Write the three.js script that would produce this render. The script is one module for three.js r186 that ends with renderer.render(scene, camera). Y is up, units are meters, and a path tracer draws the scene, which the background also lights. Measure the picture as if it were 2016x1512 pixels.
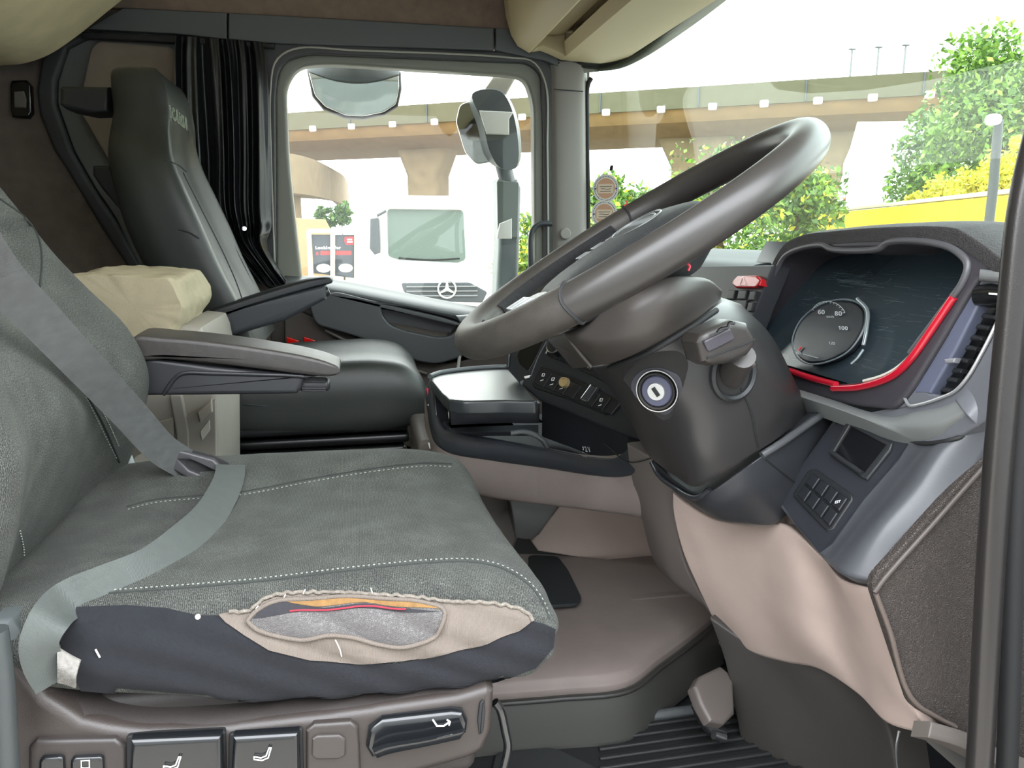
import * as THREE from 'three';
import { mergeGeometries, mergeVertices } from 'three/addons/utils/BufferGeometryUtils.js';
import { RoundedBoxGeometry } from 'three/addons/geometries/RoundedBoxGeometry.js';
import { ImprovedNoise } from 'three/addons/math/ImprovedNoise.js';
import { Brush, Evaluator, SUBTRACTION } from 'three-bvh-csg';
import { MeshBVH, acceleratedRaycast } from 'three-mesh-bvh';

// ------------------------------------------------------------------ camera, sky, sun, exposure
const W = 2016, H = 1512, FPX = 1480, YAW = 11.5 * Math.PI / 180, PITCH = 11.2 * Math.PI / 180;
const CAM = new THREE.Vector3(0, 1.0, 1.75);            // metres; y = 0 is the cab floor, +x the way the truck faces, +z its driver's door
const camera = new THREE.PerspectiveCamera(2 * Math.atan(H / 2 / FPX) * 180 / Math.PI, W / H, 0.02, 400);
camera.position.copy(CAM);
const FWD = new THREE.Vector3(Math.sin(YAW) * Math.cos(PITCH), -Math.sin(PITCH), -Math.cos(YAW) * Math.cos(PITCH));
camera.lookAt(CAM.clone().add(FWD));
const scene = new THREE.Scene();
const renderer = new THREE.WebGLRenderer({ antialias: true });
renderer.toneMapping = THREE.LinearToneMapping;
renderer.toneMappingExposure = 2.45;
renderer.shadowMap.enabled = true;

{ // thin bright overcast: white near the horizon, a little bluer overhead
  const w = 64, h = 32, d = new Float32Array(w * h * 4);
  for (let y = 0; y < h; y++) for (let x = 0; x < w; x++) {
    const e = Math.max(0, (y + 0.5) / h * 2 - 1), i = (y * w + x) * 4, k = 5.0;
    d[i] = k * (1 - 0.14 * e); d[i + 1] = k * (1 - 0.07 * e); d[i + 2] = k * (1.0 + 0.03 * e); d[i + 3] = 1;
  }
  const t = new THREE.DataTexture(d, w, h, THREE.RGBAFormat, THREE.FloatType);
  t.mapping = THREE.EquirectangularReflectionMapping; t.magFilter = THREE.LinearFilter; t.needsUpdate = true;
  scene.background = t; scene.environment = t;
}
const sun = new THREE.DirectionalLight(0xfff1dc, 3.6);   // veiled sun, high behind the cab
sun.position.set(-16, 26, -7); sun.target.position.set(3, 0, -3);
sun.castShadow = true; sun.shadow.radius = 4; sun.shadow.mapSize.set(2048, 2048);
Object.assign(sun.shadow.camera, { left: -45, right: 45, top: 45, bottom: -45, near: 1, far: 120 });
scene.add(sun, sun.target);

// ------------------------------------------------------------------ helpers
const V3 = (x, y, z) => new THREE.Vector3(x, y, z);
const RIGHT = new THREE.Vector3().crossVectors(FWD, V3(0, 1, 0)).normalize(), UP = new THREE.Vector3().crossVectors(RIGHT, FWD);
const ray = (px, py) => FWD.clone().addScaledVector(RIGHT, (px - W / 2) / FPX).addScaledVector(UP, -(py - H / 2) / FPX);
// a photo pixel where its line of sight meets the plane x, y or z = v, or any plane {o, n}
function q(px, py, ax, v) {
  const d = ray(px, py);
  if (typeof ax === 'object') return CAM.clone().addScaledVector(d, ax.o.clone().sub(CAM).dot(ax.n) / d.dot(ax.n));
  return CAM.clone().addScaledVector(d, (v - CAM[ax]) / d[ax]);
}
const planeOf = (a, b, c) => { const n = b.clone().sub(a).cross(c.clone().sub(a)).normalize(); if (n.dot(CAM.clone().sub(a)) < 0) n.negate(); return { o: a, n }; };
const planeZ = (z) => ({ o: V3(0, 0, z), n: V3(0, 0, 1) }), planeX = (x) => ({ o: V3(x, 0, 0), n: V3(-1, 0, 0) }), planeY = (y) => ({ o: V3(0, y, 0), n: V3(0, 1, 0) });
const shiftPlane = (p, d) => ({ o: p.o.clone().addScaledVector(p.n, d), n: p.n });
let seed = 7;
const rnd = () => { seed = (seed + 0x6d2b79f5) | 0; let t = Math.imul(seed ^ (seed >>> 15), 1 | seed); t = (t + Math.imul(t ^ (t >>> 7), 61 | t)) ^ t; return ((t ^ (t >>> 14)) >>> 0) / 4294967296; };
const rr = (a, b) => a + (b - a) * rnd();
const perlin = new ImprovedNoise();
const fbm = (x, y, z = 0, o = 4) => { let s = 0, a = 0.5; for (let i = 0; i < o; i++) { s += a * perlin.noise(x, y, z); x *= 2.03; y *= 2.03; z *= 2.03; a *= 0.5; } return s; };
const clamp = (x, a, b) => Math.max(a, Math.min(b, x)), mix = (a, b, t) => a + (b - a) * t;
const smooth = (a, b, x) => { const t = clamp((x - a) / (b - a), 0, 1); return t * t * (3 - 2 * t); };

// geometry finish: creased normals and uv in metres by the way each face looks
function fin(g, crease = 0.7, keepUV = false) {
  let o = g.index ? g : mergeVertices(g.deleteAttribute('normal') && g);
  if (!keepUV) { o = o.clone(); o.deleteAttribute('uv'); o.deleteAttribute('normal'); o = mergeVertices(o, 1e-5); }
  o = creased(o, crease);
  if (!keepUV) boxUV(o);
  return o;
}
// normals shared between faces that meet at less than the crease angle
function creased(g, angle) {
  const ix = g.index.array, p = g.attributes.position.array, nf = ix.length / 3, fn = new Float32Array(nf * 3), un = new Float32Array(nf * 3), nv = p.length / 3, start = new Uint32Array(nv + 1), lim = Math.cos(angle);
  for (let f = 0; f < nf; f++) {
    const a = ix[f * 3] * 3, b = ix[f * 3 + 1] * 3, c = ix[f * 3 + 2] * 3, ux = p[b] - p[a], uy = p[b + 1] - p[a + 1], uz = p[b + 2] - p[a + 2], vx = p[c] - p[a], vy = p[c + 1] - p[a + 1], vz = p[c + 2] - p[a + 2];
    const x = uy * vz - uz * vy, y = uz * vx - ux * vz, z = ux * vy - uy * vx, l = Math.hypot(x, y, z) || 1e-20; fn.set([x, y, z], f * 3); un.set([x / l, y / l, z / l], f * 3);
    for (let k = 0; k < 3; k++) start[ix[f * 3 + k] + 1]++;
  }
  for (let i = 0; i < nv; i++) start[i + 1] += start[i];
  const at0 = start.slice(0, nv), list = new Uint32Array(ix.length); for (let i = 0; i < ix.length; i++) list[at0[ix[i]]++] = Math.floor(i / 3);
  const out = g.toNonIndexed(), n = new Float32Array(ix.length * 3);
  for (let i = 0; i < ix.length; i++) {
    const f = Math.floor(i / 3) * 3, v = ix[i]; let x = 0, y = 0, z = 0;
    for (let k = start[v]; k < start[v + 1]; k++) { const h = list[k] * 3; if (un[f] * un[h] + un[f + 1] * un[h + 1] + un[f + 2] * un[h + 2] >= lim) { x += fn[h]; y += fn[h + 1]; z += fn[h + 2]; } }
    const l = Math.hypot(x, y, z); if (l < 1e-20) { x = un[f]; y = un[f + 1]; z = un[f + 2]; n.set([x, y, z], i * 3); } else n.set([x / l, y / l, z / l], i * 3);
  }
  out.setAttribute('normal', new THREE.BufferAttribute(n, 3)); return out;
}
function boxUV(o) {
  const p = o.attributes.position, uv = new Float32Array(p.count * 2), a = V3(), b = V3(), c = V3(), n = V3();
  for (let i = 0; i < p.count; i += 3) {
    a.fromBufferAttribute(p, i); b.fromBufferAttribute(p, i + 1); c.fromBufferAttribute(p, i + 2);
    n.crossVectors(b.clone().sub(a), c.clone().sub(a));
    const x = Math.abs(n.x), y = Math.abs(n.y), z = Math.abs(n.z);
    for (let k = 0; k < 3; k++) {
      const v = [a, b, c][k];
      const [s, t] = x >= y && x >= z ? [v.z, v.y] : y >= z ? [v.x, v.z] : [v.x, v.y];
      uv[(i + k) * 2] = s; uv[(i + k) * 2 + 1] = t;
    }
  }
  o.setAttribute('uv', new THREE.BufferAttribute(uv, 2));
  return o;
}
const join = (list) => mergeGeometries(list.map((g) => { const o = g.index ? g.toNonIndexed() : g.clone(); for (const k of Object.keys(o.attributes)) if (!['position', 'normal', 'uv'].includes(k)) o.deleteAttribute(k); return o; }));

// smooth curve through points
function curve(pts, n = 60, closed = false, tension = 0.5) { return new THREE.CatmullRomCurve3(pts, closed, 'centripetal', tension).getSpacedPoints(n); }
// outline in 2D with rounded corners
function roundShape(pts, r, Kind = THREE.Shape, least = 0) {
  const s = new Kind(), n = pts.length;
  for (let i = 0; i < n; i++) {
    const p = pts[i], a = pts[(i + n - 1) % n], b = pts[(i + 1) % n];
    const ri = Array.isArray(r) ? r[i] : r;
    const da = a.clone().sub(p), db = b.clone().sub(p), la = da.length(), lb = db.length(), k0 = Math.min(ri, la * 0.48, lb * 0.48), k = k0 < least ? 0 : k0;
    const s0 = p.clone().addScaledVector(da, k / la), s1 = p.clone().addScaledVector(db, k / lb);
    if (i === 0) s.moveTo(s0.x, s0.y); else s.lineTo(s0.x, s0.y);
    if (k > 1e-5) s.quadraticCurveTo(p.x, p.y, s1.x, s1.y);
  }
  s.closePath();
  return s;
}
function basisOf(plane) {
  const n = plane.n.clone().normalize();
  const u = Math.abs(n.y) > 0.95 ? V3(1, 0, 0) : new THREE.Vector3().crossVectors(V3(0, 1, 0), n).normalize();
  const v = new THREE.Vector3().crossVectors(n, u).normalize(); u.crossVectors(v, n);
  return { u, v, n, m: new THREE.Matrix4().makeBasis(u, v, n).setPosition(plane.o) };
}
// a board whose front face lies in the plane, outline in photo pixels (or 3D points), going back by depth
function slab(poly, plane, depth, { bevel = 0.004, round = 0.006, holes = [], segs = 3, crease = 0.6, curveSegs = 6 } = {}) {
  const { u, v, m } = basisOf(plane);
  const to2 = (p) => { const w = (p.isVector3 ? p : q(p[0], p[1], plane)).clone().sub(plane.o); return new THREE.Vector2(w.dot(u), w.dot(v)); };
  let pts = poly.map(to2); if (THREE.ShapeUtils.area(pts) < 0) pts.reverse();
  const bv = Math.min(bevel, depth * 0.45);
  const s = roundShape(pts, round, THREE.Shape, bv * 2);
  for (const h of holes) s.holes.push(roundShape(h.pts ? h.pts.map(to2) : h.map(to2), h.round ?? round, THREE.Path, bv * 2));
  const b = Math.min(bevel, depth * 0.45);
  const g = new THREE.ExtrudeGeometry(s, { depth: depth - 2 * b, bevelEnabled: b > 0, bevelThickness: b, bevelSize: b, bevelOffset: -b, bevelSegments: segs, curveSegments: curveSegs });
  g.translate(0, 0, -depth + b); g.applyMatrix4(m);
  return fin(g, crease);
}
// a smooth sheet through a grid of points (rows of columns), rounded at its rim, with thickness along back
function patch(grid, { nu = 24, nv = 24, back = [0.03, 0, 0], rim = 0.008, crease = 0.6, lin = false } = {}) {
  const R = grid.length, C = grid[0].length, B = V3(...back);
  const edges = (n) => { const t = []; for (let i = 0; i <= n; i++) t.push(i / n); for (const e of [0.004, 0.012, 0.022]) t.push(e, 1 - e); return [...new Set(t)].sort((a, b) => a - b); };
  const us = edges(nu), vs = edges(nv);
  const line = (pts) => lin || pts.length < 3 ? new THREE.CurvePath() && { getPoint: (t) => { const s = t * (pts.length - 1), i = Math.min(pts.length - 2, Math.floor(s)); return pts[i].clone().lerp(pts[i + 1], s - i); } } : new THREE.CatmullRomCurve3(pts, false, 'centripetal');
  const rows = grid.map((r) => line(r));
  const P = us.map((u) => { const c = line(rows.map((r) => r.getPoint(u))); return vs.map((v) => c.getPoint(v)); });   // P[u][v]
  const bl = B.length(), nb = B.clone().divideScalar(bl);
  const out = [], NU = us.length, NV = vs.length;
  const len = (a, b) => a.distanceTo(b);
  for (let i = 0; i < NU; i++) for (let j = 0; j < NV; j++) {
    const p = P[i][j].clone();
    const du = Math.min(us[i], 1 - us[i]) * len(P[0][j], P[NU - 1][j]), dv = Math.min(vs[j], 1 - vs[j]) * len(P[i][0], P[i][NV - 1]);
    const f = (d) => { if (d >= rim) return 0; const t = 1 - d / rim; return rim * (1 - Math.sqrt(Math.max(0, 1 - t * t))); };
    p.addScaledVector(nb, Math.max(f(du), f(dv)) * 0.9); out.push(p);
  }
  const N = out.length, pos = [], idx = [];
  for (const p of out) pos.push(p.x, p.y, p.z);
  for (let i = 0; i < NU; i++) for (let j = 0; j < NV; j++) { const p = P[i][j]; pos.push(p.x + B.x, p.y + B.y, p.z + B.z); }
  const I = (i, j) => i * NV + j;
  const quad = (a, b, c, d) => idx.push(a, b, c, a, c, d);
  for (let i = 0; i < NU - 1; i++) for (let j = 0; j < NV - 1; j++) { quad(I(i, j), I(i, j + 1), I(i + 1, j + 1), I(i + 1, j)); quad(N + I(i, j), N + I(i + 1, j), N + I(i + 1, j + 1), N + I(i, j + 1)); }
  for (let i = 0; i < NU - 1; i++) { quad(I(i, 0), I(i + 1, 0), N + I(i + 1, 0), N + I(i, 0)); quad(I(i + 1, NV - 1), I(i, NV - 1), N + I(i, NV - 1), N + I(i + 1, NV - 1)); }
  for (let j = 0; j < NV - 1; j++) { quad(I(0, j + 1), I(0, j), N + I(0, j), N + I(0, j + 1)); quad(I(NU - 1, j), I(NU - 1, j + 1), N + I(NU - 1, j + 1), N + I(NU - 1, j)); }
  const g = new THREE.BufferGeometry(); g.setAttribute('position', new THREE.Float32BufferAttribute(pos, 3)); g.setIndex(idx);
  // outward-facing: the front must look against back
  const c = V3(), a = V3(), d = V3(), k = I(NU >> 1, NV >> 1);
  a.subVectors(out[k + 1], out[k]); d.subVectors(out[k + NV], out[k]); c.crossVectors(a, d);
  if (c.dot(B) > 0) { const ix = g.index.array; for (let i = 0; i < ix.length; i += 3) { const t = ix[i]; ix[i] = ix[i + 1]; ix[i + 1] = t; } }
  return fin(g, crease);
}
// closed body from loops (arrays of Vector3, same length) along a path; smooth both ways, ends capped
function loft(loops, { nl = 48, ns = 48, crease = 1.2, closedLoop = true, cap = true, uvFn = null } = {}) {
  const ring = loops.map((l) => new THREE.CatmullRomCurve3(l, closedLoop, 'centripetal'));
  const sm = ring.map((c) => { const a = []; for (let i = 0; i < nl; i++) a.push(c.getPoint(i / (closedLoop ? nl : nl - 1))); return a; });
  const cols = []; for (let i = 0; i < nl; i++) cols.push(sm.length > 2 ? new THREE.CatmullRomCurve3(sm.map((r) => r[i]), false, 'centripetal') : new THREE.LineCurve3(sm[0][i], sm[1][i]));
  const pos = [], idx = [], uv = [];
  for (let j = 0; j <= ns; j++) for (let i = 0; i < nl; i++) { const p = cols[i].getPoint(j / ns); pos.push(p.x, p.y, p.z); }
  const m = closedLoop ? nl : nl - 1;
  for (let j = 0; j < ns; j++) for (let i = 0; i < m; i++) { const a = j * nl + i, b = j * nl + (i + 1) % nl; idx.push(a, b, b + nl, a, b + nl, a + nl); }
  if (cap) for (const j of [0, ns]) {
    const c = V3(); for (let i = 0; i < nl; i++) c.add(V3(...pos.slice((j * nl + i) * 3, (j * nl + i) * 3 + 3))); c.divideScalar(nl);
    const k = pos.length / 3; pos.push(c.x, c.y, c.z);
    for (let i = 0; i < nl; i++) { const a = j * nl + i, b = j * nl + (i + 1) % nl; j ? idx.push(a, b, k) : idx.push(b, a, k); }
  }
  const g = new THREE.BufferGeometry(); g.setAttribute('position', new THREE.Float32BufferAttribute(pos, 3)); g.setIndex(idx);
  // make it face outwards
  let vol = 0; const A = V3(), Bv = V3(), Cv = V3();
  for (let i = 0; i < idx.length; i += 3) { A.fromArray(pos, idx[i] * 3); Bv.fromArray(pos, idx[i + 1] * 3); Cv.fromArray(pos, idx[i + 2] * 3); vol += A.dot(Bv.cross(Cv)); }
  if (vol < 0) { const ix = g.index.array; for (let i = 0; i < ix.length; i += 3) { const t = ix[i]; ix[i] = ix[i + 1]; ix[i + 1] = t; } }
  return fin(g, crease);
}
// push a surface in and out along its normals by noise (cloth creases)
function ripple(geo, amp, f, s = 0) { const p = geo.attributes.position, n = geo.attributes.normal; for (let i = 0; i < p.count; i++) { const x = p.getX(i), y = p.getY(i), z = p.getZ(i), w = amp * (fbm(x * f + s, y * f * 0.7, z * f, 3) + 0.5 * Math.abs(fbm(x * f * 1.7, y * f * 2.1 + s, z * f * 1.3, 2))); p.setXYZ(i, x + n.getX(i) * w, y + n.getY(i) * w, z + n.getZ(i) * w); } return fin(geo, 1.4); }
// take one closed body out of another
function carve(geo, tool) { const ev = new Evaluator(); ev.attributes = ['position', 'normal', 'uv']; const a = new Brush(geo.clone()), b = new Brush(tool.clone()); a.updateMatrixWorld(); b.updateMatrixWorld(); const r = ev.evaluate(a, b, SUBTRACTION).geometry; const g = r.index ? r.toNonIndexed() : r; g.clearGroups(); return g; }
// the triangles of a finished geometry in two pieces
function splitBy(geo, test) {
  const A = { position: [], normal: [], uv: [] }, B = { position: [], normal: [], uv: [] }, p = geo.attributes.position, c = V3(), n = V3(), t = V3();
  for (let i = 0; i < p.count; i += 6) {
    const m = Math.min(6, p.count - i); c.set(0, 0, 0); n.set(0, 0, 0); for (let k = 0; k < m; k++) { c.add(t.fromBufferAttribute(p, i + k)); n.add(t.fromBufferAttribute(geo.attributes.normal, i + k)); }
    const o = test(c.multiplyScalar(1 / m), n.normalize()) ? A : B; for (const k of ['position', 'normal', 'uv']) { const a = geo.attributes[k], s = a.itemSize; for (let j = i * s; j < (i + m) * s; j++) o[k].push(a.array[j]); }
  }
  return [A, B].map((o) => { const g = new THREE.BufferGeometry(); for (const k of ['position', 'normal', 'uv']) g.setAttribute(k, new THREE.Float32BufferAttribute(o[k], k === 'uv' ? 2 : 3)); return g; });
}
// round bar along points, radius number or fn(t); flat > 0 squashes it across normal `nrm`
function bar(pts, r, { n = 40, seg = 10, closed = false, caps = true, straight = false } = {}) {
  const c = pts.length < 3 || straight ? null : new THREE.CatmullRomCurve3(pts, closed, 'centripetal');
  const P = c ? (closed ? c.getSpacedPoints(n).slice(0, n) : c.getSpacedPoints(n)) : pts;
  const loops = []; let prev = null; const N = P.length;
  for (let i = 0; i < N; i++) {
    const t = closed ? P[(i + 1) % N].clone().sub(P[(i + N - 1) % N]) : P[Math.min(N - 1, i + 1)].clone().sub(P[Math.max(0, i - 1)]); t.normalize();
    if (!prev) { prev = Math.abs(t.y) < 0.9 ? V3(0, 1, 0) : V3(1, 0, 0); }
    prev = prev.clone().addScaledVector(t, -prev.dot(t)).normalize();
    const b = new THREE.Vector3().crossVectors(t, prev), rad = typeof r === 'function' ? r(i / (N - 1)) : r, l = [];
    for (let k = 0; k < seg; k++) { const a = k / seg * Math.PI * 2; l.push(P[i].clone().addScaledVector(prev, Math.cos(a) * rad).addScaledVector(b, Math.sin(a) * rad)); }
    loops.push(l);
  }
  const pos = [], idx = [];
  for (const l of loops) for (const p of l) pos.push(p.x, p.y, p.z);
  const J = closed ? N : N - 1;
  for (let j = 0; j < J; j++) for (let i = 0; i < seg; i++) { const j2 = (j + 1) % N, a = j * seg + i, b = j * seg + (i + 1) % seg, c2 = j2 * seg + (i + 1) % seg, d = j2 * seg + i; idx.push(a, c2, b, a, d, c2); }
  if (!closed && caps) for (const j of [0, N - 1]) { const k = pos.length / 3; pos.push(P[j].x, P[j].y, P[j].z); for (let i = 0; i < seg; i++) { const a = j * seg + i, b = j * seg + (i + 1) % seg; j ? idx.push(b, a, k) : idx.push(a, b, k); } }
  const g = new THREE.BufferGeometry(); g.setAttribute('position', new THREE.Float32BufferAttribute(pos, 3)); g.setIndex(idx);
  for (let i = 0; i < idx.length; i += 3) { const ix = g.index.array; const t = ix[i]; ix[i] = ix[i + 1]; ix[i + 1] = t; }
  return fin(g, 1.0);
}
// flat band (webbing, strip) along points with given across-directions, width and thickness
function ribbon(pts, across, width, thick, { n = 60 } = {}) {
  const c = new THREE.CatmullRomCurve3(pts, false, 'centripetal'), ca = new THREE.CatmullRomCurve3(across, false, 'centripetal'), loops = [];
  for (let i = 0; i <= n; i++) {
    const t = i / n, p = c.getPoint(t), d = c.getTangent(t), a = ca.getPoint(t).normalize(); a.addScaledVector(d, -a.dot(d)).normalize();
    const nn = new THREE.Vector3().crossVectors(d, a).normalize(), w = (typeof width === 'function' ? width(t) : width) / 2, h = thick / 2;
    const l = []; for (const [s, k] of [[-1, -1], [-0.5, -1], [0, -1], [0.5, -1], [1, -1], [1, 1], [0.5, 1], [0, 1], [-0.5, 1], [-1, 1]]) l.push(p.clone().addScaledVector(a, s * w).addScaledVector(nn, k * h));
    loops.push(l);
  }
  const nl = 10, pos = [], idx = [];
  for (const l of loops) for (const p of l) pos.push(p.x, p.y, p.z);
  for (let j = 0; j < n; j++) for (let i = 0; i < nl; i++) { const a = j * nl + i, b = j * nl + (i + 1) % nl; idx.push(a, b, b + nl, a, b + nl, a + nl); }
  for (const j of [0, n]) for (let i = 1; i < nl - 1; i++) { const a = j * nl; j ? idx.push(a, a + i, a + i + 1) : idx.push(a, a + i + 1, a + i); }
  const g = new THREE.BufferGeometry(); g.setAttribute('position', new THREE.Float32BufferAttribute(pos, 3)); g.setIndex(idx);
  return fin(g, 0.9);
}
const rbox = (w, h, d, r = 0.004, s = 2) => { const g = new RoundedBoxGeometry(w, h, d, s, Math.min(r, w * 0.49, h * 0.49, d * 0.49)); return g; };
const boxAt = (x, y, z, w, h, d, r = 0.004) => fin(rbox(w, h, d, r).translate(x, y, z), 0.6);
// box with its own axes: centre, plane normal n, right direction u
function orient(g, c, n, u) { const N = n.clone().normalize(), U = u.clone().addScaledVector(N, -u.dot(N)).normalize(), Vv = new THREE.Vector3().crossVectors(N, U); return fin(g.applyMatrix4(new THREE.Matrix4().makeBasis(U, Vv, N).setPosition(c)), 0.6); }
const lathe = (prof, seg = 32) => new THREE.LatheGeometry(prof.map(([r, y]) => new THREE.Vector2(r, y)), seg);   // axis y
function latheAt(prof, c, axis, seg = 32, crease = 0.6) { const g = lathe(prof, seg); g.applyQuaternion(new THREE.Quaternion().setFromUnitVectors(V3(0, 1, 0), axis.clone().normalize())); g.translate(c.x, c.y, c.z); return fin(g, crease); }

// where photo pixels fall on a built surface
const caster = new THREE.Raycaster(), probe = new Map();
function hit(geo, px, py) {
  if (!probe.has(geo)) { const m = new THREE.Mesh(geo, new THREE.MeshBasicMaterial({ side: THREE.DoubleSide })); m.raycast = acceleratedRaycast; geo.boundsTree = new MeshBVH(geo); m.updateMatrixWorld(); probe.set(geo, m); }
  caster.set(CAM, ray(px, py).normalize());
  const h = caster.intersectObject(probe.get(geo))[0];
  if (!h) return null;
  const n = h.normal ?? h.face.normal.clone(); if (n.dot(caster.ray.direction) > 0) n.negate();
  return { p: h.point, n };
}
function at(geo, px, py, off = 0) { const h = hit(geo, px, py); if (!h) { const c = probe.get(geo).geometry; c.boundingSphere ?? c.computeBoundingSphere(); const d = ray(px, py).normalize(); return CAM.clone().addScaledVector(d, c.boundingSphere.center.clone().sub(CAM).dot(d)); } return h.p.clone().addScaledVector(h.n, off); }
const trace = (geo, pts, off = 0) => pts.map(([x, y]) => at(geo, x, y, off));
// many points along a pixel polyline, laid on a surface
function traceFine(geo, pts, off = 0, n = 40) { const c = new THREE.CatmullRomCurve3(pts.map(([x, y]) => V3(x, y, 0)), false, 'centripetal'); return c.getSpacedPoints(n).map((p) => at(geo, p.x, p.y, off)); }
// a piece of sheet that follows a surface: outline in pixels
function sheet(geo, poly, off = 0.002, { levels = 3, thick = 0.0015, crease = 0.8, smoothIt = false } = {}) {
  let pl = poly.map(([x, y]) => new THREE.Vector2(x, y));
  if (smoothIt) { const c = new THREE.CatmullRomCurve3(poly.map(([x, y]) => V3(x, y, 0)), true, 'centripetal'); pl = c.getSpacedPoints(poly.length * 4).slice(0, -1).map((p) => new THREE.Vector2(p.x, p.y)); }
  if (THREE.ShapeUtils.area(pl) < 0) pl.reverse();
  let tri = THREE.ShapeUtils.triangulateShape(pl, []).map((t) => t.map((i) => pl[i]));
  for (let l = 0; l < levels; l++) { const o = []; for (const [a, b, c] of tri) { const ab = a.clone().lerp(b, 0.5), bc = b.clone().lerp(c, 0.5), ca = c.clone().lerp(a, 0.5); o.push([a, ab, ca], [ab, b, bc], [ca, bc, c], [ab, bc, ca]); } tri = o; }
  const memo = new Map(), key = (v) => v.x.toFixed(2) + ',' + v.y.toFixed(2);
  const get = (v) => { const k = key(v); if (!memo.has(k)) { const h = hit(geo, v.x, v.y); memo.set(k, h ? { p: h.p, n: h.n } : { p: at(geo, v.x, v.y), n: FWD.clone().negate() }); } return memo.get(k); };
  const pos = [], edge = new Map();
  const put = (v, o) => { const h = get(v); const p = h.p.clone().addScaledVector(h.n, o); pos.push(p.x, p.y, p.z); };
  for (const t of tri) {
    put(t[0], off); put(t[2], off); put(t[1], off); put(t[0], off - thick); put(t[1], off - thick); put(t[2], off - thick);
    for (let i = 0; i < 3; i++) { const a = t[i], b = t[(i + 1) % 3], k1 = key(a) + '|' + key(b), k2 = key(b) + '|' + key(a); if (edge.has(k2)) edge.delete(k2); else edge.set(k1, [a, b]); }
  }
  for (const [a, b] of edge.values()) { put(a, off); put(b, off); put(b, off - thick); put(a, off); put(b, off - thick); put(a, off - thick); }
  const g = new THREE.BufferGeometry(); g.setAttribute('position', new THREE.Float32BufferAttribute(pos, 3));
  return fin(mergeVertices(g, 1e-5), crease);
}
// four pixel corners (top left, top right, bottom right, bottom left) laid on a surface, uv 0..1
function print4(geo, c, off = 0.0008, nu = 10, nv = 6) {   // uv measured along the surface's own two edges, in metres over the edge length
  hit(geo, 0, 0); const k = c.map((v) => (v.isVector3 ? v : at(geo, v[0], v[1], off))), e1 = k[1].clone().sub(k[0]), e2 = k[3].clone().sub(k[0]), n = new THREE.Vector3().crossVectors(e1, e2).normalize();
  const a = e1.dot(e1), b = e1.dot(e2), d = e2.dot(e2), det = a * d - b * b, pos = [], uv = [], idx = [];
  for (let j = 0; j <= nv; j++) for (let i = 0; i <= nu; i++) {
    const s = i / nu, t = j / nv, flat = k[0].clone().addScaledVector(e1, s).addScaledVector(e2, t);
    caster.set(flat.clone().addScaledVector(n, n.dot(CAM.clone().sub(k[0])) > 0 ? 0.03 : -0.03), n.clone().multiplyScalar(n.dot(CAM.clone().sub(k[0])) > 0 ? -1 : 1));
    const h = caster.intersectObject(probe.get(geo))[0], p = h && h.distance < 0.08 ? h.point.clone().addScaledVector(caster.ray.direction, -off) : flat;
    const w = p.clone().sub(k[0]), w1 = w.dot(e1), w2 = w.dot(e2);
    pos.push(p.x, p.y, p.z); uv.push((w1 * d - w2 * b) / det, 1 - (w2 * a - w1 * b) / det);
  }
  for (let j = 0; j < nv; j++) for (let i = 0; i < nu; i++) { const q0 = j * (nu + 1) + i; idx.push(q0, q0 + nu + 1, q0 + 1, q0 + 1, q0 + nu + 1, q0 + nu + 2); }
  const g = new THREE.BufferGeometry(); g.setAttribute('position', new THREE.Float32BufferAttribute(pos, 3)); g.setAttribute('uv', new THREE.Float32BufferAttribute(uv, 2)); g.setIndex(idx); g.computeVertexNormals();
  return g;
}
// short dashes of thread along a surface path
function stitches(geo, pts, { off = 0.001, r = 0.0009, n = 40, gap = 0.45 } = {}) {
  const P = traceFine(geo, pts, off, n * 2), list = [];
  for (let i = 0; i < n; i++) { const a = P[i * 2], b = P[i * 2 + 1].clone().lerp(P[i * 2], 0.2); list.push(bar([a, b], r, { seg: 5 })); }
  return join(list);
}

// ------------------------------------------------------------------ things
const used = new Map();
function numbered(n) { const k = used.get(n) ?? 0; used.set(n, k + 1); return k ? n + '_' + String(k).padStart(3, '0') : n; }
const shade = (o) => { o.castShadow = true; o.receiveShadow = true; return o; };
function thing(name, label, category, base = V3(0, 0, 0), group) {
  const o = new THREE.Group(); o.name = numbered(name); o.position.copy(base); o.userData = { label, category }; if (group) o.userData.group = group; scene.add(o); return o;
}
function originOf(o) { const p = V3(); while (o && o !== scene) { p.add(o.position); o = o.parent; } return p; }
function part(parent, name, geo, mat, label) {   // geo in world coordinates
  const w = originOf(parent), g = geo.clone().translate(-w.x, -w.y, -w.z), m = shade(new THREE.Mesh(g, mat)); m.name = name; if (label) m.userData.label = label; parent.add(m); return m;
}
function single(name, geo, mat, label, category, group) { geo.computeBoundingBox(); const b = geo.boundingBox, base = V3((b.min.x + b.max.x) / 2, b.min.y, (b.min.z + b.max.z) / 2), m = shade(new THREE.Mesh(geo.clone().translate(-base.x, -base.y, -base.z), mat)); m.name = numbered(name); m.position.copy(base); m.userData = { label, category }; if (group) m.userData.group = group; scene.add(m); return m; }
function struct(name, geo, mat, label) { const m = shade(new THREE.Mesh(geo, mat)); m.name = name; m.userData = { kind: 'structure' }; if (label) m.userData.label = label; scene.add(m); return m; }

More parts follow.
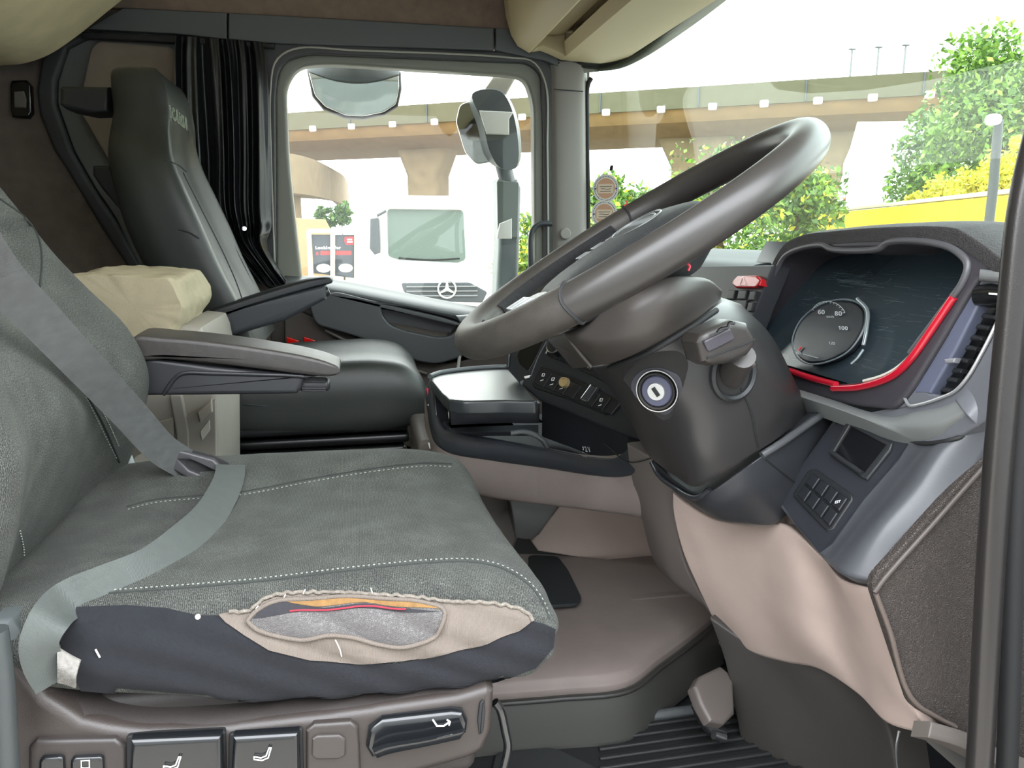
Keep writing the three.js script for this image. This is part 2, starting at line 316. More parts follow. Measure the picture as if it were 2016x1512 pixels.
// ------------------------------------------------------------------ textures and materials
function tex(n, fn, { srgb = false, size = 1, channels = 1 } = {}) {
  const d = new Uint8Array(n * n * 4);
  for (let y = 0; y < n; y++) for (let x = 0; x < n; x++) { const c = fn(x / n, y / n, x, y), i = (y * n + x) * 4; if (channels === 1) { d[i] = d[i + 1] = d[i + 2] = clamp(c, 0, 1) * 255; } else { d[i] = clamp(c[0], 0, 1) * 255; d[i + 1] = clamp(c[1], 0, 1) * 255; d[i + 2] = clamp(c[2], 0, 1) * 255; } d[i + 3] = 255; }
  const t = new THREE.DataTexture(d, n, n); t.wrapS = t.wrapT = THREE.RepeatWrapping; t.magFilter = THREE.LinearFilter; t.minFilter = THREE.LinearMipmapLinearFilter; t.generateMipmaps = true; t.repeat.set(1 / size, 1 / size); if (srgb) t.colorSpace = THREE.SRGBColorSpace; t.needsUpdate = true; return t;
}
// noise that tiles
const TAU = Math.PI * 2;
const tile = (u, v, f, s = 0) => { const w = (a) => ((a % 1) + 1) % 1; u = w(u); v = w(v); const n = (x, y) => perlin.noise(x * f + s, y * f + s * 1.7, s); return mix(mix(n(u, v), n(u - 1, v), u), mix(n(u, v - 1), n(u - 1, v - 1), u), v); };
const tfbm = (u, v, f, s, o = 4) => { let a = 0.5, r = 0; for (let i = 0; i < o; i++) { r += a * tile(u, v, f, s + i * 7.3); f *= 2; a *= 0.5; } return r; };
// cells of grained leather
const cellPts = []; { let s0 = seed; seed = 91; for (let i = 0; i < 900; i++) cellPts.push([rnd(), rnd()]); seed = s0; }
const cellGrid = Array.from({ length: 900 }, () => []); cellPts.forEach((p, i) => cellGrid[Math.floor(p[1] * 30) * 30 + Math.floor(p[0] * 30)].push(p));
function cells(u, v) { let a = 9, b = 9; const gx = Math.floor(u * 30), gy = Math.floor(v * 30); for (let j = -2; j <= 2; j++) for (let i = -2; i <= 2; i++) { const X = gx + i, Y = gy + j, ox = Math.floor(X / 30), oy = Math.floor(Y / 30); for (const p of cellGrid[(Y - oy * 30) * 30 + X - ox * 30]) { const d = Math.hypot(p[0] + ox - u, p[1] + oy - v); if (d < a) { b = a; a = d; } else if (d < b) b = d; } } return b - a; }
const T = {
  grain: tex(256, (u, v) => 0.5 + 1.1 * tfbm(u, v, 48, 3, 3), { size: 0.06 }),
  leather: tex(512, (u, v) => 0.25 + 0.75 * smooth(0, 0.014, cells(u, v)) + 0.12 * tfbm(u, v, 24, 5, 2), { size: 0.07 }),
  leatherFine: tex(512, (u, v) => 0.25 + 0.75 * smooth(0, 0.014, cells(u, v)), { size: 0.04 }),
  knit: tex(256, (u, v) => { const r = Math.sin(u * TAU * 40), k = Math.sin(v * TAU * 40 + (Math.floor(u * 40) % 2) * Math.PI); return 0.5 + 0.32 * r + 0.15 * k + 0.25 * tfbm(u, v, 30, 2, 2); }, { size: 0.055 }),
  twill: tex(256, (u, v) => 0.5 + 0.4 * Math.sin((u + v) * TAU * 32) + 0.25 * tfbm(u, v, 32, 9, 2), { size: 0.05 }),
  felt: tex(256, (u, v) => 0.5 + 0.9 * tfbm(u, v, 40, 12, 3), { size: 0.05 }),
};
const tone = (n, base, amp, f, s, size, o = 4) => tex(n, (u, v) => { const k = 1 + amp * 2 * tfbm(u, v, f, s, o); return [base[0] * k, base[1] * k, base[2] * k]; }, { srgb: true, channels: 3, size });
const hexRGB = (h) => [(h >> 16 & 255) / 255, (h >> 8 & 255) / 255, (h & 255) / 255];
const mat = (color, roughness = 0.6, extra = {}) => new THREE.MeshPhysicalMaterial({ color, roughness, ...extra });
const plastic = (color, roughness = 0.55, bump = 0.00012, extra = {}) => mat(color, roughness, { bumpMap: T.grain, bumpScale: bump, ...extra });
const worn = (hex, amp, roughness, bumpMap, bumpScale, extra = {}, size = 0.5) => mat(0xffffff, roughness, { map: tone(256, hexRGB(hex), amp, 6, hex % 97, size, 6), bumpMap, bumpScale, ...extra });
// ------------------------------------------------------------------ materials of the cab
const M = {
  side: worn(0x766d64, 0.10, 0.9, T.felt, 0.0004, {}, 0.3),
  headFelt: worn(0x7d6d60, 0.10, 0.95, T.felt, 0.0005, {}, 0.25),
  header: plastic(0x55585a, 0.55), headerDark: plastic(0x37393b, 0.6),
  brownPanel: worn(0x84786b, 0.06, 0.85, T.felt, 0.0003, {}, 0.4),
  ceiling: worn(0xc9bda3, 0.05, 0.95, T.felt, 0.0004, {}, 0.3),
  bunk: worn(0xe4d5ae, 0.07, 0.95, T.felt, 0.0003, {}, 0.5),
  beigeTrim: plastic(0xb5a684, 0.6, 0.0001), beigeDark: plastic(0xa09170, 0.65, 0.0001),
  greyTrim: plastic(0x7f7f77, 0.5), pillar: plastic(0x7f7b76, 0.5),
  rubber: mat(0x1b1c1d, 0.7), seal: mat(0x2a2c2d, 0.5), gloss: mat(0x121315, 0.16, { clearcoat: 0.5, clearcoatRoughness: 0.1 }),
  glass: mat(0xd9dcd9, 0.0, { transmission: 1, thickness: 0, ior: 1.5 }),
  mirrorGlass: mat(0xe8eced, 0.03, { metalness: 1 }),
  black: plastic(0x1b1d1f, 0.5), dark: plastic(0x3a3b3d, 0.5), darker: plastic(0x222426, 0.5), mid: plastic(0x55524f, 0.5),
  brown: plastic(0x59534e, 0.6, 0.0002), taupe: worn(0xa8978e, 0.03, 0.6, T.grain, 0.00025, {}, 0.4), taupeDark: worn(0x7a706b, 0.05, 0.65, T.grain, 0.00025, {}, 0.4),
  mat: mat(0x1c1d1e, 0.55, { bumpMap: T.grain, bumpScale: 0.0004 }),
  chrome: mat(0xd8dadb, 0.18, { metalness: 1 }), steel: mat(0x9a9c9d, 0.35, { metalness: 1 }), white: mat(0xe9e9e6, 0.45), red: mat(0xc4101c, 0.3, { clearcoat: 0.4 }),
};

// ------------------------------------------------------------------ the cab shell
const ZL = -1.13, ZR = 1.16;
const box = (x0, x1, y0, y1, z0, z1, r = 0.002) => boxAt((x0 + x1) / 2, (y0 + y1) / 2, (z0 + z1) / 2, Math.abs(x1 - x0), Math.abs(y1 - y0), Math.abs(z1 - z0), r);
struct('floor', box(-1.95, 1.1, -0.09, -0.012, ZL - 0.05, ZR + 0.02), M.black);
struct('ceiling', box(-1.95, 1.02, 2.0, 2.06, ZL - 0.05, ZR + 0.05), M.ceiling);
struct('wall_rear', box(-2.0, -1.94, -0.05, 2.02, ZL - 0.05, ZR + 0.05), M.side);
struct('wall_front', join([box(1.16, 1.22, -0.09, 0.9, ZL - 0.05, ZR + 0.05), box(1.0, 1.08, 1.70, 2.06, ZL - 0.02, ZR + 0.02)]), M.darker);
struct('wall_right', join([box(-2.0, -0.52, -0.5, 2.02, ZR, ZR + 0.06), box(-0.55, 0.95, 1.78, 2.02, ZR, ZR + 0.06), box(0.80, 1.0, -0.4, 1.8, ZR, ZR + 0.06)]), M.header);
const doorOuter = [[527, 74], [1092, 108], [1096, 1000], [527, 1000]];
{
  const pl = planeZ(ZL), c = (x, y) => V3(x, y, ZL);
  const holePts = [c(-0.30, 0.02), c(0.76, 0.02), c(0.76, 1.665), c(-0.30, 1.665)];
  const g = slab([c(-1.97, -0.08), c(0.90, -0.08), c(0.88, 2.02), c(-1.97, 2.02)], pl, 0.08, { bevel: 0.002, round: 0.002, holes: [{ pts: holePts, round: 0.06 }] });
  struct('wall_left', g, M.side);
}
{ // upper lining above the passenger door
  const g = slab([q(-300, -300, 'z', -1.10), q(-300, 10, 'z', -1.10), q(243, 16, 'z', -1.10), q(448, 26, 'z', -1.10), q(700, 40, 'z', -1.10), q(1010, 58, 'z', -1.10), q(1060, -300, 'z', -1.10)], planeZ(-1.10), 0.025, { bevel: 0.004, round: 0.001 });
  struct('trim_1', g, M.headFelt, 'brown felt lining above the header panels');
}
{ // header of three panels over the door
  const h = thing('door_header', 'charcoal plastic header in three panels over passenger door', 'header', q(600, 80, 'z', -1.09));
  const z = planeZ(-1.078), o = { bevel: 0.004, round: 0.004 };
  part(h, 'panel', slab([[172, 57], [243, 15], [446, 25], [446, 77], [344, 66]], z, 0.03, o), M.header);
  part(h, 'panel', slab([[450, 25], [700, 39], [972, 55], [972, 98], [700, 89], [514, 84], [450, 77]], z, 0.03, o), M.header);
  part(h, 'panel', slab([[976, 55], [1030, 58], [1098, 110], [1100, 130], [1070, 118], [976, 98]], z, 0.03, o), M.header);
}
// curved trim, storage panel, wall panel behind the passenger seat
single('pillar_trim', slab([[119, 70], [200, 60], [130, 95], [108, 160], [107, 205], [140, 298], [180, 368], [222, 430], [275, 525], [250, 525], [194, 441], [130, 333], [105, 295], [77, 226], [71, 178], [80, 116]], planeZ(-1.085), 0.05, { bevel: 0.012, round: 0.012 }), M.headerDark, 'black curved trim sweeping down behind passenger seat', 'trim');
single('side_panel', slab([[200, 62], [344, 66], [344, 540], [280, 540], [228, 430], [186, 368], [146, 298], [113, 205], [114, 160], [135, 96]], planeZ(-1.108), 0.025, { bevel: 0.006, round: 0.01 }), plastic(0x5f615f, 0.7), 'dark grey wall panel between black curved trim and curtain', 'panel');
single('storage_door', slab([[192, 80], [345, 92], [350, 420], [250, 360], [212, 315], [160, 225], [160, 180], [178, 95]], planeZ(-1.095), 0.02, { bevel: 0.006, round: [0.03, 0.005, 0.01, 0.01, 0.02, 0.03, 0.03, 0.02] }), M.brownPanel, 'brown felt storage flap behind the passenger headrest', 'panel');
{ // rocker switch on the side wall
  const s = thing('wall_switch', 'black rocker switch with grey key on side wall', 'switch', q(40, 230, 'z', -1.1));
  const body = slab([[22, 158], [50, 157], [60, 168], [62, 222], [54, 233], [24, 231], [20, 215], [19, 170]], planeZ(-1.10), 0.03, { bevel: 0.006, round: 0.004 });
  part(s, 'housing', body, M.gloss);
  part(s, 'key', slab([[27, 180], [46, 179], [51, 195], [50, 212], [28, 211]], planeZ(-1.094), 0.012, { bevel: 0.003, round: 0.003 }), plastic(0x6b675f, 0.5), 'grey rocker key');
}
{ // upper bunk
  const z0 = -1.0, prof = [[-420, 175], [-100, 150], [0, 131], [45, 127], [95, 110], [150, 74], [205, 30], [262, -18], [310, -75], [330, -150], [250, -190], [-420, -150]].map(([x, y]) => q(x, y, 'z', z0)).map((p) => V3(p.x, Math.min(p.y, 1.985), p.z));
  const loops = []; for (const [z, s] of [[z0, 0.985], [z0 + 0.02, 1], [-0.5, 1], [0, 1], [0.5, 1], [1.1, 1]]) { const c = V3(); prof.forEach((p) => c.add(p)); c.divideScalar(prof.length); loops.push(prof.map((p) => V3(c.x + (p.x - c.x) * s, c.y + (p.y - c.y) * s, z))); }
  single('upper_bunk', loft(loops, { nl: 60, ns: 20, crease: 0.9 }), M.bunk, 'beige cloth underside of folded upper bunk', 'bunk');
}
{ // overhead shelf above the windscreen: profile at the far end, run across the cab
  const z0 = -1.05, pr = (l) => l.map(([x, y]) => q(x, y, 'z', z0));
  const run = (pts, za, zb, r) => slab(pts.map((p) => V3(p.x, p.y, zb)), planeZ(zb), zb - za, { bevel: 0.008, round: r });
  const s = thing('overhead_shelf', 'beige overhead shelf with open pockets above windscreen', 'shelf', V3(0.7, 1.6, 0));
  part(s, 'beam', run(pr([[986, -40], [995, 35], [1005, 70], [1018, 92], [1040, 105], [1044, 104], [1050, 40], [1100, -60]]), z0, 1.1, 0.012), M.beigeTrim);
  part(s, 'visor_panel', run(pr([[1098, 93], [1104, 119], [1180, 126], [1226, 120], [1245, 40], [1150, 40]]), z0, 1.1, 0.008), M.beigeTrim);
  part(s, 'pocket', run(pr([[1046, 60], [1098, 60], [1098, 78], [1080, 80], [1060, 78], [1046, 72]]), -1.0, 1.1, 0.006), M.beigeDark);
  part(s, 'end_cap', run(pr([[1046, 104], [1062, 101], [1080, 108], [1104, 119], [1104, 60], [1050, 60]]), z0, -0.985, 0.004), M.beigeTrim);
  part(s, 'lining', box(0.64, 0.985, 1.72, 1.99, -1.08, 1.1, 0.01), M.beigeDark);
  part(s, 'divider', run(pr([[984, -30], [994, 33], [1006, 72], [1012, 60], [1016, 20], [1012, -30]]), -1.0, -0.98, 0.004), M.beigeDark);
}
{ // trim and gaskets along the top of the windscreen
  const A = [[1075, 112], [1130, 124], [1185, 129], [1222, 116], [1262, 90], [1310, 58], [1388, 0], [1440, -40]], B = [[1120, 150], [1150, 145], [1180, 142], [1222, 136], [1270, 114], [1340, 68], [1432, 0], [1500, -55]];
  const zz = [-1.09, -1.085, -1.075, -1.03, -0.93, -0.76, -0.40, -0.2];
  const ra = A.map(([x, y], i) => q(x, y, 'z', zz[i])), rb = B.map(([x, y], i) => { const p = q(x, y, 'z', zz[i]); return p; });
  const ext = (l) => { const d = l[l.length - 1].clone().sub(l[l.length - 2]); return [...l, V3(l[l.length - 1].x, l[l.length - 1].y, 0.3), V3(l[l.length - 1].x, l[l.length - 1].y, 1.1)]; };
  const a2 = ext(ra), b2 = ext(rb), mid = a2.map((p, i) => p.clone().lerp(b2[i], 0.5).add(V3(-0.006, -0.006, 0.003)));
  struct('trim_2', patch([a2, mid, b2], { nu: 60, nv: 10, back: [0.03, 0.03, -0.01], rim: 0.006 }), M.greyTrim, 'grey trim along the upper edge of the windscreen');
  struct('trim_3', join([bar(a2.map((p) => p.clone().add(V3(0, 0, 0.004))), 0.0065, { n: 80, seg: 8 }), bar(a2.map((p, i) => p.clone().lerp(b2[i], 0.2).add(V3(-0.003, -0.003, 0.003))), 0.0045, { n: 80, seg: 8 })]), M.rubber, 'black rubber gasket over the windscreen');
}
{ // passenger side windscreen pillar
  const col = (px0, z) => [[px0, 110], [px0 + 1, 250], [px0 + 2, 400], [px0 + 4, 560], [px0 + 6, 700]].map(([x, y]) => q(x, y, 'z', z));
  const t4 = struct('trim_4', patch([col(1082, -1.105), col(1096, -1.085), col(1130, -1.075), col(1148, -1.08), col(1156, -1.105)], { nu: 20, nv: 20, back: [0, 0, -0.05], rim: 0.005 }), M.pillar, 'grey windscreen pillar cover');
  struct('trim_5', bar([[1159, 700], [1158, 430], [1156, 250], [1156, 175], [1160, 160], [1164, 154]].map(([x, y]) => q(x, y, 'z', -1.095)), 0.009, { n: 60 }), M.rubber, 'black seal beside the windscreen pillar');
  part(t4, 'seam', bar([[1090, 175], [1110, 177], [1148, 180]].map(([x, y]) => q(x, y, 'z', -1.074)), 0.002, { n: 10, seg: 6 }), M.seal);
  const cap = q(1113, 460, 'z', -1.072);
  part(t4, 'cap', latheAt([[0, 0.006], [0.018, 0.006], [0.021, 0.003], [0.021, -0.004], [0, -0.004]], cap, V3(0, 0, 1)), M.pillar);
}
{ // windscreen: curved in plan, leaning back
  const zs = [-1.1, -1.02, -0.85, -0.5, 0, 0.5, 0.85, 1.02, 1.14], xs = [0.89, 0.985, 1.06, 1.12, 1.145, 1.12, 1.06, 0.985, 0.92];
  const row = (y, dx) => zs.map((z, i) => V3(xs[i] + dx, y, z));
  const wsG = patch([row(0.86, 0.03), row(1.2, 0.0), row(1.5, -0.025), row(1.76, -0.05)], { nu: 40, nv: 12, back: [0.005, 0, 0], rim: 0.001 });
  struct('window_2', wsG, mat(0xd5dcd9, 0.0, { transmission: 1, thickness: 0, ior: 1.5, specularIntensity: 0.4 }), 'windscreen');
  const cv = document.createElement('canvas'); cv.width = cv.height = 256; const c = cv.getContext('2d'); c.fillStyle = '#eceae4'; c.fillRect(0, 0, 256, 256); c.strokeStyle = '#6a6f86'; c.lineWidth = 10; c.setLineDash([9, 7]); c.beginPath(); c.arc(128, 128, 108, 0, TAU); c.stroke(); c.setLineDash([]); c.fillStyle = '#d9a98c'; c.beginPath(); c.arc(128, 128, 92, 0, TAU); c.fill(); c.fillStyle = '#e9d8c2'; c.fillRect(52, 88, 152, 84); c.strokeStyle = '#4b4440'; c.lineWidth = 5; c.beginPath(); c.moveTo(70, 112); c.lineTo(186, 110); c.moveTo(80, 134); c.bezierCurveTo(110, 120, 140, 150, 176, 128); c.moveTo(74, 156); c.lineTo(180, 154); c.stroke(); c.fillStyle = '#3c56a0'; c.fillRect(18, 122, 16, 16); c.fillRect(222, 122, 16, 16);
  const tx = new THREE.CanvasTexture(cv); tx.colorSpace = THREE.SRGBColorSpace;
  for (const [x, y, label] of [[1193, 371, 'round cream inspection sticker on windscreen, upper of two'], [1190, 421, 'round cream inspection sticker on windscreen behind wheel rim, lower of two']]) {
    const s = at(wsG, x, y, 0.003), h = hit(wsG, x, y), disc = new THREE.CircleGeometry(0.052, 40); disc.applyQuaternion(new THREE.Quaternion().setFromUnitVectors(V3(0, 0, 1), h.n)); disc.translate(s.x, s.y, s.z);
    single('round_sticker', disc, mat(0xffffff, 0.6, { map: tx, side: THREE.DoubleSide }), label, 'sticker');
  }
  single('tape_scrap', slab([[1202, 326], [1208, 325], [1207, 335], [1200, 336]].map(([x, y]) => at(wsG, x, y, 0.003)), planeOf(at(wsG, 1202, 326, 0.003), at(wsG, 1208, 325, 0.003), at(wsG, 1200, 336, 0.003)), 0.001, { bevel: 0, round: 0 }), M.rubber, 'small black scrap of tape above the stickers', 'tape');
}
// ------------------------------------------------------------------ outside
const GY = -1.5;
const X = {
  ground: worn(0x8f8c86, 0.06, 0.95, T.grain, 0.001, {}, 6), concrete: worn(0x7d6d55, 0.10, 0.95, T.grain, 0.002, {}, 5), fascia: worn(0x55523f, 0.08, 0.95, T.grain, 0.002, {}, 4), soffit: worn(0x735a38, 0.10, 0.95, T.grain, 0.002, {}, 4),
  white: mat(0xf4f4f1, 0.4), yellow: worn(0xdcae00, 0.03, 0.6, T.grain, 0.0005, {}, 3), tan: worn(0x9a8262, 0.06, 0.9, T.grain, 0.001, {}, 3), pole: mat(0x6d6f70, 0.5, { metalness: 0.4 }),
  glassDark: mat(0x23292b, 0.06, { clearcoat: 1, clearcoatRoughness: 0.03 }), tyre: mat(0x1d1d1e, 0.85), silver: mat(0xd2d4d4, 0.25, { metalness: 0.9 }), grille: mat(0x3c4144, 0.5),
};
struct('ground', box(-60, 120, GY - 0.3, GY, -140, 40, 0.01), X.ground);
{ // elevated road
  const D = 10, top = [[300, 240], [570, 222], [1045, 190], [1420, 163], [1700, 143], [1900, 136]].map(([x, y]) => q(x, y, 'y', D));
  const dir = top[5].clone().sub(top[1]).setY(0).normalize(), nrm = V3(-dir.z, 0, dir.x); if (nrm.dot(CAM.clone().sub(top[2])) < 0) nrm.negate();
  const line = [top[1].clone().addScaledVector(dir, -40), top[5].clone().addScaledVector(dir, 60)];
  const sec = (pts) => line.map((c) => pts.map(([o, h]) => V3(c.x + nrm.x * o, h, c.z + nrm.z * o)));
  const prism = (pts) => { const [a, b] = sec(pts); const n = pts.length, pos = [], idx = []; for (const p of [...a, ...b]) pos.push(p.x, p.y, p.z); for (let i = 0; i < n; i++) { const j = (i + 1) % n; idx.push(i, j, n + j, i, n + j, n + i); } const tr = THREE.ShapeUtils.triangulateShape(pts.map(([x, y]) => new THREE.Vector2(x, y)), []); for (const [i, j, k] of tr) { idx.push(i, k, j, n + i, n + j, n + k); } const g = new THREE.BufferGeometry(); g.setAttribute('position', new THREE.Float32BufferAttribute(pos, 3)); g.setIndex(idx); return fin(g, 0.4); };
  const o = thing('elevated_road', 'long brown concrete flyover crossing above the yard', 'flyover', V3(line[0].x, GY, line[0].z));
  part(o, 'parapet', prism([[0, D], [0, D - 1.25], [-0.4, D - 1.25], [-0.4, D]]), X.fascia);
  part(o, 'deck', prism([[-0.15, D - 1.2], [-0.3, D - 1.7], [-0.5, D - 2.0], [-2.4, D - 2.55], [-9, D - 2.55], [-10.8, D - 1.6], [-10.8, D - 1.2]]), X.soffit);
  const along = (x, y, out = 0) => { const p = q(x, y, { o: top[2].clone(), n: nrm }); return p.addScaledVector(nrm, out); };
  for (const x of [616, 693, 774, 857, 1030, 1195, 1303, 1404, 1505, 1610, 1717, 1828, 1933]) { const p = along(x, 200); single('road_lamp', orient(rbox(0.5, 0.4, 0.25, 0.08), V3(p.x + nrm.x * 0.2, D - 1.3, p.z + nrm.z * 0.2), nrm, dir), X.white, 'small white floodlight on the flyover parapet', 'lamp', 'floodlights on the flyover'); }
  for (const x of [1675, 1727, 1780, 1887, 1941, 1995]) { const p = along(x, 140, -0.3); single('lamp_post', join([bar([V3(p.x, D - 1.0, p.z), V3(p.x, D + 1.5, p.z)], 0.06, { seg: 8 }), orient(rbox(0.4, 0.08, 0.2, 0.03), V3(p.x, D + 1.5, p.z), V3(0, 0, 1), dir)]), X.pole, 'thin lamp post standing on the flyover', 'lamp post', 'lamp posts on the flyover'); }
  // joints in the parapet
  for (let i = 0; i < 26; i++) { const p = line[0].clone().addScaledVector(dir, 8 + i * 6.2); part(o, 'parapet_joint', orient(rbox(0.09, 1.2, 0.1, 0.01), V3(p.x + nrm.x * 0.02, D - 0.62, p.z + nrm.z * 0.02), nrm, dir), X.grille); }
  const pier = (px, w, label) => { const p = along(px, 300, -5.2), g = []; const put = (s, h0, h1, w0, w1) => g.push(loft([[h0, w0], [h1, w1]].map(([h, ww]) => [[-ww, -1.1], [0, -1.2], [ww, -1.1], [ww * 1.03, 0], [ww, 1.1], [0, 1.2], [-ww, 1.1], [-ww * 1.03, 0]].map(([a, b]) => V3(p.x + dir.x * a + nrm.x * b, h, p.z + dir.z * a + nrm.z * b))), { nl: 32, ns: 8, crease: 0.8 })); put(0, GY, 5.6, w, w); put(0, 5.5, 7.6, w, w * 1.7); single('road_pier', join(g), X.concrete, label, 'pier'); };
  pier(779, 1.25, 'concrete flyover pier rising behind the white truck cab');
  pier(1352, 1.45, 'broad concrete flyover pier behind the steering wheel');
  pier(1632, 1.0, 'concrete flyover pier beside the white trailer');
}
{ // ramp curving away, lower
  const D = 6.2, top = [[430, 300], [520, 297], [570, 302], [615, 313], [645, 328], [662, 350]].map(([x, y]) => q(x, y, 'y', D));
  const s = [0, -2.5].map((dy) => top.map((p) => V3(p.x, D + dy, p.z)));
  single('road_ramp', patch([s[0], s[0].map((p) => V3(p.x, D - 1.1, p.z)), s[1]], { nu: 30, nv: 8, back: [1, 0, -8], rim: 0.05 }), X.concrete, 'curved brown concrete ramp ending beside the flyover', 'ramp');
  { const c = top[2]; single('ramp_pier', bar([V3(c.x - 0.5, GY, c.z - 4), V3(c.x - 0.5, 3.75, c.z - 4)], 0.8, { seg: 16 }), X.concrete, 'round concrete pier under the curved ramp', 'pier'); }
}
single('site_wall', slab([q(480, 425, 'z', -24), q(640, 432, 'z', -24), q(655, 460, 'z', -24), q(655, 560, 'z', -24), q(480, 560, 'z', -24)], planeZ(-24), 0.4, { bevel: 0.02, round: 0.02 }), X.tan, 'tan wall behind the advertising boards', 'wall');
{ // white truck seen head on
  const Z = -14.2, P = planeZ(Z), t = thing('white_truck', 'white lorry cab facing the passenger window with star badge on grille', 'truck', V3(q(850, 600, 'z', Z).x, GY, Z));
  const cab = slab([[752, 600], [742, 402], [762, 384], [955, 386], [962, 410], [962, 640], [752, 640]], shiftPlane(P, 0), 2.1, { bevel: 0.12, round: 0.15 }); part(t, 'cab', cab, X.white);
  const low = slab([[720, 760], [728, 540], [745, 515], [790, 512], [950, 520], [975, 545], [985, 760]], shiftPlane(P, 0.12), 1.6, { bevel: 0.08, round: 0.12 }); part(t, 'bumper', low, X.white);
  part(t, 'windscreen', slab([[762, 412], [913, 414], [917, 512], [900, 518], [800, 516], [764, 505]], shiftPlane(P, 0.03), 0.06, { bevel: 0.01, round: 0.08 }), mat(0x5d6a62, 0.05, { clearcoat: 1 }));
  part(t, 'wiper', bar([[785, 508], [850, 512], [905, 509]].map(([x, y]) => q(x, y, shiftPlane(P, 0.08))), 0.018), X.tyre);
  const gr = part(t, 'grille', slab([[790, 557], [925, 556], [960, 575], [950, 596], [830, 592], [795, 575]], shiftPlane(P, 0.16), 0.08, { bevel: 0.02, round: 0.05 }), X.grille);
  for (let i = 0; i < 3; i++) part(gr, 'slat', bar([[800, 565 + i * 9], [940, 564 + i * 9]].map(([x, y]) => q(x, y, shiftPlane(P, 0.18))), 0.02), X.pole);
  const c = q(880, 569, shiftPlane(P, 0.2)), R = 0.185, ring = []; for (let i = 0; i < 40; i++) ring.push(V3(c.x + R * Math.cos(i / 40 * TAU), c.y + R * Math.sin(i / 40 * TAU), c.z));
  const b = part(t, 'star_badge', join([bar(ring, 0.022, { closed: true, n: 40, seg: 8 }), ...[90, 210, 330].map((a) => bar([c, V3(c.x + R * Math.cos(a * Math.PI / 180), c.y + R * Math.sin(a * Math.PI / 180), c.z)], (k) => 0.04 * (1 - k) + 0.012, { seg: 8 }))]), X.silver, 'silver three-pointed star badge');
  part(t, 'mirror', slab([[729, 430], [745, 428], [748, 498], [738, 502], [728, 490]], shiftPlane(P, 0.2), 0.3, { bevel: 0.03, round: 0.05 }), X.grille, 'dark mirror');
  part(t, 'mirror_arm', bar([[742, 425], [760, 415]].map(([x, y]) => q(x, y, shiftPlane(P, 0.1))), 0.03), X.grille);
  part(t, 'mirror', slab([[920, 470], [930, 468], [932, 515], [921, 515]], shiftPlane(P, 0.1), 0.3, { bevel: 0.03, round: 0.05 }), X.white);
  part(t, 'visor', slab([[757, 402], [918, 403], [916, 412], [760, 411]], shiftPlane(P, 0.15), 0.25, { bevel: 0.02, round: 0.03 }), X.white);
}
{ // unseen trailer, added to cut the light coming in at the open door
  const t = thing('added_shade_trailer', 'added unseen grey box trailer shading the open driver door', 'trailer', V3(0, GY, 5.2));
  part(t, 'box', box(-7, 6.5, -0.35, 2.7, 4.1, 6.6, 0.04), mat(0x9a9ea0, 0.5));
  part(t, 'chassis', box(-6.6, 6.2, -0.6, -0.36, 4.5, 6.2, 0.02), X.grille);
  for (const x of [-5.6, -4.4, -3.2, 4.6]) part(t, 'wheel', latheAt([[0, -0.15], [0.5, -0.15], [0.52, -0.1], [0.52, 0.1], [0.5, 0.15], [0, 0.15]], V3(x, GY + 0.52, 4.45), V3(0, 0, 1), 24), X.tyre);
}
{ // box lorry further back
  const Z = -26, P = planeZ(Z), t = thing('box_lorry', 'white box lorry standing far behind the white truck', 'truck', V3(q(940, 560, 'z', Z).x, GY, Z));
  part(t, 'box', slab([[900, 490], [898, 400], [950, 405], [952, 485]], P, 5, { bevel: 0.05, round: 0.05 }), X.white);
  for (const k of [0, 2.4]) part(t, 'wheel', box(q(905, 500, 'z', Z).x, q(945, 500, 'z', Z).x, GY, GY + 1.9, Z - 1.5 - k, Z - 0.6 - k, 0.1), X.tyre);
  part(t, 'chassis', slab([[922, 488], [950, 486], [948, 508], [922, 510]], shiftPlane(P, -0.2), 1, { bevel: 0.05, round: 0.05 }), X.grille);
}
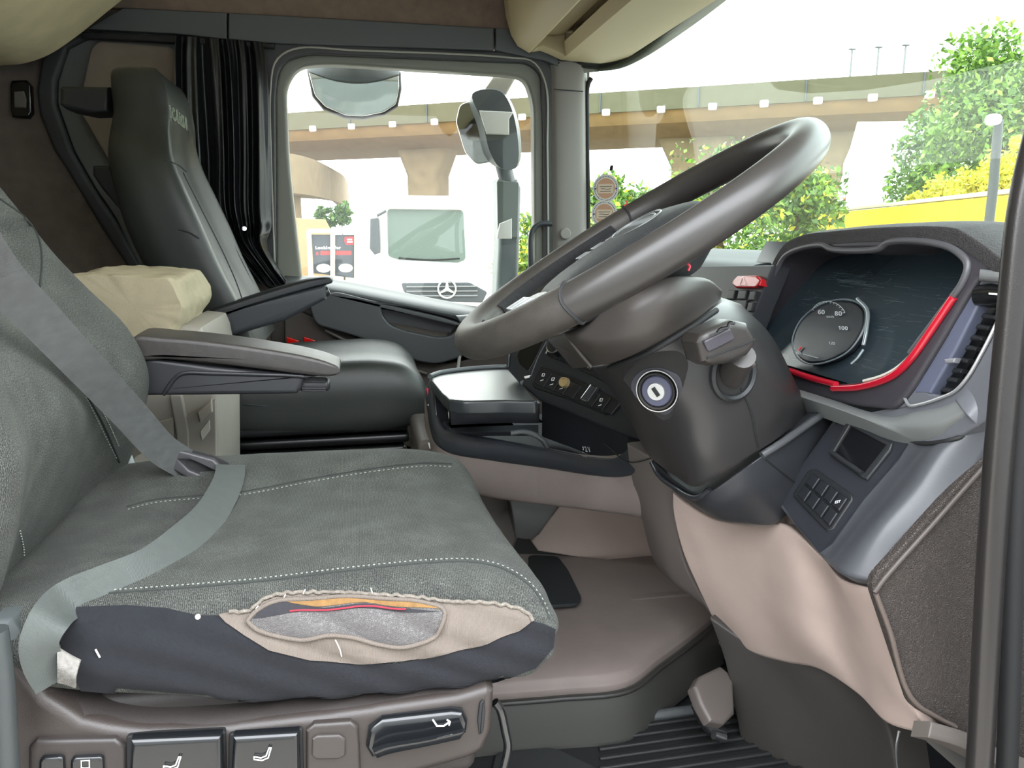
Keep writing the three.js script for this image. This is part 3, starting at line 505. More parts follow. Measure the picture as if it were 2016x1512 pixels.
{ // advertising boards on a light frame
  const Z = -15.5, P = planeZ(Z), t = thing('advert_stand', 'advertising boards with white headline in a pale metal frame', 'advert', V3(q(655, 545, 'z', Z).x, GY, Z));
  const cv = document.createElement('canvas'); cv.width = 512; cv.height = 512; const c = cv.getContext('2d');
  c.fillStyle = '#3d4148'; c.fillRect(0, 0, 512, 512); c.fillStyle = '#f4f2ee'; c.font = 'bold 56px sans-serif'; c.fillText('Looking for', 30, 190); c.fillStyle = '#b93a3c'; c.font = 'bold 74px sans-serif'; c.fillText('a', 30, 270); for (const [x, w] of [[92, 150], [270, 190]]) c.fillRect(x, 214, w, 56);
  c.fillStyle = '#c8323a'; c.beginPath(); c.moveTo(390, 20); c.lineTo(500, 20); c.lineTo(500, 130); c.lineTo(400, 130); c.lineTo(380, 80); c.fill(); c.fillStyle = '#fff'; c.fillRect(415, 50, 60, 18); c.fillRect(415, 82, 66, 18);
  c.fillStyle = '#c9c8bf'; for (const x of [120, 385]) { c.beginPath(); c.ellipse(x, 450, 86, 60, 0, 0, TAU); c.fill(); } c.fillStyle = '#8e8f88'; for (const x of [120, 385]) c.fillRect(x - 84, 452, 168, 10);
  const ct = new THREE.CanvasTexture(cv); ct.colorSpace = THREE.SRGBColorSpace;
  const a = [[613, 462], [700, 462], [700, 548], [618, 538]];
  const frame = []; for (const [p, r] of [[[[608, 455], [704, 455]], 0.05], [[[608, 455], [612, 545]], 0.05], [[[655, 455], [655, 550]], 0.05], [[[702, 455], [702, 560]], 0.05], [[[704, 455], [718, 458]], 0.04], [[[718, 458], [718, 560]], 0.04], [[[608, 545], [702, 560]], 0.05]]) frame.push(bar(p.map(([x, y]) => q(x, y, shiftPlane(P, 0.05))), r, { seg: 8 }));
  part(t, 'frame', join(frame), mat(0xd9d6b8, 0.6));
  const bg = slab(a, P, 0.05, { bevel: 0.004, round: 0.01 }); part(t, 'board', bg, mat(0x3d4148, 0.6));
  part(t, 'poster', print4(bg, [[614, 463], [699, 463], [699, 547], [618, 537]], 0.006, 4, 4), mat(0xffffff, 0.6, { map: ct }), 'dark poster with white and red lettering');
}
// planting
function leafMass(c, r, n, size, hues, squash = 1) {
  const pos = [], col = [], k = new THREE.Color();
  const blobs = []; for (let i = 0; i < 26; i++) { const a = rnd() * TAU, e = Math.acos(rr(-0.6, 1)), d = Math.pow(rnd(), 0.5) * 0.75; blobs.push([V3(Math.sin(e) * Math.cos(a) * d * r, Math.cos(e) * d * r * squash, Math.sin(e) * Math.sin(a) * d * r), r * rr(0.22, 0.4)]); }
  for (let i = 0; i < n; i++) {
    const [b, br] = blobs[Math.floor(rnd() * blobs.length)]; const d = V3(rr(-1, 1), rr(-1, 1), rr(-1, 1)).normalize().multiplyScalar(br * Math.pow(rnd(), 0.35));
    const p = c.clone().add(b).add(d), u = V3(rr(-1, 1), rr(-1, 1), rr(-1, 1)).normalize(), v = V3(rr(-1, 1), rr(-1, 1), rr(-1, 1)).cross(u).normalize(), s = size * rr(0.6, 1.3);
    const q0 = p.clone().addScaledVector(u, -s), q1 = p.clone().addScaledVector(v, s * 0.5), q2 = p.clone().addScaledVector(u, s), q3 = p.clone().addScaledVector(v, -s * 0.5);
    for (const w of [q0, q1, q2, q0, q2, q3]) pos.push(w.x, w.y, w.z);
    k.setHex(hues[Math.floor(rnd() * hues.length)]).multiplyScalar(rr(0.85, 1.15)); for (let j = 0; j < 6; j++) col.push(k.r, k.g, k.b);
  }
  const g = new THREE.BufferGeometry(); g.setAttribute('position', new THREE.Float32BufferAttribute(pos, 3)); g.setAttribute('color', new THREE.Float32BufferAttribute(col, 3)); g.computeVertexNormals(); return g;
}
const leafMat = mat(0xffffff, 0.8, { vertexColors: true, side: THREE.DoubleSide, transmission: 0.3, thickness: 0 });
function tree(name, label, cat, px, py, dist, r, n, size, hues, group, squash = 1) {
  const c = CAM.clone().addScaledVector(ray(px, py).normalize(), dist), t = thing(name, label, cat, V3(c.x, GY, c.z), group);
  part(t, 'trunk', bar([V3(c.x, GY, c.z), V3(c.x + 0.05, mix(GY, c.y, 0.5), c.z), V3(c.x, c.y, c.z)], (k) => r * 0.07 * (1.3 - k), { n: 8, seg: 8 }), mat(0x5a4a38, 0.9));
  const low = name.endsWith('bush') ? mergeGeometries([leafMass(c, r, n, size, hues, squash), leafMass(V3(c.x, c.y - r * 1.0, c.z), r * 1.1, n, size, hues, squash)]) : leafMass(c, r, n, size, hues, squash);
  const m = part(t, 'foliage', low, leafMat); m.userData.kind = 'stuff'; return t;
}
const GREEN = [0x5d7f2c, 0x6f9433, 0x4b6d25, 0x86a83e, 0x3f5c22], YEL = [0xd3c832, 0xbdb92f, 0xe0cf3c, 0x9faa34], DEEP = [0x44652a, 0x55782f, 0x37552a];
tree('leafy_tree', 'large sunlit green tree behind the yellow wall', 'tree', 1985, 240, 26, 2.7, 9000, 0.11, GREEN);
tree('leafy_tree', 'green tree crown between white trailer and street lamp', 'tree', 1870, 320, 31, 2.35, 6000, 0.12, [...GREEN, ...DEEP]);
for (const [i, [x, y, r]] of [[1850, 395, 0.75], [1920, 375, 0.8], [1975, 350, 0.8], [2020, 330, 0.9], [1806, 402, 0.45]].entries()) tree('yellow_shrub', 'yellow leaved shrub along the top of yellow wall', 'shrub', x, y, 21.5 + (i === 4 ? 4 : i % 2 * 1.6), r * 0.95, 1500, 0.07, YEL, 'yellow shrubs behind the wall');
for (const [i, [x, y, r]] of [[1200, 415, 1.2], [1250, 430, 1.3], [1330, 420, 1.5], [1420, 380, 1.9], [1500, 420, 1.7], [1570, 400, 1.8], [1620, 440, 1.3]].entries()) tree('roadside_bush', 'roadside bush of mixed green and yellow leaves beyond the windscreen', 'bush', x, y, 20 + (i * 3 % 7) * 2.6, r * (20 + (i * 3 % 7) * 2.6) / 24, 2600, 0.1, [...GREEN, ...GREEN, ...DEEP, ...YEL.slice(1, 2)], 'roadside bushes below the flyover');
for (const [x, y, r, d] of [[1042, 480, 1.1, 22], [1050, 530, 0.9, 20]]) tree('door_side_bush', 'bright green bush glimpsed beside the passenger door mirror', 'bush', x, y, d, r, 1400, 0.09, [...GREEN, ...YEL.slice(0, 2)], 'bushes beside the passenger mirror');
for (const [x, y] of [[672, 428], [640, 433]]) tree('far_tree', 'small far tree above the advertising boards', 'tree', x, y, 34, 0.55, 700, 0.12, DEEP, 'far trees above the advertising boards', 1.3);
{ // yellow wall with coping
  const Y = 1.8, a = q(1632, 414, 'y', Y), b = q(2080, 362, 'y', Y), d = b.clone().sub(a).normalize(), n = V3(-d.z, 0, d.x); if (n.dot(CAM.clone().sub(a)) < 0) n.negate();
  const t = thing('yellow_wall', 'bright yellow panel wall with pale coping beyond windscreen', 'wall', V3(a.x, GY, a.z)), L = a.distanceTo(b), pn = 4;
  for (let i = 0; i < pn; i++) { const c = a.clone().addScaledVector(d, L * (i + 0.5) / pn); part(t, 'panel', orient(rbox(L / pn - 0.012, Y - GY - 0.1, 0.1, 0.01), V3(c.x, (Y + GY) / 2 - 0.05, c.z), n, d), X.yellow); }
  const c = a.clone().lerp(b, 0.5); part(t, 'coping', orient(rbox(L + 0.1, 0.09, 0.16, 0.02), V3(c.x, Y - 0.04, c.z), n, d), mat(0xa89f84, 0.8));
  part(t, 'end_post', orient(rbox(0.09, Y - GY, 0.16, 0.02), V3(a.x, (Y + GY) / 2, a.z), n, d), mat(0xd9d2b4, 0.8));
}
{ // tall white trailer behind the wall
  const dist = 38, P = { o: CAM.clone().addScaledVector(ray(1760, 320).normalize(), dist), n: CAM.clone().sub(CAM.clone().addScaledVector(ray(1760, 320), dist)).setY(0).normalize() };
  const t = thing('white_trailer', 'tall white trailer side parked behind the yellow wall', 'trailer', V3(P.o.x, GY, P.o.z));
  part(t, 'body', slab([[1640, 412], [1688, 240], [1900, 236], [1900, 700], [1640, 700]], P, 2.4, { bevel: 0.03, round: 0.04 }), X.white);
  part(t, 'door_rod', bar([[1676, 300], [1663, 400]].map(([x, y]) => q(x, y, shiftPlane(P, 0.03))), 0.015), X.pole);
  part(t, 'marker', slab([[1660, 390], [1665, 390], [1665, 404], [1660, 404]], shiftPlane(P, 0.06), 0.05, { bevel: 0.005, round: 0.01 }), M.red, 'red side marker');
}
{ const t = thing('street_lamp', 'grey street lamp post standing behind yellow wall', 'street lamp', V3(0, 0, 0)); const a = q(1955, 372, 'y', 1.6), b = CAM.clone().addScaledVector(ray(1966, 236).normalize(), a.distanceTo(CAM)); const foot = V3(a.x, GY, a.z), off = V3(foot.x, GY, foot.z); t.position.copy(off);
  part(t, 'post', bar([foot, a.clone(), b], (k) => 0.065 - 0.01 * k, { seg: 10, straight: true }), mat(0x3a3c3d, 0.6)); part(t, 'lamp_head', orient(rbox(0.18, 0.14, 0.16, 0.06), b.clone().add(V3(-0.08, 0, 0)), V3(0, 0, 1), V3(1, 0, 0)), X.white); }
// ------------------------------------------------------------------ passenger door
{
  const d = new THREE.Group(); d.name = 'door_1'; d.userData = { kind: 'structure', label: 'passenger door with window, armrest panel and pull handle' }; d.position.copy(q(800, 1000, 'z', -1.12)); scene.add(d);
  const zf = planeZ(-1.115);
  // outer gasket, frame and pale seal round the glass
  const outer = [[505, 74], [700, 88], [1000, 101], [1072, 104], [1094, 150], [1098, 650], [1040, 645], [505, 566]], inner = [[562, 172], [585, 132], [640, 126], [1000, 148], [1034, 154], [1050, 200], [1052, 505], [1048, 620], [594, 552], [570, 330]];
  const rO = 0.075, fr = slab(outer, planeZ(-1.10), 0.05, { bevel: 0.008, round: rO, holes: [{ pts: [[542, 180], [552, 125], [600, 106], [1040, 124], [1064, 145], [1070, 250], [1071, 640], [545, 560]].map(([x, y]) => q(x, y, planeZ(-1.10))), round: 0.06 }] });
  part(d, 'door_gasket', fr, plastic(0x3c3d3e, 0.45));
  part(d, 'window_frame', slab([[540, 170], [553, 118], [605, 104], [1040, 121], [1068, 145], [1074, 250], [1074, 650], [543, 565]], planeZ(-1.118), 0.06, { bevel: 0.012, round: 0.07, holes: [{ pts: inner.map(([x, y]) => q(x, y, planeZ(-1.118))), round: [0.05, 0.07, 0.05, 0.04, 0.05, 0.05, 0.02, 0.02, 0.02, 0.05] }] }), plastic(0x77786f, 0.45), 'grey inner frame round the glass');
  part(d, 'seal', bar([[542, 560], [533, 300], [532, 180], [543, 120], [580, 96], [700, 99], [1000, 113], [1050, 122], [1074, 165], [1078, 300], [1080, 560]].map(([x, y]) => q(x, y, planeZ(-1.094))), 0.0035, { n: 120, seg: 6 }), mat(0x9c9a90, 0.4), 'pale line of the door seal');
  part(d, 'glass', slab([[550, 110], [1070, 125], [1075, 660], [550, 580]], planeZ(-1.155), 0.005, { bevel: 0, round: 0.02 }), M.glass);
  part(d, 'door_shell', slab([V3(-0.32, 0.86, -1.12), q(545, 566, planeZ(-1.12)), q(1075, 645, planeZ(-1.12)), V3(0.80, 0.68, -1.12), V3(0.80, 0.0, -1.12), V3(-0.32, 0.0, -1.12)], planeZ(-1.12), 0.08, { bevel: 0.004, round: 0.01 }), M.brown);
  // top ledge: a rounded bolster that slopes down to the front
  const ledge = (z, dy) => [[560, 543], [650, 552], [760, 572], [860, 592], [960, 611], [1040, 628]].map(([x, y]) => q(x, y + dy, 'z', z));
  part(d, 'sill', patch([ledge(-1.14, -4), ledge(-1.10, 2), ledge(-1.03, 12), ledge(-1.005, 22), ledge(-1.02, 34)], { nu: 30, nv: 16, back: [0, -0.03, -0.09], rim: 0.008 }), plastic(0x4c4e50, 0.42));
  // armrest panel with the pull recess
  const arm = slab([[605, 590], [660, 574], [755, 598], [860, 622], [950, 648], [1000, 662], [985, 690], [945, 690], [900, 706], [860, 718], [820, 712], [770, 690], [700, 662], [620, 640]], planeZ(-0.985), 0.12, { bevel: 0.007, round: 0.03, holes: [{ pts: [[750, 601], [800, 606], [880, 624], [908, 634], [902, 648], [886, 662], [862, 664], [800, 652], [768, 640], [752, 620]].map(([x, y]) => q(x, y, planeZ(-0.985))), round: 0.015 }] });
  part(d, 'armrest_panel', arm, plastic(0x45474a, 0.45));
  part(d, 'pull_recess', slab([[742, 592], [915, 626], [905, 670], [760, 645]], planeZ(-1.05), 0.03, { bevel: 0.003, round: 0.02 }), plastic(0x45474a, 0.45));
  part(d, 'pull_cup', patch([[[762, 634], [800, 640], [850, 650], [884, 654]].map(([x, y]) => q(x, y, 'z', -1.04)), [[766, 644], [802, 654], [852, 664], [880, 662]].map(([x, y]) => q(x, y, 'z', -1.0))], { nu: 12, nv: 4, back: [0, -0.01, -0.01], rim: 0.003 }), M.brown, 'taupe lining of the pull recess');
  part(d, 'door_release', slab([[898, 622], [925, 620], [925, 636], [905, 634]], planeZ(-0.975), 0.02, { bevel: 0.005, round: 0.006 }), mat(0x9ea3a4, 0.3, { metalness: 0.6 }), 'satin door release lever');
  part(d, 'trim_line', bar([[640, 650], [720, 690], [790, 720], [840, 735]].map(([x, y]) => q(x, y, 'z', -1.02)), 0.006, { n: 20 }), plastic(0x65605b, 0.5));
  part(d, 'lower_panel', patch([[[560, 600], [650, 640], [760, 690], [860, 716], [960, 700], [1040, 690]].map(([x, y]) => q(x, y, 'z', -1.045)), [[560, 680], [650, 700], [760, 740], [860, 760], [960, 760], [1040, 760]].map(([x, y]) => q(x, y, 'z', -1.06)), [[560, 860], [650, 860], [760, 880], [860, 880], [960, 880], [1040, 880]].map(([x, y]) => q(x, y, 'z', -1.08))], { nu: 20, nv: 12, back: [0, 0, -0.05], rim: 0.006 }), M.brown);
  for (const [a, b] of [[564, 588], [598, 622]]) part(d, 'reflector', slab([[a, 663], [b, 671], [b + 2, 690], [a + 1, 684]], planeZ(-1.03), 0.015, { bevel: 0.003, round: 0.003 }), mat(0xe3150f, 0.2, { clearcoat: 0.6 }), 'bright red door reflector');
  part(d, 'door_skin', slab([V3(-0.32, 0.80, -1.205), V3(0.80, 0.66, -1.205), V3(0.80, -0.9, -1.205), V3(-0.32, -0.9, -1.205)], planeZ(-1.205), 0.02, { bevel: 0.004, round: 0.02 }), mat(0xe8e6df, 0.35, { clearcoat: 0.5 }), 'white outer door skin');
  part(d, 'door_strap', bar([[905, 700], [902, 722], [898, 752]].map(([x, y]) => q(x, y, 'z', -0.99)), 0.006), mat(0xb8b9b4, 0.5), 'pale door strap');
  part(d, 'grab_handle', bar([[1046, 540], [1045, 500], [1048, 455], [1060, 442], [1086, 440]].map(([x, y]) => q(x, y, 'z', -1.06)), 0.011, { n: 40, seg: 12 }), plastic(0x34373a, 0.4), 'black bent grab handle');
}
// ------------------------------------------------------------------ mirrors outside the passenger window
{
  const m = thing('kerb_mirror', 'wide kerb mirror hanging above the passenger window outside', 'mirror', q(695, 228, 'z', -1.5));
  const zp = planeOf(q(620, 140, 'z', -1.445), q(780, 140, 'z', -1.445), q(700, 225, 'z', -1.465));
  part(m, 'glass', slab([[606, 136], [660, 152], [700, 158], [740, 154], [785, 142], [786, 172], [780, 205], [755, 221], [715, 229], [680, 227], [640, 210], [620, 188]], zp, 0.02, { bevel: 0.004, round: 0.01 }), M.mirrorGlass, 'wide convex mirror glass');
  part(m, 'housing', slab([[603, 134], [640, 128], [780, 132], [790, 142], [791, 176], [784, 208], [757, 225], [715, 233], [678, 231], [636, 214], [614, 188]], planeZ(-1.475), 0.06, { bevel: 0.015, round: 0.02 }), M.darker);
  part(m, 'hood', patch([[[604, 134], [650, 130], [700, 129], [745, 131], [786, 138]].map(([x, y]) => q(x, y, 'z', -1.44)), [[606, 140], [655, 156], [700, 162], [745, 158], [786, 146]].map(([x, y]) => q(x, y, 'z', -1.42))], { nu: 16, nv: 4, back: [0, 0, -0.04], rim: 0.004 }), plastic(0x3f4748, 0.4));
  part(m, 'arm', bar([q(695, 100, 'z', -1.5), q(695, 90, 'z', -1.2)], 0.02), M.black);
  part(m, 'bracket', slab([[655, 60], [735, 60], [735, 136], [655, 136]], planeZ(-1.47), 0.05, { bevel: 0.01, round: 0.015 }), M.black);
}
{
  const m = thing('door_mirror', 'tall passenger door mirror on a folding arm outside', 'mirror', q(1000, 560, 'z', -1.45));
  part(m, 'glass', slab([[905, 205], [945, 192], [958, 260], [972, 318], [938, 325], [915, 300], [897, 240]], planeOf(q(905, 205, 'z', -1.53), q(915, 300, 'z', -1.53), q(960, 260, 'z', -1.50)), 0.02, { bevel: 0.004, round: 0.02 }), M.mirrorGlass, 'bright mirror glass');
  const hs = [[[930, 185], [985, 180], [1012, 230], [1016, 330], [985, 330], [965, 300], [950, 240]].map(([x, y]) => q(x, y, 'z', -1.44)), [[925, 190], [985, 176], [1018, 230], [1020, 325], [985, 332], [955, 310], [940, 250]].map(([x, y]) => q(x, y, 'z', -1.52)), [[935, 200], [980, 190], [1005, 235], [1008, 310], [985, 320], [965, 300], [950, 250]].map(([x, y]) => q(x, y, 'z', -1.62))];
  part(m, 'housing', loft(hs, { nl: 40, ns: 14, crease: 0.9 }), plastic(0x40474a, 0.4));
  part(m, 'cover', slab([[943, 217], [1012, 220], [1003, 234], [1003, 266], [958, 264]], planeZ(-1.435), 0.03, { bevel: 0.006, round: 0.008 }), plastic(0xbfc2bd, 0.4), 'pale grey cover plate');
  part(m, 'upper_arm', slab([[970, 148], [1018, 150], [990, 200], [945, 185]], planeZ(-1.47), 0.06, { bevel: 0.015, round: 0.01 }), plastic(0x87867c, 0.5));
  part(m, 'lower_glass', slab([[978, 355], [1022, 358], [1020, 470], [980, 462]], planeZ(-1.46), 0.02, { bevel: 0.004, round: 0.01 }), plastic(0x59625f, 0.3));
  part(m, 'lower_housing', slab([[980, 352], [1020, 352], [1027, 370], [1022, 545], [990, 600], [976, 600], [982, 480]], planeZ(-1.47), 0.14, { bevel: 0.02, round: 0.02 }), plastic(0x586265, 0.4));
  part(m, 'plate', slab([[984, 440], [1008, 430], [1008, 470], [978, 470]], planeZ(-1.45), 0.02, { bevel: 0.004, round: 0.004 }), plastic(0xc6c9c6, 0.4), 'pale plate');
  part(m, 'hinge_arm', bar([q(1010, 560, 'z', -1.5), q(1080, 560, 'z', -1.2)], 0.03), M.black);
  part(m, 'neck', bar([[985, 300], [992, 330], [1000, 360]].map(([x, y]) => q(x, y, 'z', -1.50)), 0.035, { n: 10 }), plastic(0x3f474a, 0.4));
}
// ------------------------------------------------------------------ curtain
{
  const c = thing('cab_curtain', 'black satin curtain gathered beside the passenger window', 'curtain', q(440, 560, 'z', -1.03));
  const rows = [[70, 345, 516], [110, 344, 524], [200, 346, 530], [300, 350, 533], [400, 354, 534], [440, 374, 534], [470, 410, 526], [520, 465, 548], [558, 498, 574]];
  const N = 220, back = 0.006; const pos = [], idx = [];
  const R = rows.length * 6; const rc = (k) => new THREE.CatmullRomCurve3(rows.map((r) => V3(r[k], r[0], 0)));
  const L = rc(1), Rr = rc(2);
  for (let j = 0; j <= R; j++) for (let i = 0; i <= N; i++) {
    const t = j / R, s = i / N, a = L.getPoint(t), b = Rr.getPoint(t); const px = mix(a.x, b.x, s), py = mix(a.y, b.y, s) + 12 * s * (t < 0.2 ? 1 : 0.6);
    const ph = s * TAU * 5.6 + 1.6 * Math.sin(s * 9 + 0.6) + 0.8 * Math.sin(t * 4 + s * 6) ; const amp = mix(0.016, 0.03, smooth(0, 0.4, t)) * (1 - 0.5 * smooth(0.65, 1, t)) * (0.7 + 0.5 * Math.sin(s * 23 + 1));
    let z = -1.045 + amp * Math.sin(ph) + 0.004 * Math.sin(ph * 2.0 + t * 3) + 0.012 * fbm(s * 5, t * 3, 2, 2) + 0.035 * smooth(0.55, 0.72, t) * Math.sin(s * 5 + t * 14) * (1 - smooth(0.85, 1, t));
    const p = q(px, py, 'z', z); pos.push(p.x, p.y, p.z);
  }
  for (let j = 0; j < R; j++) for (let i = 0; i < N; i++) { const a = j * (N + 1) + i; idx.push(a, a + N + 1, a + 1, a + 1, a + N + 1, a + N + 2); }
  const g = new THREE.BufferGeometry(); g.setAttribute('position', new THREE.Float32BufferAttribute(pos, 3)); g.setIndex(idx);
  part(c, 'cloth', fin(g, 2), mat(0x131518, 0.34, { side: THREE.DoubleSide, sheen: 0.4, sheenRoughness: 0.4, sheenColor: new THREE.Color(0x556066) }));
  part(c, 'rail', slab([[160, 62], [350, 70], [540, 86], [540, 94], [350, 84], [160, 74]], planeZ(-1.06), 0.03, { bevel: 0.004, round: 0 }), M.rubber);
  const b = q(481, 450, 'z', -0.985); part(c, 'tie_clip', latheAt([[0, 0.004], [0.008, 0.003], [0.009, 0], [0, 0]], b, V3(0.1, 0.1, 1), 16), M.chrome, 'shiny tie clip');
}
// ------------------------------------------------------------------ seats: a loop of seat section in the x-y plane seen along z
const fabricMap = tex(1024, (u, v) => { const rib = Math.sin(u * TAU * 120 + 0.8 * Math.sin(v * TAU * 60)), k = 1 + 0.26 * rib + 1.8 * tfbm(u, v, 150, 4, 2) + 0.5 * tfbm(u, v, 5, 21, 4); return [0.268 * k, 0.276 * k, 0.26 * k]; }, { srgb: true, channels: 3, size: 0.26 });
const seatFabric = mat(0xffffff, 0.85, { map: fabricMap, bumpMap: T.knit, bumpScale: 0.0011, sheen: 0.35, sheenRoughness: 0.5, sheenColor: new THREE.Color(0x90938f) });
const vinyl = worn(0x2a2e2c, 0.06, 0.38, T.leatherFine, 0.0001, {}, 0.4);
const vinylDark = mat(0x101216, 0.6, { bumpMap: T.leatherFine, bumpScale: 0.0001 });
// backrest from a list of [front x, y, half width, thickness, bolster] stations; zc its middle
function backrest(st, zc, { nl = 64, ns = 60 } = {}) {
  return loft(st.map(([x, y, hw, th, bo, lean = 0.35]) => {
    const up = V3(lean, 0, 0), l = [];
    const f = (z, dx) => V3(x + dx, y, zc + z);
    // counter-clockwise from front middle
    const pts = [[0, 0], [0.45, 0], [0.72, bo * 0.6], [0.88, bo], [0.985, bo * 0.55], [1.0, -th * 0.35], [0.97, -th * 0.75], [0.85, -th], [0.4, -th * 1.02], [0, -th * 1.02], [-0.4, -th * 1.02], [-0.85, -th], [-0.97, -th * 0.75], [-1.0, -th * 0.35], [-0.985, bo * 0.55], [-0.88, bo], [-0.72, bo * 0.6], [-0.45, 0]];
    for (const [s, d] of pts) l.push(f(s * hw, d)); return l;
  }), { nl, ns, crease: 1.4 });
}
{ // passenger seat
  const zc = -0.64, near = -0.40;
  const seat = thing('passenger_seat', 'dark vinyl passenger seat with integrated headrest beside the curtain', 'seat', V3(-0.1, 0, zc));
  // backrest guided by its near front edge in the photo
  const guide = [[505, 690], [470, 600], [430, 520], [395, 440], [362, 370], [335, 310], [322, 260], [318, 210], [308, 160], [290, 122], [262, 108]].map(([x, y]) => q(x, y, 'z', near));
  const hw = [0.25, 0.26, 0.26, 0.26, 0.25, 0.23, 0.19, 0.17, 0.16, 0.145, 0.10], th = [0.12, 0.16, 0.17, 0.165, 0.15, 0.14, 0.14, 0.14, 0.135, 0.115, 0.05], bo = [0.0, 0.012, 0.02, 0.025, 0.025, 0.02, 0.01, 0.0, 0.0, 0.0, 0.0];
  const st = guide.map((p, i) => [p.x - bo[i], p.y, hw[i], th[i], bo[i]]);
  const back = backrest(st, zc);
  part(seat, 'backrest', back, vinyl);
  // cushion
  const cl = []; for (const [x, yt, yb, s] of [[-0.46, 0.60, 0.5, 0.9], [-0.44, 0.63, 0.47, 1], [-0.3, 0.645, 0.45, 1], [-0.1, 0.655, 0.44, 1], [0.05, 0.655, 0.44, 1], [0.13, 0.635, 0.45, 0.99], [0.175, 0.59, 0.46, 0.97], [0.192, 0.53, 0.48, 0.92]]) {
    const w = 0.275 * s, h = yt - yb; cl.push([[-w * 0.6, yt - 0.004], [0, yt - 0.01], [w * 0.6, yt - 0.004], [w * 0.88, yt - h * 0.06], [w * 0.98, yt - h * 0.28], [w, yt - h * 0.6], [w * 0.97, yb + h * 0.08], [w * 0.8, yb], [0, yb], [-w * 0.8, yb], [-w * 0.97, yb + h * 0.08], [-w, yt - h * 0.6], [-w * 0.98, yt - h * 0.28], [-w * 0.88, yt - h * 0.06]].map(([z, y]) => V3(x, y, zc + z)));
  }
  const cush = loft(cl, { nl: 64, ns: 50, crease: 1.4 }); part(seat, 'cushion', cush, vinyl);
  const sk = slab([[432, 765], [620, 760], [815, 772], [822, 790], [812, 800], [808, 838], [700, 852], [540, 862], [430, 868]], planeZ(-0.372), 0.53, { bevel: 0.015, round: 0.01 }); part(seat, 'skirt', sk, vinylDark, 'black skirt under the cushion');
  for (const [y, o] of [[848, 0], [872, 4], [896, -2], [920, 3], [945, 0]]) part(seat, 'bellows_fold', fin(rbox(0.53, 0.03, 0.5, 0.014, 3).translate(q(620 + o, y, 'z', -0.39).x, q(620, y, 'z', -0.39).y, zc), 1), mat(0x101214, 0.35));
  part(seat, 'base', box(-0.38, 0.1, 0.0, 0.34, zc - 0.2, zc + 0.2, 0.02), M.black);
  part(seat, 'skirt_seam', bar([[432, 800], [470, 796], [560, 800], [640, 797], [760, 790], [815, 783]].map(([x, y]) => at(sk, x, y, 0.001)), 0.002, { n: 40, seg: 6 }), mat(0x2d3135, 0.4));
  // headrest bracket towards the wall
  part(seat, 'belt_guide', slab([[116, 172], [122, 168], [214, 170], [214, 222], [175, 224], [128, 214], [116, 205]], planeZ(-0.62), 0.1, { bevel: 0.012, round: 0.01 }), plastic(0x2b2d2f, 0.5), 'black arm behind the headrest');
  part(seat, 'side_bracket', slab([[182, 326], [216, 326], [250, 430], [200, 372], [182, 345]], planeZ(-0.60), 0.06, { bevel: 0.008, round: 0.01 }), M.black);
  // seams
  const seam = (geo, pts, n = 40) => bar(traceFine(geo, pts, 0.0005, n), 0.0022, { n, seg: 6 });
  const sm = mat(0x14181a, 0.6);
  part(seat, 'seam', seam(back, [[324, 314], [338, 320], [352, 326], [366, 338]], 16), sm);
  part(seat, 'seam', seam(back, [[360, 340], [400, 420], [440, 500], [470, 570], [490, 640]], 40), sm);
  part(seat, 'seam', seam(back, [[352, 452], [372, 458], [392, 470]], 12), sm);
  // lettering on the headrest
  const cv = document.createElement('canvas'); cv.width = 512; cv.height = 128; const c = cv.getContext('2d'); c.fillStyle = '#000'; c.fillRect(0, 0, 512, 128); c.strokeStyle = '#fff'; c.lineWidth = 10; c.font = 'bold 112px sans-serif'; c.strokeText('SCANIA', 14, 106);
  const al = new THREE.CanvasTexture(cv);
  part(seat, 'embroidery', print4(back, [[322, 198], [374, 234], [374, 270], [323, 234]], 0.0015, 14, 6), mat(0x7d8577, 0.8, { alphaMap: al, transparent: true, side: THREE.DoubleSide }), 'outlined embroidered lettering');
  // armrest, folded slightly up
  const ar = planeZ(-0.345); const a0 = slab([[385, 640], [398, 622], [640, 560], [642, 590], [560, 632], [470, 658], [440, 668], [410, 670], [392, 655]], ar, 0.075, { bevel: 0.012, round: 0.015 });
  const arm = part(seat, 'armrest', a0, plastic(0x34373b, 0.45));
  const pad = [[[382, 634], [396, 618], [450, 598], [520, 575], [600, 552], [640, 546], [652, 548]], [[384, 642], [400, 632], [455, 614], [525, 592], [605, 568], [642, 557], [654, 552]]];
  part(arm, 'pad', loft([0, 0.01, 0.05, 0.085, 0.095].map((dz, k) => { const s = [0.5, 1, 1, 1, 0.5][k]; const z = -0.34 - dz; const top = pad[0].map(([x, y]) => q(x, y, 'z', -0.34)), bot = pad[1].map(([x, y]) => q(x, y + 4, 'z', -0.34)).reverse(); return [...top, ...bot].map((p, i, L) => { const m = L[L.length - 1 - i]; const c0 = p.clone().lerp(m, 0.5); const w = c0.lerp(p, s); return V3(w.x, w.y, z); }); }), { nl: 60, ns: 20, crease: 1.0 }), mat(0x23262a, 0.4, { bumpMap: T.leatherFine, bumpScale: 0.0001 }));
  part(arm, 'pivot', latheAt([[0, 0.004], [0.017, 0.004], [0.02, 0.001], [0.02, -0.01], [0, -0.01]], q(418, 648, 'z', -0.343), V3(0, 0, 1)), plastic(0x3b3e42, 0.4));
  const k0 = q(598, 590, 'z', -0.38), k1 = q(648, 572, 'z', -0.38); part(arm, 'adjuster_knob', bar([k0, k0.clone().lerp(k1, 0.5), k1], (t) => (t > 0.93 ? 0.011 : 0.014), { n: 12, seg: 16 }), mat(0x2c2e31, 0.35), 'ribbed adjuster knob');
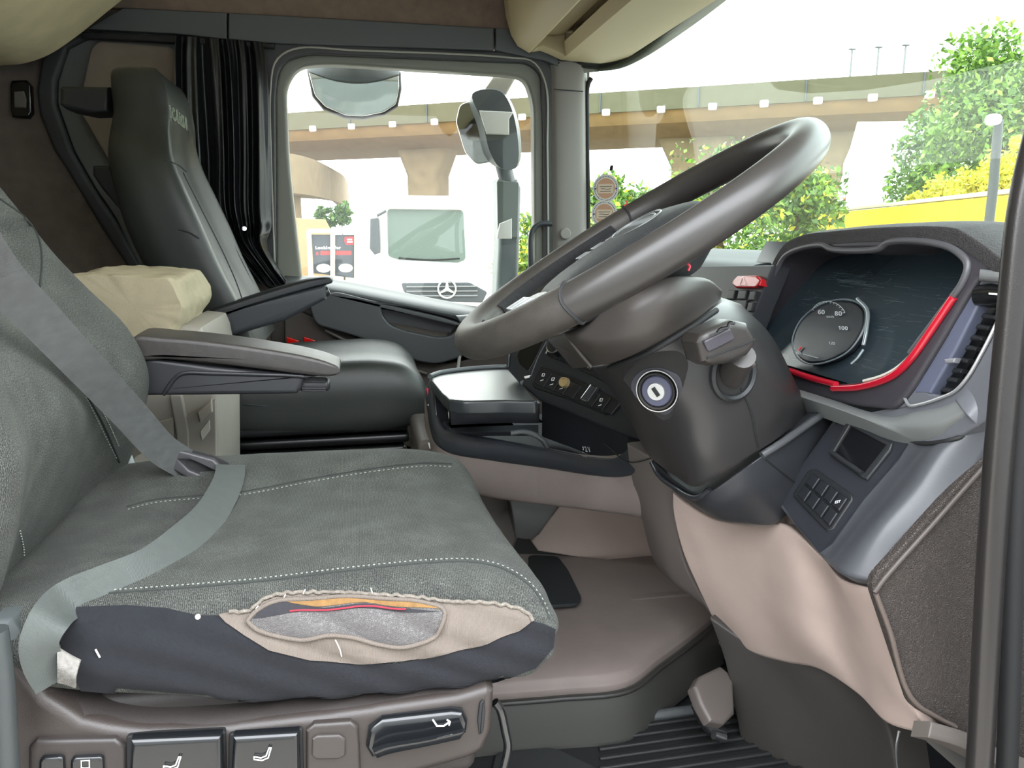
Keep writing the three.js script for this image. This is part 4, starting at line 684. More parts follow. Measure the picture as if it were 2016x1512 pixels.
  // belt
  const B = [[390, 352], [420, 410], [450, 470], [480, 530], [500, 570], [520, 640], [530, 690]].map(([x, y]) => at(back, x, y, 0.006));
  const belt = single('passenger_belt', ribbon([[388, 345], [410, 390], [440, 450], [470, 510], [496, 562]].map(([x, y]) => q(x, y, 'z', -0.86)), [V3(0.3, 0.3, 0.9), V3(0.3, 0.3, 0.9)], 0.045, 0.003), mat(0x3d4144, 0.6, { bumpMap: T.twill, bumpScale: 0.0003 }), 'dark grey passenger belt webbing running beside the curtain', 'seat belt');
}
// ------------------------------------------------------------------ floor step, front bulkhead, mat
{
  const pt = (l, y) => l.map(([x, yy]) => q(x, yy, 'y', y));
  // taupe tunnel step whose front edge sweeps from under the seat to the pedals
  const edge = [[700, 1385], [900, 1375], [975, 1368], [1100, 1358], [1230, 1344], [1300, 1296], [1360, 1252], [1420, 1205]], y0 = 0.115;
  const fe = pt(edge, y0), lip = pt(edge.map(([x, y]) => [x - 6, y - 26]), y0 + 0.02), mid = pt([[700, 1240], [900, 1230], [975, 1225], [1100, 1215], [1200, 1205], [1290, 1190], [1340, 1180], [1400, 1165]], 0.15), back = pt([[700, 1085], [900, 1085], [975, 1087], [1090, 1090], [1180, 1098], [1250, 1106], [1300, 1112], [1390, 1125]], 0.17);
  const st = thing('tunnel_step', 'taupe moulded floor step in front of driver seat', 'step', V3(0.4, 0, 0.2));
  part(st, 'step_top', patch([fe, lip, mid, back], { nu: 40, nv: 24, back: [0, -0.03, 0], rim: 0.006 }), M.taupeDark);
  const r = (dy, dz) => fe.map((p) => V3(p.x, p.y + dy, p.z + dz));
  part(st, 'riser', patch([r(-0.012, 0.012), r(-0.05, 0.02), r(-0.118, 0.03)], { nu: 40, nv: 10, back: [0, 0, -0.03], rim: 0.004 }), plastic(0x3d3d39, 0.6));
  part(st, 'edge_strip', bar(fe.map((p) => V3(p.x, p.y - 0.012, p.z + 0.013)), 0.005, { n: 60, seg: 8 }), plastic(0x2f2e2c, 0.5));
  part(st, 'toe_box', box(0.6, 1.1, 0.0, 0.155, -0.6, 0.2, 0.01), M.taupeDark);
  part(st, 'side_rest', box(-0.6, 0.35, 0, 0.13, -0.5, 0.2, 0.02), M.taupeDark);
  single('step_mat', slab([[1040, 1092], [1098, 1094], [1118, 1120], [1145, 1176], [1138, 1188], [1080, 1192], [1040, 1180]].map(([x, y]) => q(x, y, 'y', 0.172)), planeY(0.172), 0.008, { bevel: 0.002, round: 0.02 }), mat(0x23282a, 0.8, { bumpMap: T.felt, bumpScale: 0.0005 }), 'small dark rubber mat lying on the taupe step', 'mat');
  // bulkhead behind the step
  part(st, 'bulkhead', box(0.80, 0.88, 0.05, 0.6, -1.0, 0.5, 0.01), M.taupe);
  struct('trim_6', slab([[1046, 1066], [1060, 1052], [1112, 983], [1200, 985], [1330, 1000], [1330, 1130], [1180, 1104], [1060, 1086]], planeZ(-0.03), 0.04, { bevel: 0.006, round: 0.01 }), M.taupe, 'taupe front bulkhead above the step');
  // rubber floor mat with ribs
  const m = thing('floor_mat', 'black ribbed rubber mat in driver footwell', 'mat', V3(0.5, 0, 0.7));
  part(m, 'base', box(0.05, 1.0, -0.012, 0.004, 0.40, 1.12, 0.003), M.mat);
  for (let i = 0; i < 18; i++) { const z = 0.44 + i * 0.026; part(m, 'rib', box(0.42 + 0.01 * Math.sin(i), 0.86, 0.002, 0.011, z, z + 0.011, 0.004), M.mat); }
  part(m, 'mat_border', bar([V3(0.1, 0.008, 0.43), V3(0.4, 0.008, 0.425), V3(0.8, 0.008, 0.42)], 0.012, { n: 10 }), mat(0x4a4d4e, 0.6, { bumpMap: T.grain, bumpScale: 0.0006 }), 'dusty grey border of the mat');
  part(m, 'heel_pad', slab([[975, 1480], [1090, 1470], [1180, 1512], [1200, 1560], [960, 1560]].map(([x, y]) => q(x, y, 'y', 0.012)), planeY(0.012), 0.01, { bevel: 0.003, round: 0.02 }), mat(0x2a2c2c, 0.5));
}
{ // pedal
  const p = thing('accelerator_pedal', 'dark taupe accelerator pedal in the footwell', 'pedal', q(1410, 1450, 'y', 0.0));
  part(p, 'pedal_pad', slab([[1367, 1350], [1378, 1330], [1420, 1310], [1445, 1330], [1448, 1405], [1428, 1425], [1400, 1420], [1380, 1385]], planeOf(q(1367, 1350, 'z', 0.55), q(1420, 1310, 'z', 0.50), q(1428, 1425, 'z', 0.60)), 0.03, { bevel: 0.008, round: 0.012 }), plastic(0x5a534f, 0.5));
  part(p, 'pedal_arm', bar([q(1375, 1385, 'z', 0.53), q(1395, 1425, 'z', 0.55), q(1425, 1450, 'z', 0.57)], 0.016, { n: 14, seg: 10 }), M.black);
  part(p, 'pedal_pin', bar([q(1405, 1446, 'z', 0.58), q(1426, 1452, 'z', 0.58)], 0.009, { seg: 12 }), M.steel, 'bright steel pin');
}
// ------------------------------------------------------------------ lower column cover and knee panel
{
  const t = thing('knee_panel', 'taupe knee panel wrapping under the steering column', 'panel', V3(0.7, 0, 0.7));
  const grid = [
    [[1322, 966, .50], [1345, 985, .515], [1400, 1018, .55], [1470, 1030, .62], [1545, 1032, .71], [1612, 1092, .785], [1652, 1138, .87], [1716, 1160, .955]],
    [[1322, 1000, .50], [1352, 1030, .52], [1415, 1070, .56], [1485, 1090, .63], [1560, 1100, .725], [1632, 1160, .78], [1680, 1200, .875], [1735, 1225, .955]],
    [[1340, 1080, .50], [1375, 1110, .52], [1435, 1150, .565], [1500, 1175, .63], [1575, 1190, .728], [1650, 1250, .78], [1705, 1280, .875], [1758, 1300, .955]],
    [[1372, 1155, .50], [1405, 1190, .52], [1460, 1230, .57], [1520, 1250, .63], [1590, 1265, .728], [1668, 1315, .785], [1730, 1350, .88], [1785, 1375, .955]],
    [[1412, 1238, .50], [1440, 1262, .52], [1480, 1286, .57], [1540, 1304, .63], [1610, 1318, .71], [1688, 1368, .80], [1745, 1425, .885], [1832, 1452, .965]]].map((r) => r.map(([x, y, z]) => q(x, y, 'z', z)));
  grid[3].push(q(1840, 1418, 'z', 0.965)); grid[4].push(q(1834, 1456, 'z', 0.966)); grid[0].push(q(1722, 1168, 'z', 0.966)); grid[1].push(q(1742, 1232, 'z', 0.966)); grid[2].push(q(1766, 1306, 'z', 0.966));
  part(t, 'cover', patch(grid, { nu: 60, nv: 40, back: [0.05, -0.02, -0.03], rim: 0.012 }), M.taupe);
  // dark lower pillar below it
  const lo = [
    [[1395, 1215, .53], [1480, 1270, .58], [1560, 1300, .66], [1650, 1312, .74], [1735, 1410, .86]],
    [[1425, 1300, .53], [1500, 1340, .59], [1590, 1370, .67], [1680, 1390, .76], [1750, 1440, .86]],
    [[1450, 1420, .53], [1520, 1440, .60], [1620, 1460, .68], [1700, 1470, .77], [1760, 1480, .86]],
    [[1470, 1540, .53], [1540, 1560, .60], [1640, 1570, .68], [1720, 1575, .77], [1775, 1570, .86]]].map((r) => r.map(([x, y, z]) => q(x, y, 'z', z - 0.012)));
  part(t, 'lower_cover', patch(lo, { nu: 30, nv: 20, back: [0.08, 0, -0.03], rim: 0.006 }), plastic(0x3c3936, 0.5, 0.0003), 'dark charcoal lower cover');
  // inner side cheek towards the tunnel
  const ck = [
    [[1232, 872, .44], [1285, 905, .47], [1325, 960, .49]],
    [[1240, 930, .42], [1290, 985, .46], [1332, 1040, .485]],
    [[1262, 1020, .40], [1305, 1080, .45], [1350, 1120, .485]],
    [[1290, 1110, .38], [1330, 1150, .44], [1378, 1172, .485]],
    [[1350, 1160, .37], [1380, 1180, .44], [1402, 1215, .49]]].map((r) => r.map(([x, y, z]) => q(x, y, 'z', z)));
  part(t, 'cheek', patch(ck, { nu: 14, nv: 24, back: [0.06, 0, -0.01], rim: 0.005 }), plastic(0x5b5450, 0.6, 0.0002), 'dark taupe side cheek');
  part(t, 'wire', bar([[1770, 1440], [1765, 1470], [1768, 1520]].map(([x, y]) => q(x, y, 'z', 0.93)), 0.002, { n: 14, seg: 6 }), M.chrome, 'thin pale wire');
}
// ------------------------------------------------------------------ dash end panel with grained leather cloth
{
  const t = thing('dash_end_panel', 'grained black panel closing the dash end beside the grab rail', 'panel', V3(0.8, 0.3, 0.97));
  const e = slab([[1718, 1160], [1722, 1138], [1970, 862], [2080, 700], [2250, 700], [2250, 1640], [1990, 1560], [1845, 1420], [1795, 1392]], planeZ(0.969), 0.014, { bevel: 0.003, round: 0.012 });
  part(t, 'leather_face', e, worn(0x3d3632, 0.05, 0.6, T.leather, 0.002, {}, 0.3));
  part(t, 'piping', bar(traceFine(e, [[1722, 1165], [1735, 1145], [1850, 1015], [1962, 888]], 0.001, 30), 0.0035, { n: 50, seg: 8 }), plastic(0x47403c, 0.45));
  part(t, 'piping', bar(traceFine(e, [[1724, 1168], [1750, 1240], [1795, 1375], [1845, 1412], [1880, 1430]], 0.001, 30), 0.0035, { n: 50, seg: 8 }), plastic(0x5a504a, 0.45));
  part(t, 'sill_trim', patch([[[1834, 1420], [1900, 1440], [1960, 1470], [2040, 1500]].map(([x, y]) => q(x, y, 'z', 0.99)), [[1828, 1452], [1890, 1470], [1950, 1500], [2040, 1530]].map(([x, y]) => q(x, y, 'z', 1.0))], { nu: 14, nv: 6, back: [0, -0.02, -0.03], rim: 0.004 }), M.brown);
  part(t, 'seam', bar(traceFine(e, [[1998, 900], [1990, 1200], [1985, 1500]], 0.001, 20), 0.002, { n: 20, seg: 6 }), M.rubber);
}
// ------------------------------------------------------------------ dashboard
const dash = thing('dashboard', 'charcoal dashboard with instrument binnacle behind steering wheel', 'dashboard', V3(0.85, 0.5, 0.2));
{
  // main body across the cab
  const pr = [[0.74, 0.90], [0.78, 0.935], [0.86, 0.945], [1.14, 0.935], [1.14, 0.6], [0.85, 0.55], [0.78, 0.6], [0.76, 0.8]];
  const body = loft([-1.06, -0.9, -0.4, 0, 0.3].map((z) => pr.map(([x, y]) => V3(x + (z < -0.95 ? 0.02 : 0) + (z > 0.2 ? 0.02 : 0), y, z))), { nl: 64, ns: 16, crease: 0.7 });
  part(dash, 'dash_top', body, plastic(0x26282a, 0.55, 0.0004));
  const bf = planeOf(q(1385, 520, 'x', 0.755), q(1520, 520, 'x', 0.755), q(1450, 640, 'x', 0.735));
  const sw = part(dash, 'switch_strip', slab([[1300, 524], [1522, 522], [1490, 600], [1460, 680], [1300, 680]], bf, 0.04, { bevel: 0.004, round: 0.006 }), plastic(0x35373b, 0.5));
  const hz = slab([[1441, 553], [1450, 543], [1488, 542], [1497, 550], [1494, 562], [1486, 567], [1448, 567], [1441, 561]], shiftPlane(bf, 0.012), 0.02, { bevel: 0.004, round: 0.004 });
  const hb = part(dash, 'hazard_button', hz, mat(0xb3121b, 0.3, { clearcoat: 0.5 }), 'red hazard warning button');
  const tri = [[1463, 545], [1470, 561], [1456, 562]].map(([x, y]) => at(hz, x, y, 0.0012)); part(hb, 'warning_triangle', bar(tri, 0.0009, { closed: true, n: 30, seg: 5, straight: true }), M.white);
  for (const [x, y, w] of [[1440, 580, 14], [1462, 580, 16], [1482, 582, 12], [1462, 600, 16], [1478, 604, 10]]) part(dash, 'key', slab([[x - w / 2, y - 9], [x + w / 2, y - 9], [x + w / 2 - 4, y + 9], [x - w / 2 - 4, y + 9]], shiftPlane(bf, 0.006), 0.012, { bevel: 0.002, round: 0.002 }), mat(0x1c1e21, 0.5));
}
// binnacle: deep frame, inner walls, display
const rimPlane = planeOf(q(1500, 590, 'x', 0.762), q(1890, 520, 'x', 0.765), q(1700, 760, 'x', 0.745));
const dispPlane = planeOf(V3(0.865, 0.97, 0.33), V3(0.865, 0.97, 0.81), V3(0.775, 0.78, 0.6));
{
  const outer = [[1450, 660], [1480, 600], [1512, 545], [1530, 505], [1548, 480], [1580, 464], [1638, 456], [1740, 448], [1880, 449], [1908, 462], [1985, 516], [1945, 532], [1922, 552], [1880, 622], [1792, 768], [1760, 806], [1690, 800], [1590, 780], [1470, 745], [1440, 700]];
  const hole = [[1474, 648], [1505, 588], [1530, 535], [1545, 508], [1565, 494], [1622, 483], [1638, 491], [1735, 489], [1750, 478], [1835, 478], [1885, 494], [1908, 522], [1898, 556], [1876, 588], [1795, 696], [1752, 734], [1710, 750], [1640, 757], [1555, 728], [1480, 700]];
  const b = slab(outer, rimPlane, 0.20, { bevel: 0.006, round: 0.014, segs: 3, holes: [{ pts: hole.map(([x, y]) => q(x, y, rimPlane)), round: 0.014 }] });
  part(dash, 'binnacle', b, plastic(0x37353a, 0.5, 0.0002));
  // hood roof with soft grain, stepping over the display
  const A = [[1512, 545], [1530, 503], [1548, 478], [1580, 462], [1638, 454], [1740, 446], [1880, 447], [1908, 460], [1965, 500], [1992, 524]];
  const h0 = A.map(([x, y]) => q(x, y + 2, rimPlane).add(V3(-0.004, 0, 0)));
  part(dash, 'hood', patch([h0, h0.map((p, i) => V3(p.x + 0.03, p.y + 0.006, p.z)), h0.map((p) => V3(p.x + 0.12, p.y + 0.004, p.z)), h0.map((p) => V3(p.x + 0.24, p.y - 0.03, p.z))], { nu: 50, nv: 20, back: [0, -0.02, 0], rim: 0.006 }), mat(0x302e2f, 0.7, { bumpMap: T.leather, bumpScale: 0.0012 }), 'soft grained hood over the display');
  part(dash, 'hood_edge', bar(hole.slice(0, 15).map(([x, y]) => q(x, y, rimPlane).addScaledVector(rimPlane.n, 0.002)), 0.005, { n: 120, seg: 8 }), plastic(0x4a4a4d, 0.4));
  const onD = (z, y, o = 0) => V3(0.865 - (0.97 - y) * 0.09 / 0.19, y, z).addScaledVector(dispPlane.n, o);
  const glass = slab([onD(0.24, 0.985), onD(0.822, 0.985), onD(0.822, 0.765), onD(0.24, 0.765)], dispPlane, 0.012, { bevel: 0.001, round: 0 });
  // fine scratches on the lens, as roughness and pale scores
  const cv = document.createElement('canvas'); cv.width = cv.height = 1024; const c = cv.getContext('2d'); c.fillStyle = '#2b363c'; c.fillRect(0, 0, 1024, 1024);  // base tone lightened in place of a reflection on the lens
  { const s0 = seed; seed = 33; c.lineCap = 'round'; for (let i = 0; i < 170; i++) { c.strokeStyle = 'rgba(190,205,208,' + rr(0.1, 0.45).toFixed(2) + ')'; c.lineWidth = rr(0.5, 1.6); const x = rr(380, 980), y = rr(200, 980), l = rr(10, 90), a = i % 3 ? rr(-0.15, 0.15) : rr(-1.2, -0.4); c.beginPath(); c.moveTo(x, y); c.quadraticCurveTo(x + l * 0.5, y + rr(-4, 4), x + l * Math.cos(a), y + l * Math.sin(a)); c.stroke(); } for (let i = 0; i < 16; i++) { c.strokeStyle = 'rgba(170,180,182,' + rr(0.15, 0.4).toFixed(2) + ')'; c.lineWidth = rr(1.5, 4); const x = rr(430, 620), y = rr(250, 360), l = rr(60, 220); c.beginPath(); c.moveTo(x, y); c.lineTo(x + l, y + rr(-3, 3)); c.stroke(); } seed = s0; }
  const tx = new THREE.CanvasTexture(cv); tx.colorSpace = THREE.SRGBColorSpace;
  part(dash, 'display_back', glass, mat(0x10161c, 0.3));
  part(dash, 'display_lens', print4(glass, [onD(0.24, 0.985, 0.006), onD(0.822, 0.985, 0.006), onD(0.822, 0.765, 0.006), onD(0.24, 0.765, 0.006)], 0.006, 8, 8), mat(0xffffff, 0.22, { map: tx, clearcoat: 0.35, clearcoatRoughness: 0.2 }), 'scratched dark display lens');
  // speedometer pod with pale metal pieces along its rim
  const gp = shiftPlane(dispPlane, 0.022), ring = [[1567, 700], [1560, 668], [1575, 632], [1610, 602], [1650, 590], [1685, 594], [1703, 612], [1700, 650], [1672, 690], [1630, 712], [1590, 716]].map(([x, y]) => q(x, y, gp));
  const gauge = part(dash, 'speedometer', slab([[1567, 700], [1560, 668], [1575, 632], [1610, 602], [1650, 590], [1685, 594], [1703, 612], [1700, 650], [1672, 690], [1630, 712], [1590, 716]], gp, 0.012, { bevel: 0.003, round: 0.02 }), mat(0x131920, 0.35, { clearcoat: 0.2, clearcoatRoughness: 0.2 }), 'round speedometer dial');
  part(gauge, 'dial_ring', bar(ring, 0.0014, { closed: true, n: 80, seg: 6 }), mat(0x8d979c, 0.3, { metalness: 0.5 }));
  part(gauge, 'dial_rim', bar([[1688, 588], [1708, 612], [1706, 650], [1700, 680]].map(([x, y]) => q(x, y, shiftPlane(gp, 0.008))), 0.003, { n: 30 }), mat(0x9aa5aa, 0.25, { metalness: 0.6 }));
  part(gauge, 'dial_rim', bar([[1700, 688], [1688, 705], [1676, 716]].map(([x, y]) => q(x, y, shiftPlane(gp, 0.006))), 0.002, { n: 12 }), mat(0x9aa5aa, 0.25, { metalness: 0.6 }));
  const dv = document.createElement('canvas'); dv.width = dv.height = 512; const d = dv.getContext('2d'); d.fillStyle = '#000'; d.fillRect(0, 0, 512, 512); d.strokeStyle = d.fillStyle = '#e8eef0';
  d.lineWidth = 4; d.beginPath(); d.arc(330, 170, 120, Math.PI * 1.15, Math.PI * 1.9); d.stroke(); for (let i = 0; i < 12; i++) { const a = Math.PI * (1.15 + 0.75 * i / 11); d.beginPath(); d.moveTo(330 + 120 * Math.cos(a), 170 + 120 * Math.sin(a)); d.lineTo(330 + 106 * Math.cos(a), 170 + 106 * Math.sin(a)); d.stroke(); }
  d.font = 'bold 46px sans-serif'; d.fillText('60', 262, 150); d.fillText('80', 376, 158); d.font = 'bold 38px sans-serif'; d.fillText('100', 396, 260); d.font = '22px sans-serif'; d.fillText('km/h', 322, 176); d.font = '26px sans-serif'; d.fillText('120', 330, 370); d.lineWidth = 5; d.beginPath(); d.moveTo(150, 460); d.lineTo(260, 478); d.stroke(); d.strokeRect(108, 440, 16, 22); d.fillRect(132, 448, 5, 14);
  const da = new THREE.CanvasTexture(dv); part(gauge, 'dial_print', print4(glass, [[1562, 592], [1705, 592], [1705, 716], [1562, 716]], 0.0245, 6, 6), mat(0xbfc6c8, 0.6, { alphaMap: da, transparent: true }), 'white dial figures');
  part(gauge, 'needle', bar([q(1578, 682, shiftPlane(gp, 0.003)), q(1572, 690, shiftPlane(gp, 0.003))], 0.0012, { seg: 6 }), M.red, 'red needle tip');
  // red accent strips
  const rp = shiftPlane(rimPlane, 0.004), redS = (l, n) => bar(l.map(([x, y]) => q(x, y, rp)), 0.0055, { n, seg: 10 }), redMat = mat(0xb01028, 0.25, { clearcoat: 0.8, clearcoatRoughness: 0.1 });
  part(dash, 'red_strip', redS([[1877, 585], [1840, 640], [1795, 704], [1765, 734], [1735, 750], [1690, 762], [1640, 765]], 60), redMat, 'glossy red accent strip');
  part(dash, 'red_strip', redS([[1646, 757], [1600, 745], [1555, 730]], 20), redMat, 'glossy red accent strip');
  part(dash, 'red_strip', redS([[1503, 560], [1488, 592], [1472, 622]], 20), redMat, 'glossy red accent strip');
  part(dash, 'pale_lip', bar([[1882, 574], [1845, 628], [1800, 690], [1768, 722], [1735, 740], [1700, 750]].map(([x, y]) => q(x, y, rp)), 0.0022, { n: 50, seg: 6 }), mat(0xcfd0c6, 0.5), 'pale lip beside the red strip');
}
{ // air vent beside the display
  const vp = shiftPlane(rimPlane, -0.008), g = thing('air_vent', 'tall slatted air vent beside the instrument display', 'vent', q(1860, 820, vp));
  const fr = slab([[1905, 528], [1930, 530], [1992, 540], [2010, 600], [1965, 812], [1890, 858], [1838, 876], [1800, 866], [1700, 815], [1760, 800], [1790, 775], [1840, 690]], vp, 0.06, { bevel: 0.004, round: 0.012, holes: [{ pts: [[1935, 558], [1978, 568], [1972, 610], [1930, 700], [1890, 765], [1860, 782], [1822, 772], [1840, 735], [1880, 660]].map(([x, y]) => q(x, y, vp)), round: 0.008 }] });
  part(g, 'surround', fr, plastic(0x5c5e63, 0.45));
  part(g, 'ledge', patch([[[1560, 762, .60], [1640, 786, .69], [1700, 806, .76], [1755, 818, .82], [1800, 808, .865], [1850, 796, .905], [1890, 776, .935]], [[1560, 768, .63], [1640, 794, .72], [1700, 815, .785], [1758, 834, .845], [1800, 838, .885], [1850, 830, .925], [1900, 808, .955]], [[1562, 776, .65], [1642, 802, .74], [1702, 824, .80], [1760, 848, .85], [1802, 864, .88], [1850, 858, .92], [1905, 840, .945]]].map((r) => r.map(([x, y, z]) => q(x, y, 'z', z))), { nu: 30, nv: 12, back: [0.02, -0.03, -0.02], rim: 0.004 }), plastic(0x6a6d6c, 0.45));
  part(g, 'corner', patch([[[1992, 560], [1974, 625], [1941, 695], [1908, 750], [1876, 785]].map(([x, y]) => q(x, y, vp)), [[2004, 600, .975], [1988, 665, .975], [1962, 735, .972], [1934, 788, .97], [1902, 818, .965]].map(([x, y, z]) => q(x, y, 'z', z)), [[2022, 640, .985], [2006, 700, .985], [1992, 765, .985], [1968, 815, .985], [1925, 840, .975]].map(([x, y, z]) => q(x, y, 'z', z))], { nu: 30, nv: 12, back: [0.04, -0.01, -0.02], rim: 0.004 }), plastic(0x606267, 0.42));
  part(g, 'duct', slab([[1925, 545], [1990, 560], [1960, 700], [1880, 800], [1810, 790], [1850, 680]], shiftPlane(vp, -0.045), 0.02, { bevel: 0.002, round: 0 }), M.rubber);
  part(g, 'inner_wall', slab([[1918, 552], [1925, 600], [1880, 690], [1830, 775], [1800, 775], [1800, 765], [1860, 670]], shiftPlane(vp, 0.001), 0.02, { bevel: 0.004, round: 0.006 }), plastic(0x555a6b, 0.4), 'blue grey inner cheek');
  for (const [x, y] of [[1938, 622], [1925, 643], [1912, 664], [1900, 684], [1884, 708], [1872, 728], [1862, 746], [1850, 766]]) part(g, 'louvre', slab([[x - 22, y - 2], [x - 6, y - 7], [x + 22, y - 1], [x + 18, y + 7], [x - 4, y + 5]], shiftPlane(vp, -0.012), 0.012, { bevel: 0.003, round: 0.003 }), M.darker);
  part(g, 'thumb_tab', slab([[1857, 706], [1880, 704], [1876, 714], [1860, 716]], shiftPlane(vp, 0.002), 0.012, { bevel: 0.003, round: 0.004 }), mat(0x9a9ba0, 0.35, { metalness: 0.4 }), 'grey thumb tab');
  part(g, 'roller', latheAt([[0, -0.02], [0.014, -0.02], [0.016, 0], [0.014, 0.02], [0, 0.02]], q(1958, 581, shiftPlane(vp, -0.008)), V3(0.2, 0.1, 1), 24), M.gloss);
  part(g, 'roller_mark', slab([[1946, 576], [1960, 577], [1960, 581], [1946, 580]], shiftPlane(vp, 0.009), 0.003, { bevel: 0.0005, round: 0 }), M.white);
  part(g, 'chrome_edge', bar([[1980, 592], [1960, 640], [1935, 690], [1905, 742], [1880, 770], [1850, 784], [1812, 796], [1790, 798], [1780, 782]].map(([x, y]) => q(x, y, shiftPlane(vp, 0.004))), 0.0022, { n: 70, seg: 6 }), mat(0xb9bcbd, 0.3, { metalness: 0.7 }), 'thin bright edge line');
  part(g, 'top_cap', slab([[1925, 528], [1990, 536], [1988, 556], [1922, 552]], shiftPlane(vp, 0.012), 0.03, { bevel: 0.006, round: 0.006 }), plastic(0x6a6c6c, 0.45));
}
{ // switch pod below the vent
  const t = thing('switch_pod', 'angled charcoal pod with push switches and storage box', 'switch panel', V3(0.7, 0.5, 0.85));
  const g = [
    [[1528, 990, .70], [1573, 1045, .765], [1618, 1098, .835], [1632, 1112, .87], [1660, 1132, .915], [1716, 1146, .95]],
    [[1560, 938, .70], [1612, 985, .77], [1665, 1035, .84], [1690, 1040, .88], [1730, 1040, .93], [1778, 1078, .957]],
    [[1597, 885, .70], [1655, 925, .775], [1722, 965, .85], [1755, 965, .89], [1800, 960, .935], [1845, 1003, .962]],
    [[1630, 838, .70], [1695, 862, .78], [1780, 895, .862], [1815, 890, .90], [1860, 880, .94], [1915, 925, .967]],
    [[1648, 812, .70], [1718, 836, .785], [1802, 866, .87], [1838, 866, .905], [1885, 858, .945], [1968, 820, .972]]].map((r) => r.map(([x, y, z]) => q(x, y, 'z', z)));
  const body = patch(g, { nu: 60, nv: 40, back: [0.08, -0.05, -0.02], rim: 0.006 });
  part(t, 'pod_body', body, plastic(0x46484c, 0.38));
  part(t, 'switch_face', sheet(body, [[1535, 985], [1560, 945], [1600, 888], [1634, 842], [1655, 825], [1720, 845], [1790, 872], [1770, 905], [1700, 985], [1640, 1070], [1615, 1088], [1570, 1035]], 0.001, { levels: 3, thick: 0.002 }), plastic(0x26282d, 0.45));
  // storage box
  const sp = planeOf(at(body, 1640, 895), at(body, 1740, 870), at(body, 1700, 940));
  part(t, 'box_frame', slab([[1630, 888], [1668, 826], [1756, 872], [1752, 886], [1706, 945], [1694, 940], [1634, 898]], shiftPlane(sp, 0.006), 0.012, { bevel: 0.003, round: 0.004, holes: [{ pts: [[1642, 888], [1672, 838], [1742, 876], [1700, 930]].map(([x, y]) => q(x, y, shiftPlane(sp, 0.006))), round: 0.004 }] }), M.darker);
  const bx = shiftPlane(sp, 0.0025); part(t, 'box_floor', slab([[1640, 888], [1672, 836], [1744, 876], [1701, 932]], bx, 0.002, { bevel: 0, round: 0 }), M.gloss, 'dark open storage box');
  part(t, 'box_lip', bar([[1640, 893], [1668, 912], [1697, 932]].map(([x, y]) => q(x, y, shiftPlane(sp, 0.008))), 0.004, { n: 10 }), M.darker);
  // eight push switches in two rows
  const kp = planeOf(at(body, 1570, 975), at(body, 1640, 960), at(body, 1620, 1035));
  part(t, 'switch_frame', slab([[1558, 975], [1590, 925], [1604, 922], [1676, 972], [1678, 984], [1640, 1042], [1626, 1046]], shiftPlane(kp, 0.005), 0.012, { bevel: 0.003, round: 0.006 }), M.black);
  const L = (a, b, t2) => [mix(a[0], b[0], t2), mix(a[1], b[1], t2)], cs = [[1566, 974], [1598, 928], [1670, 980], [1632, 1038]];
  for (let r = 0; r < 2; r++) for (let i = 0; i < 4; i++) {
    const uv = (u, v) => L(L(cs[0], cs[1], u), L(cs[3], cs[2], u), v), u0 = r * 0.5 + 0.03, u1 = r * 0.5 + 0.47, v0 = i / 4 + 0.02, v1 = (i + 1) / 4 - 0.02, pl = [uv(u0, v0), uv(u1, v0), uv(u1, v1), uv(u0, v1)];
    const k = slab(pl, shiftPlane(kp, 0.010), 0.01, { bevel: 0.0025, round: 0.002 }), m = part(t, 'push_switch', k, mat(0x1d1f22, 0.35));
    if (r === 1 && i === 3) { const cv = document.createElement('canvas'); cv.width = 128; cv.height = 128; const c = cv.getContext('2d'); c.fillStyle = '#000'; c.fillRect(0, 0, 128, 128); c.fillStyle = '#fff'; c.font = 'bold 64px sans-serif'; c.fillText('EIT', 12, 86); part(m, 'switch_mark', print4(k, [[1643, 982], [1660, 980], [1658, 994], [1641, 996]], 0.0008, 2, 2), mat(0xe6e6e6, 0.6, { alphaMap: new THREE.CanvasTexture(cv), transparent: true }), 'white switch symbol'); }
  }
  // seam below the vent
  part(t, 'seam', bar([[1655, 812], [1720, 832], [1800, 866], [1840, 870], [1890, 858], [1962, 818]].map(([x, y]) => at(body, x, y + 4, 0.002)), 0.003, { n: 40, seg: 6 }), M.rubber);
}
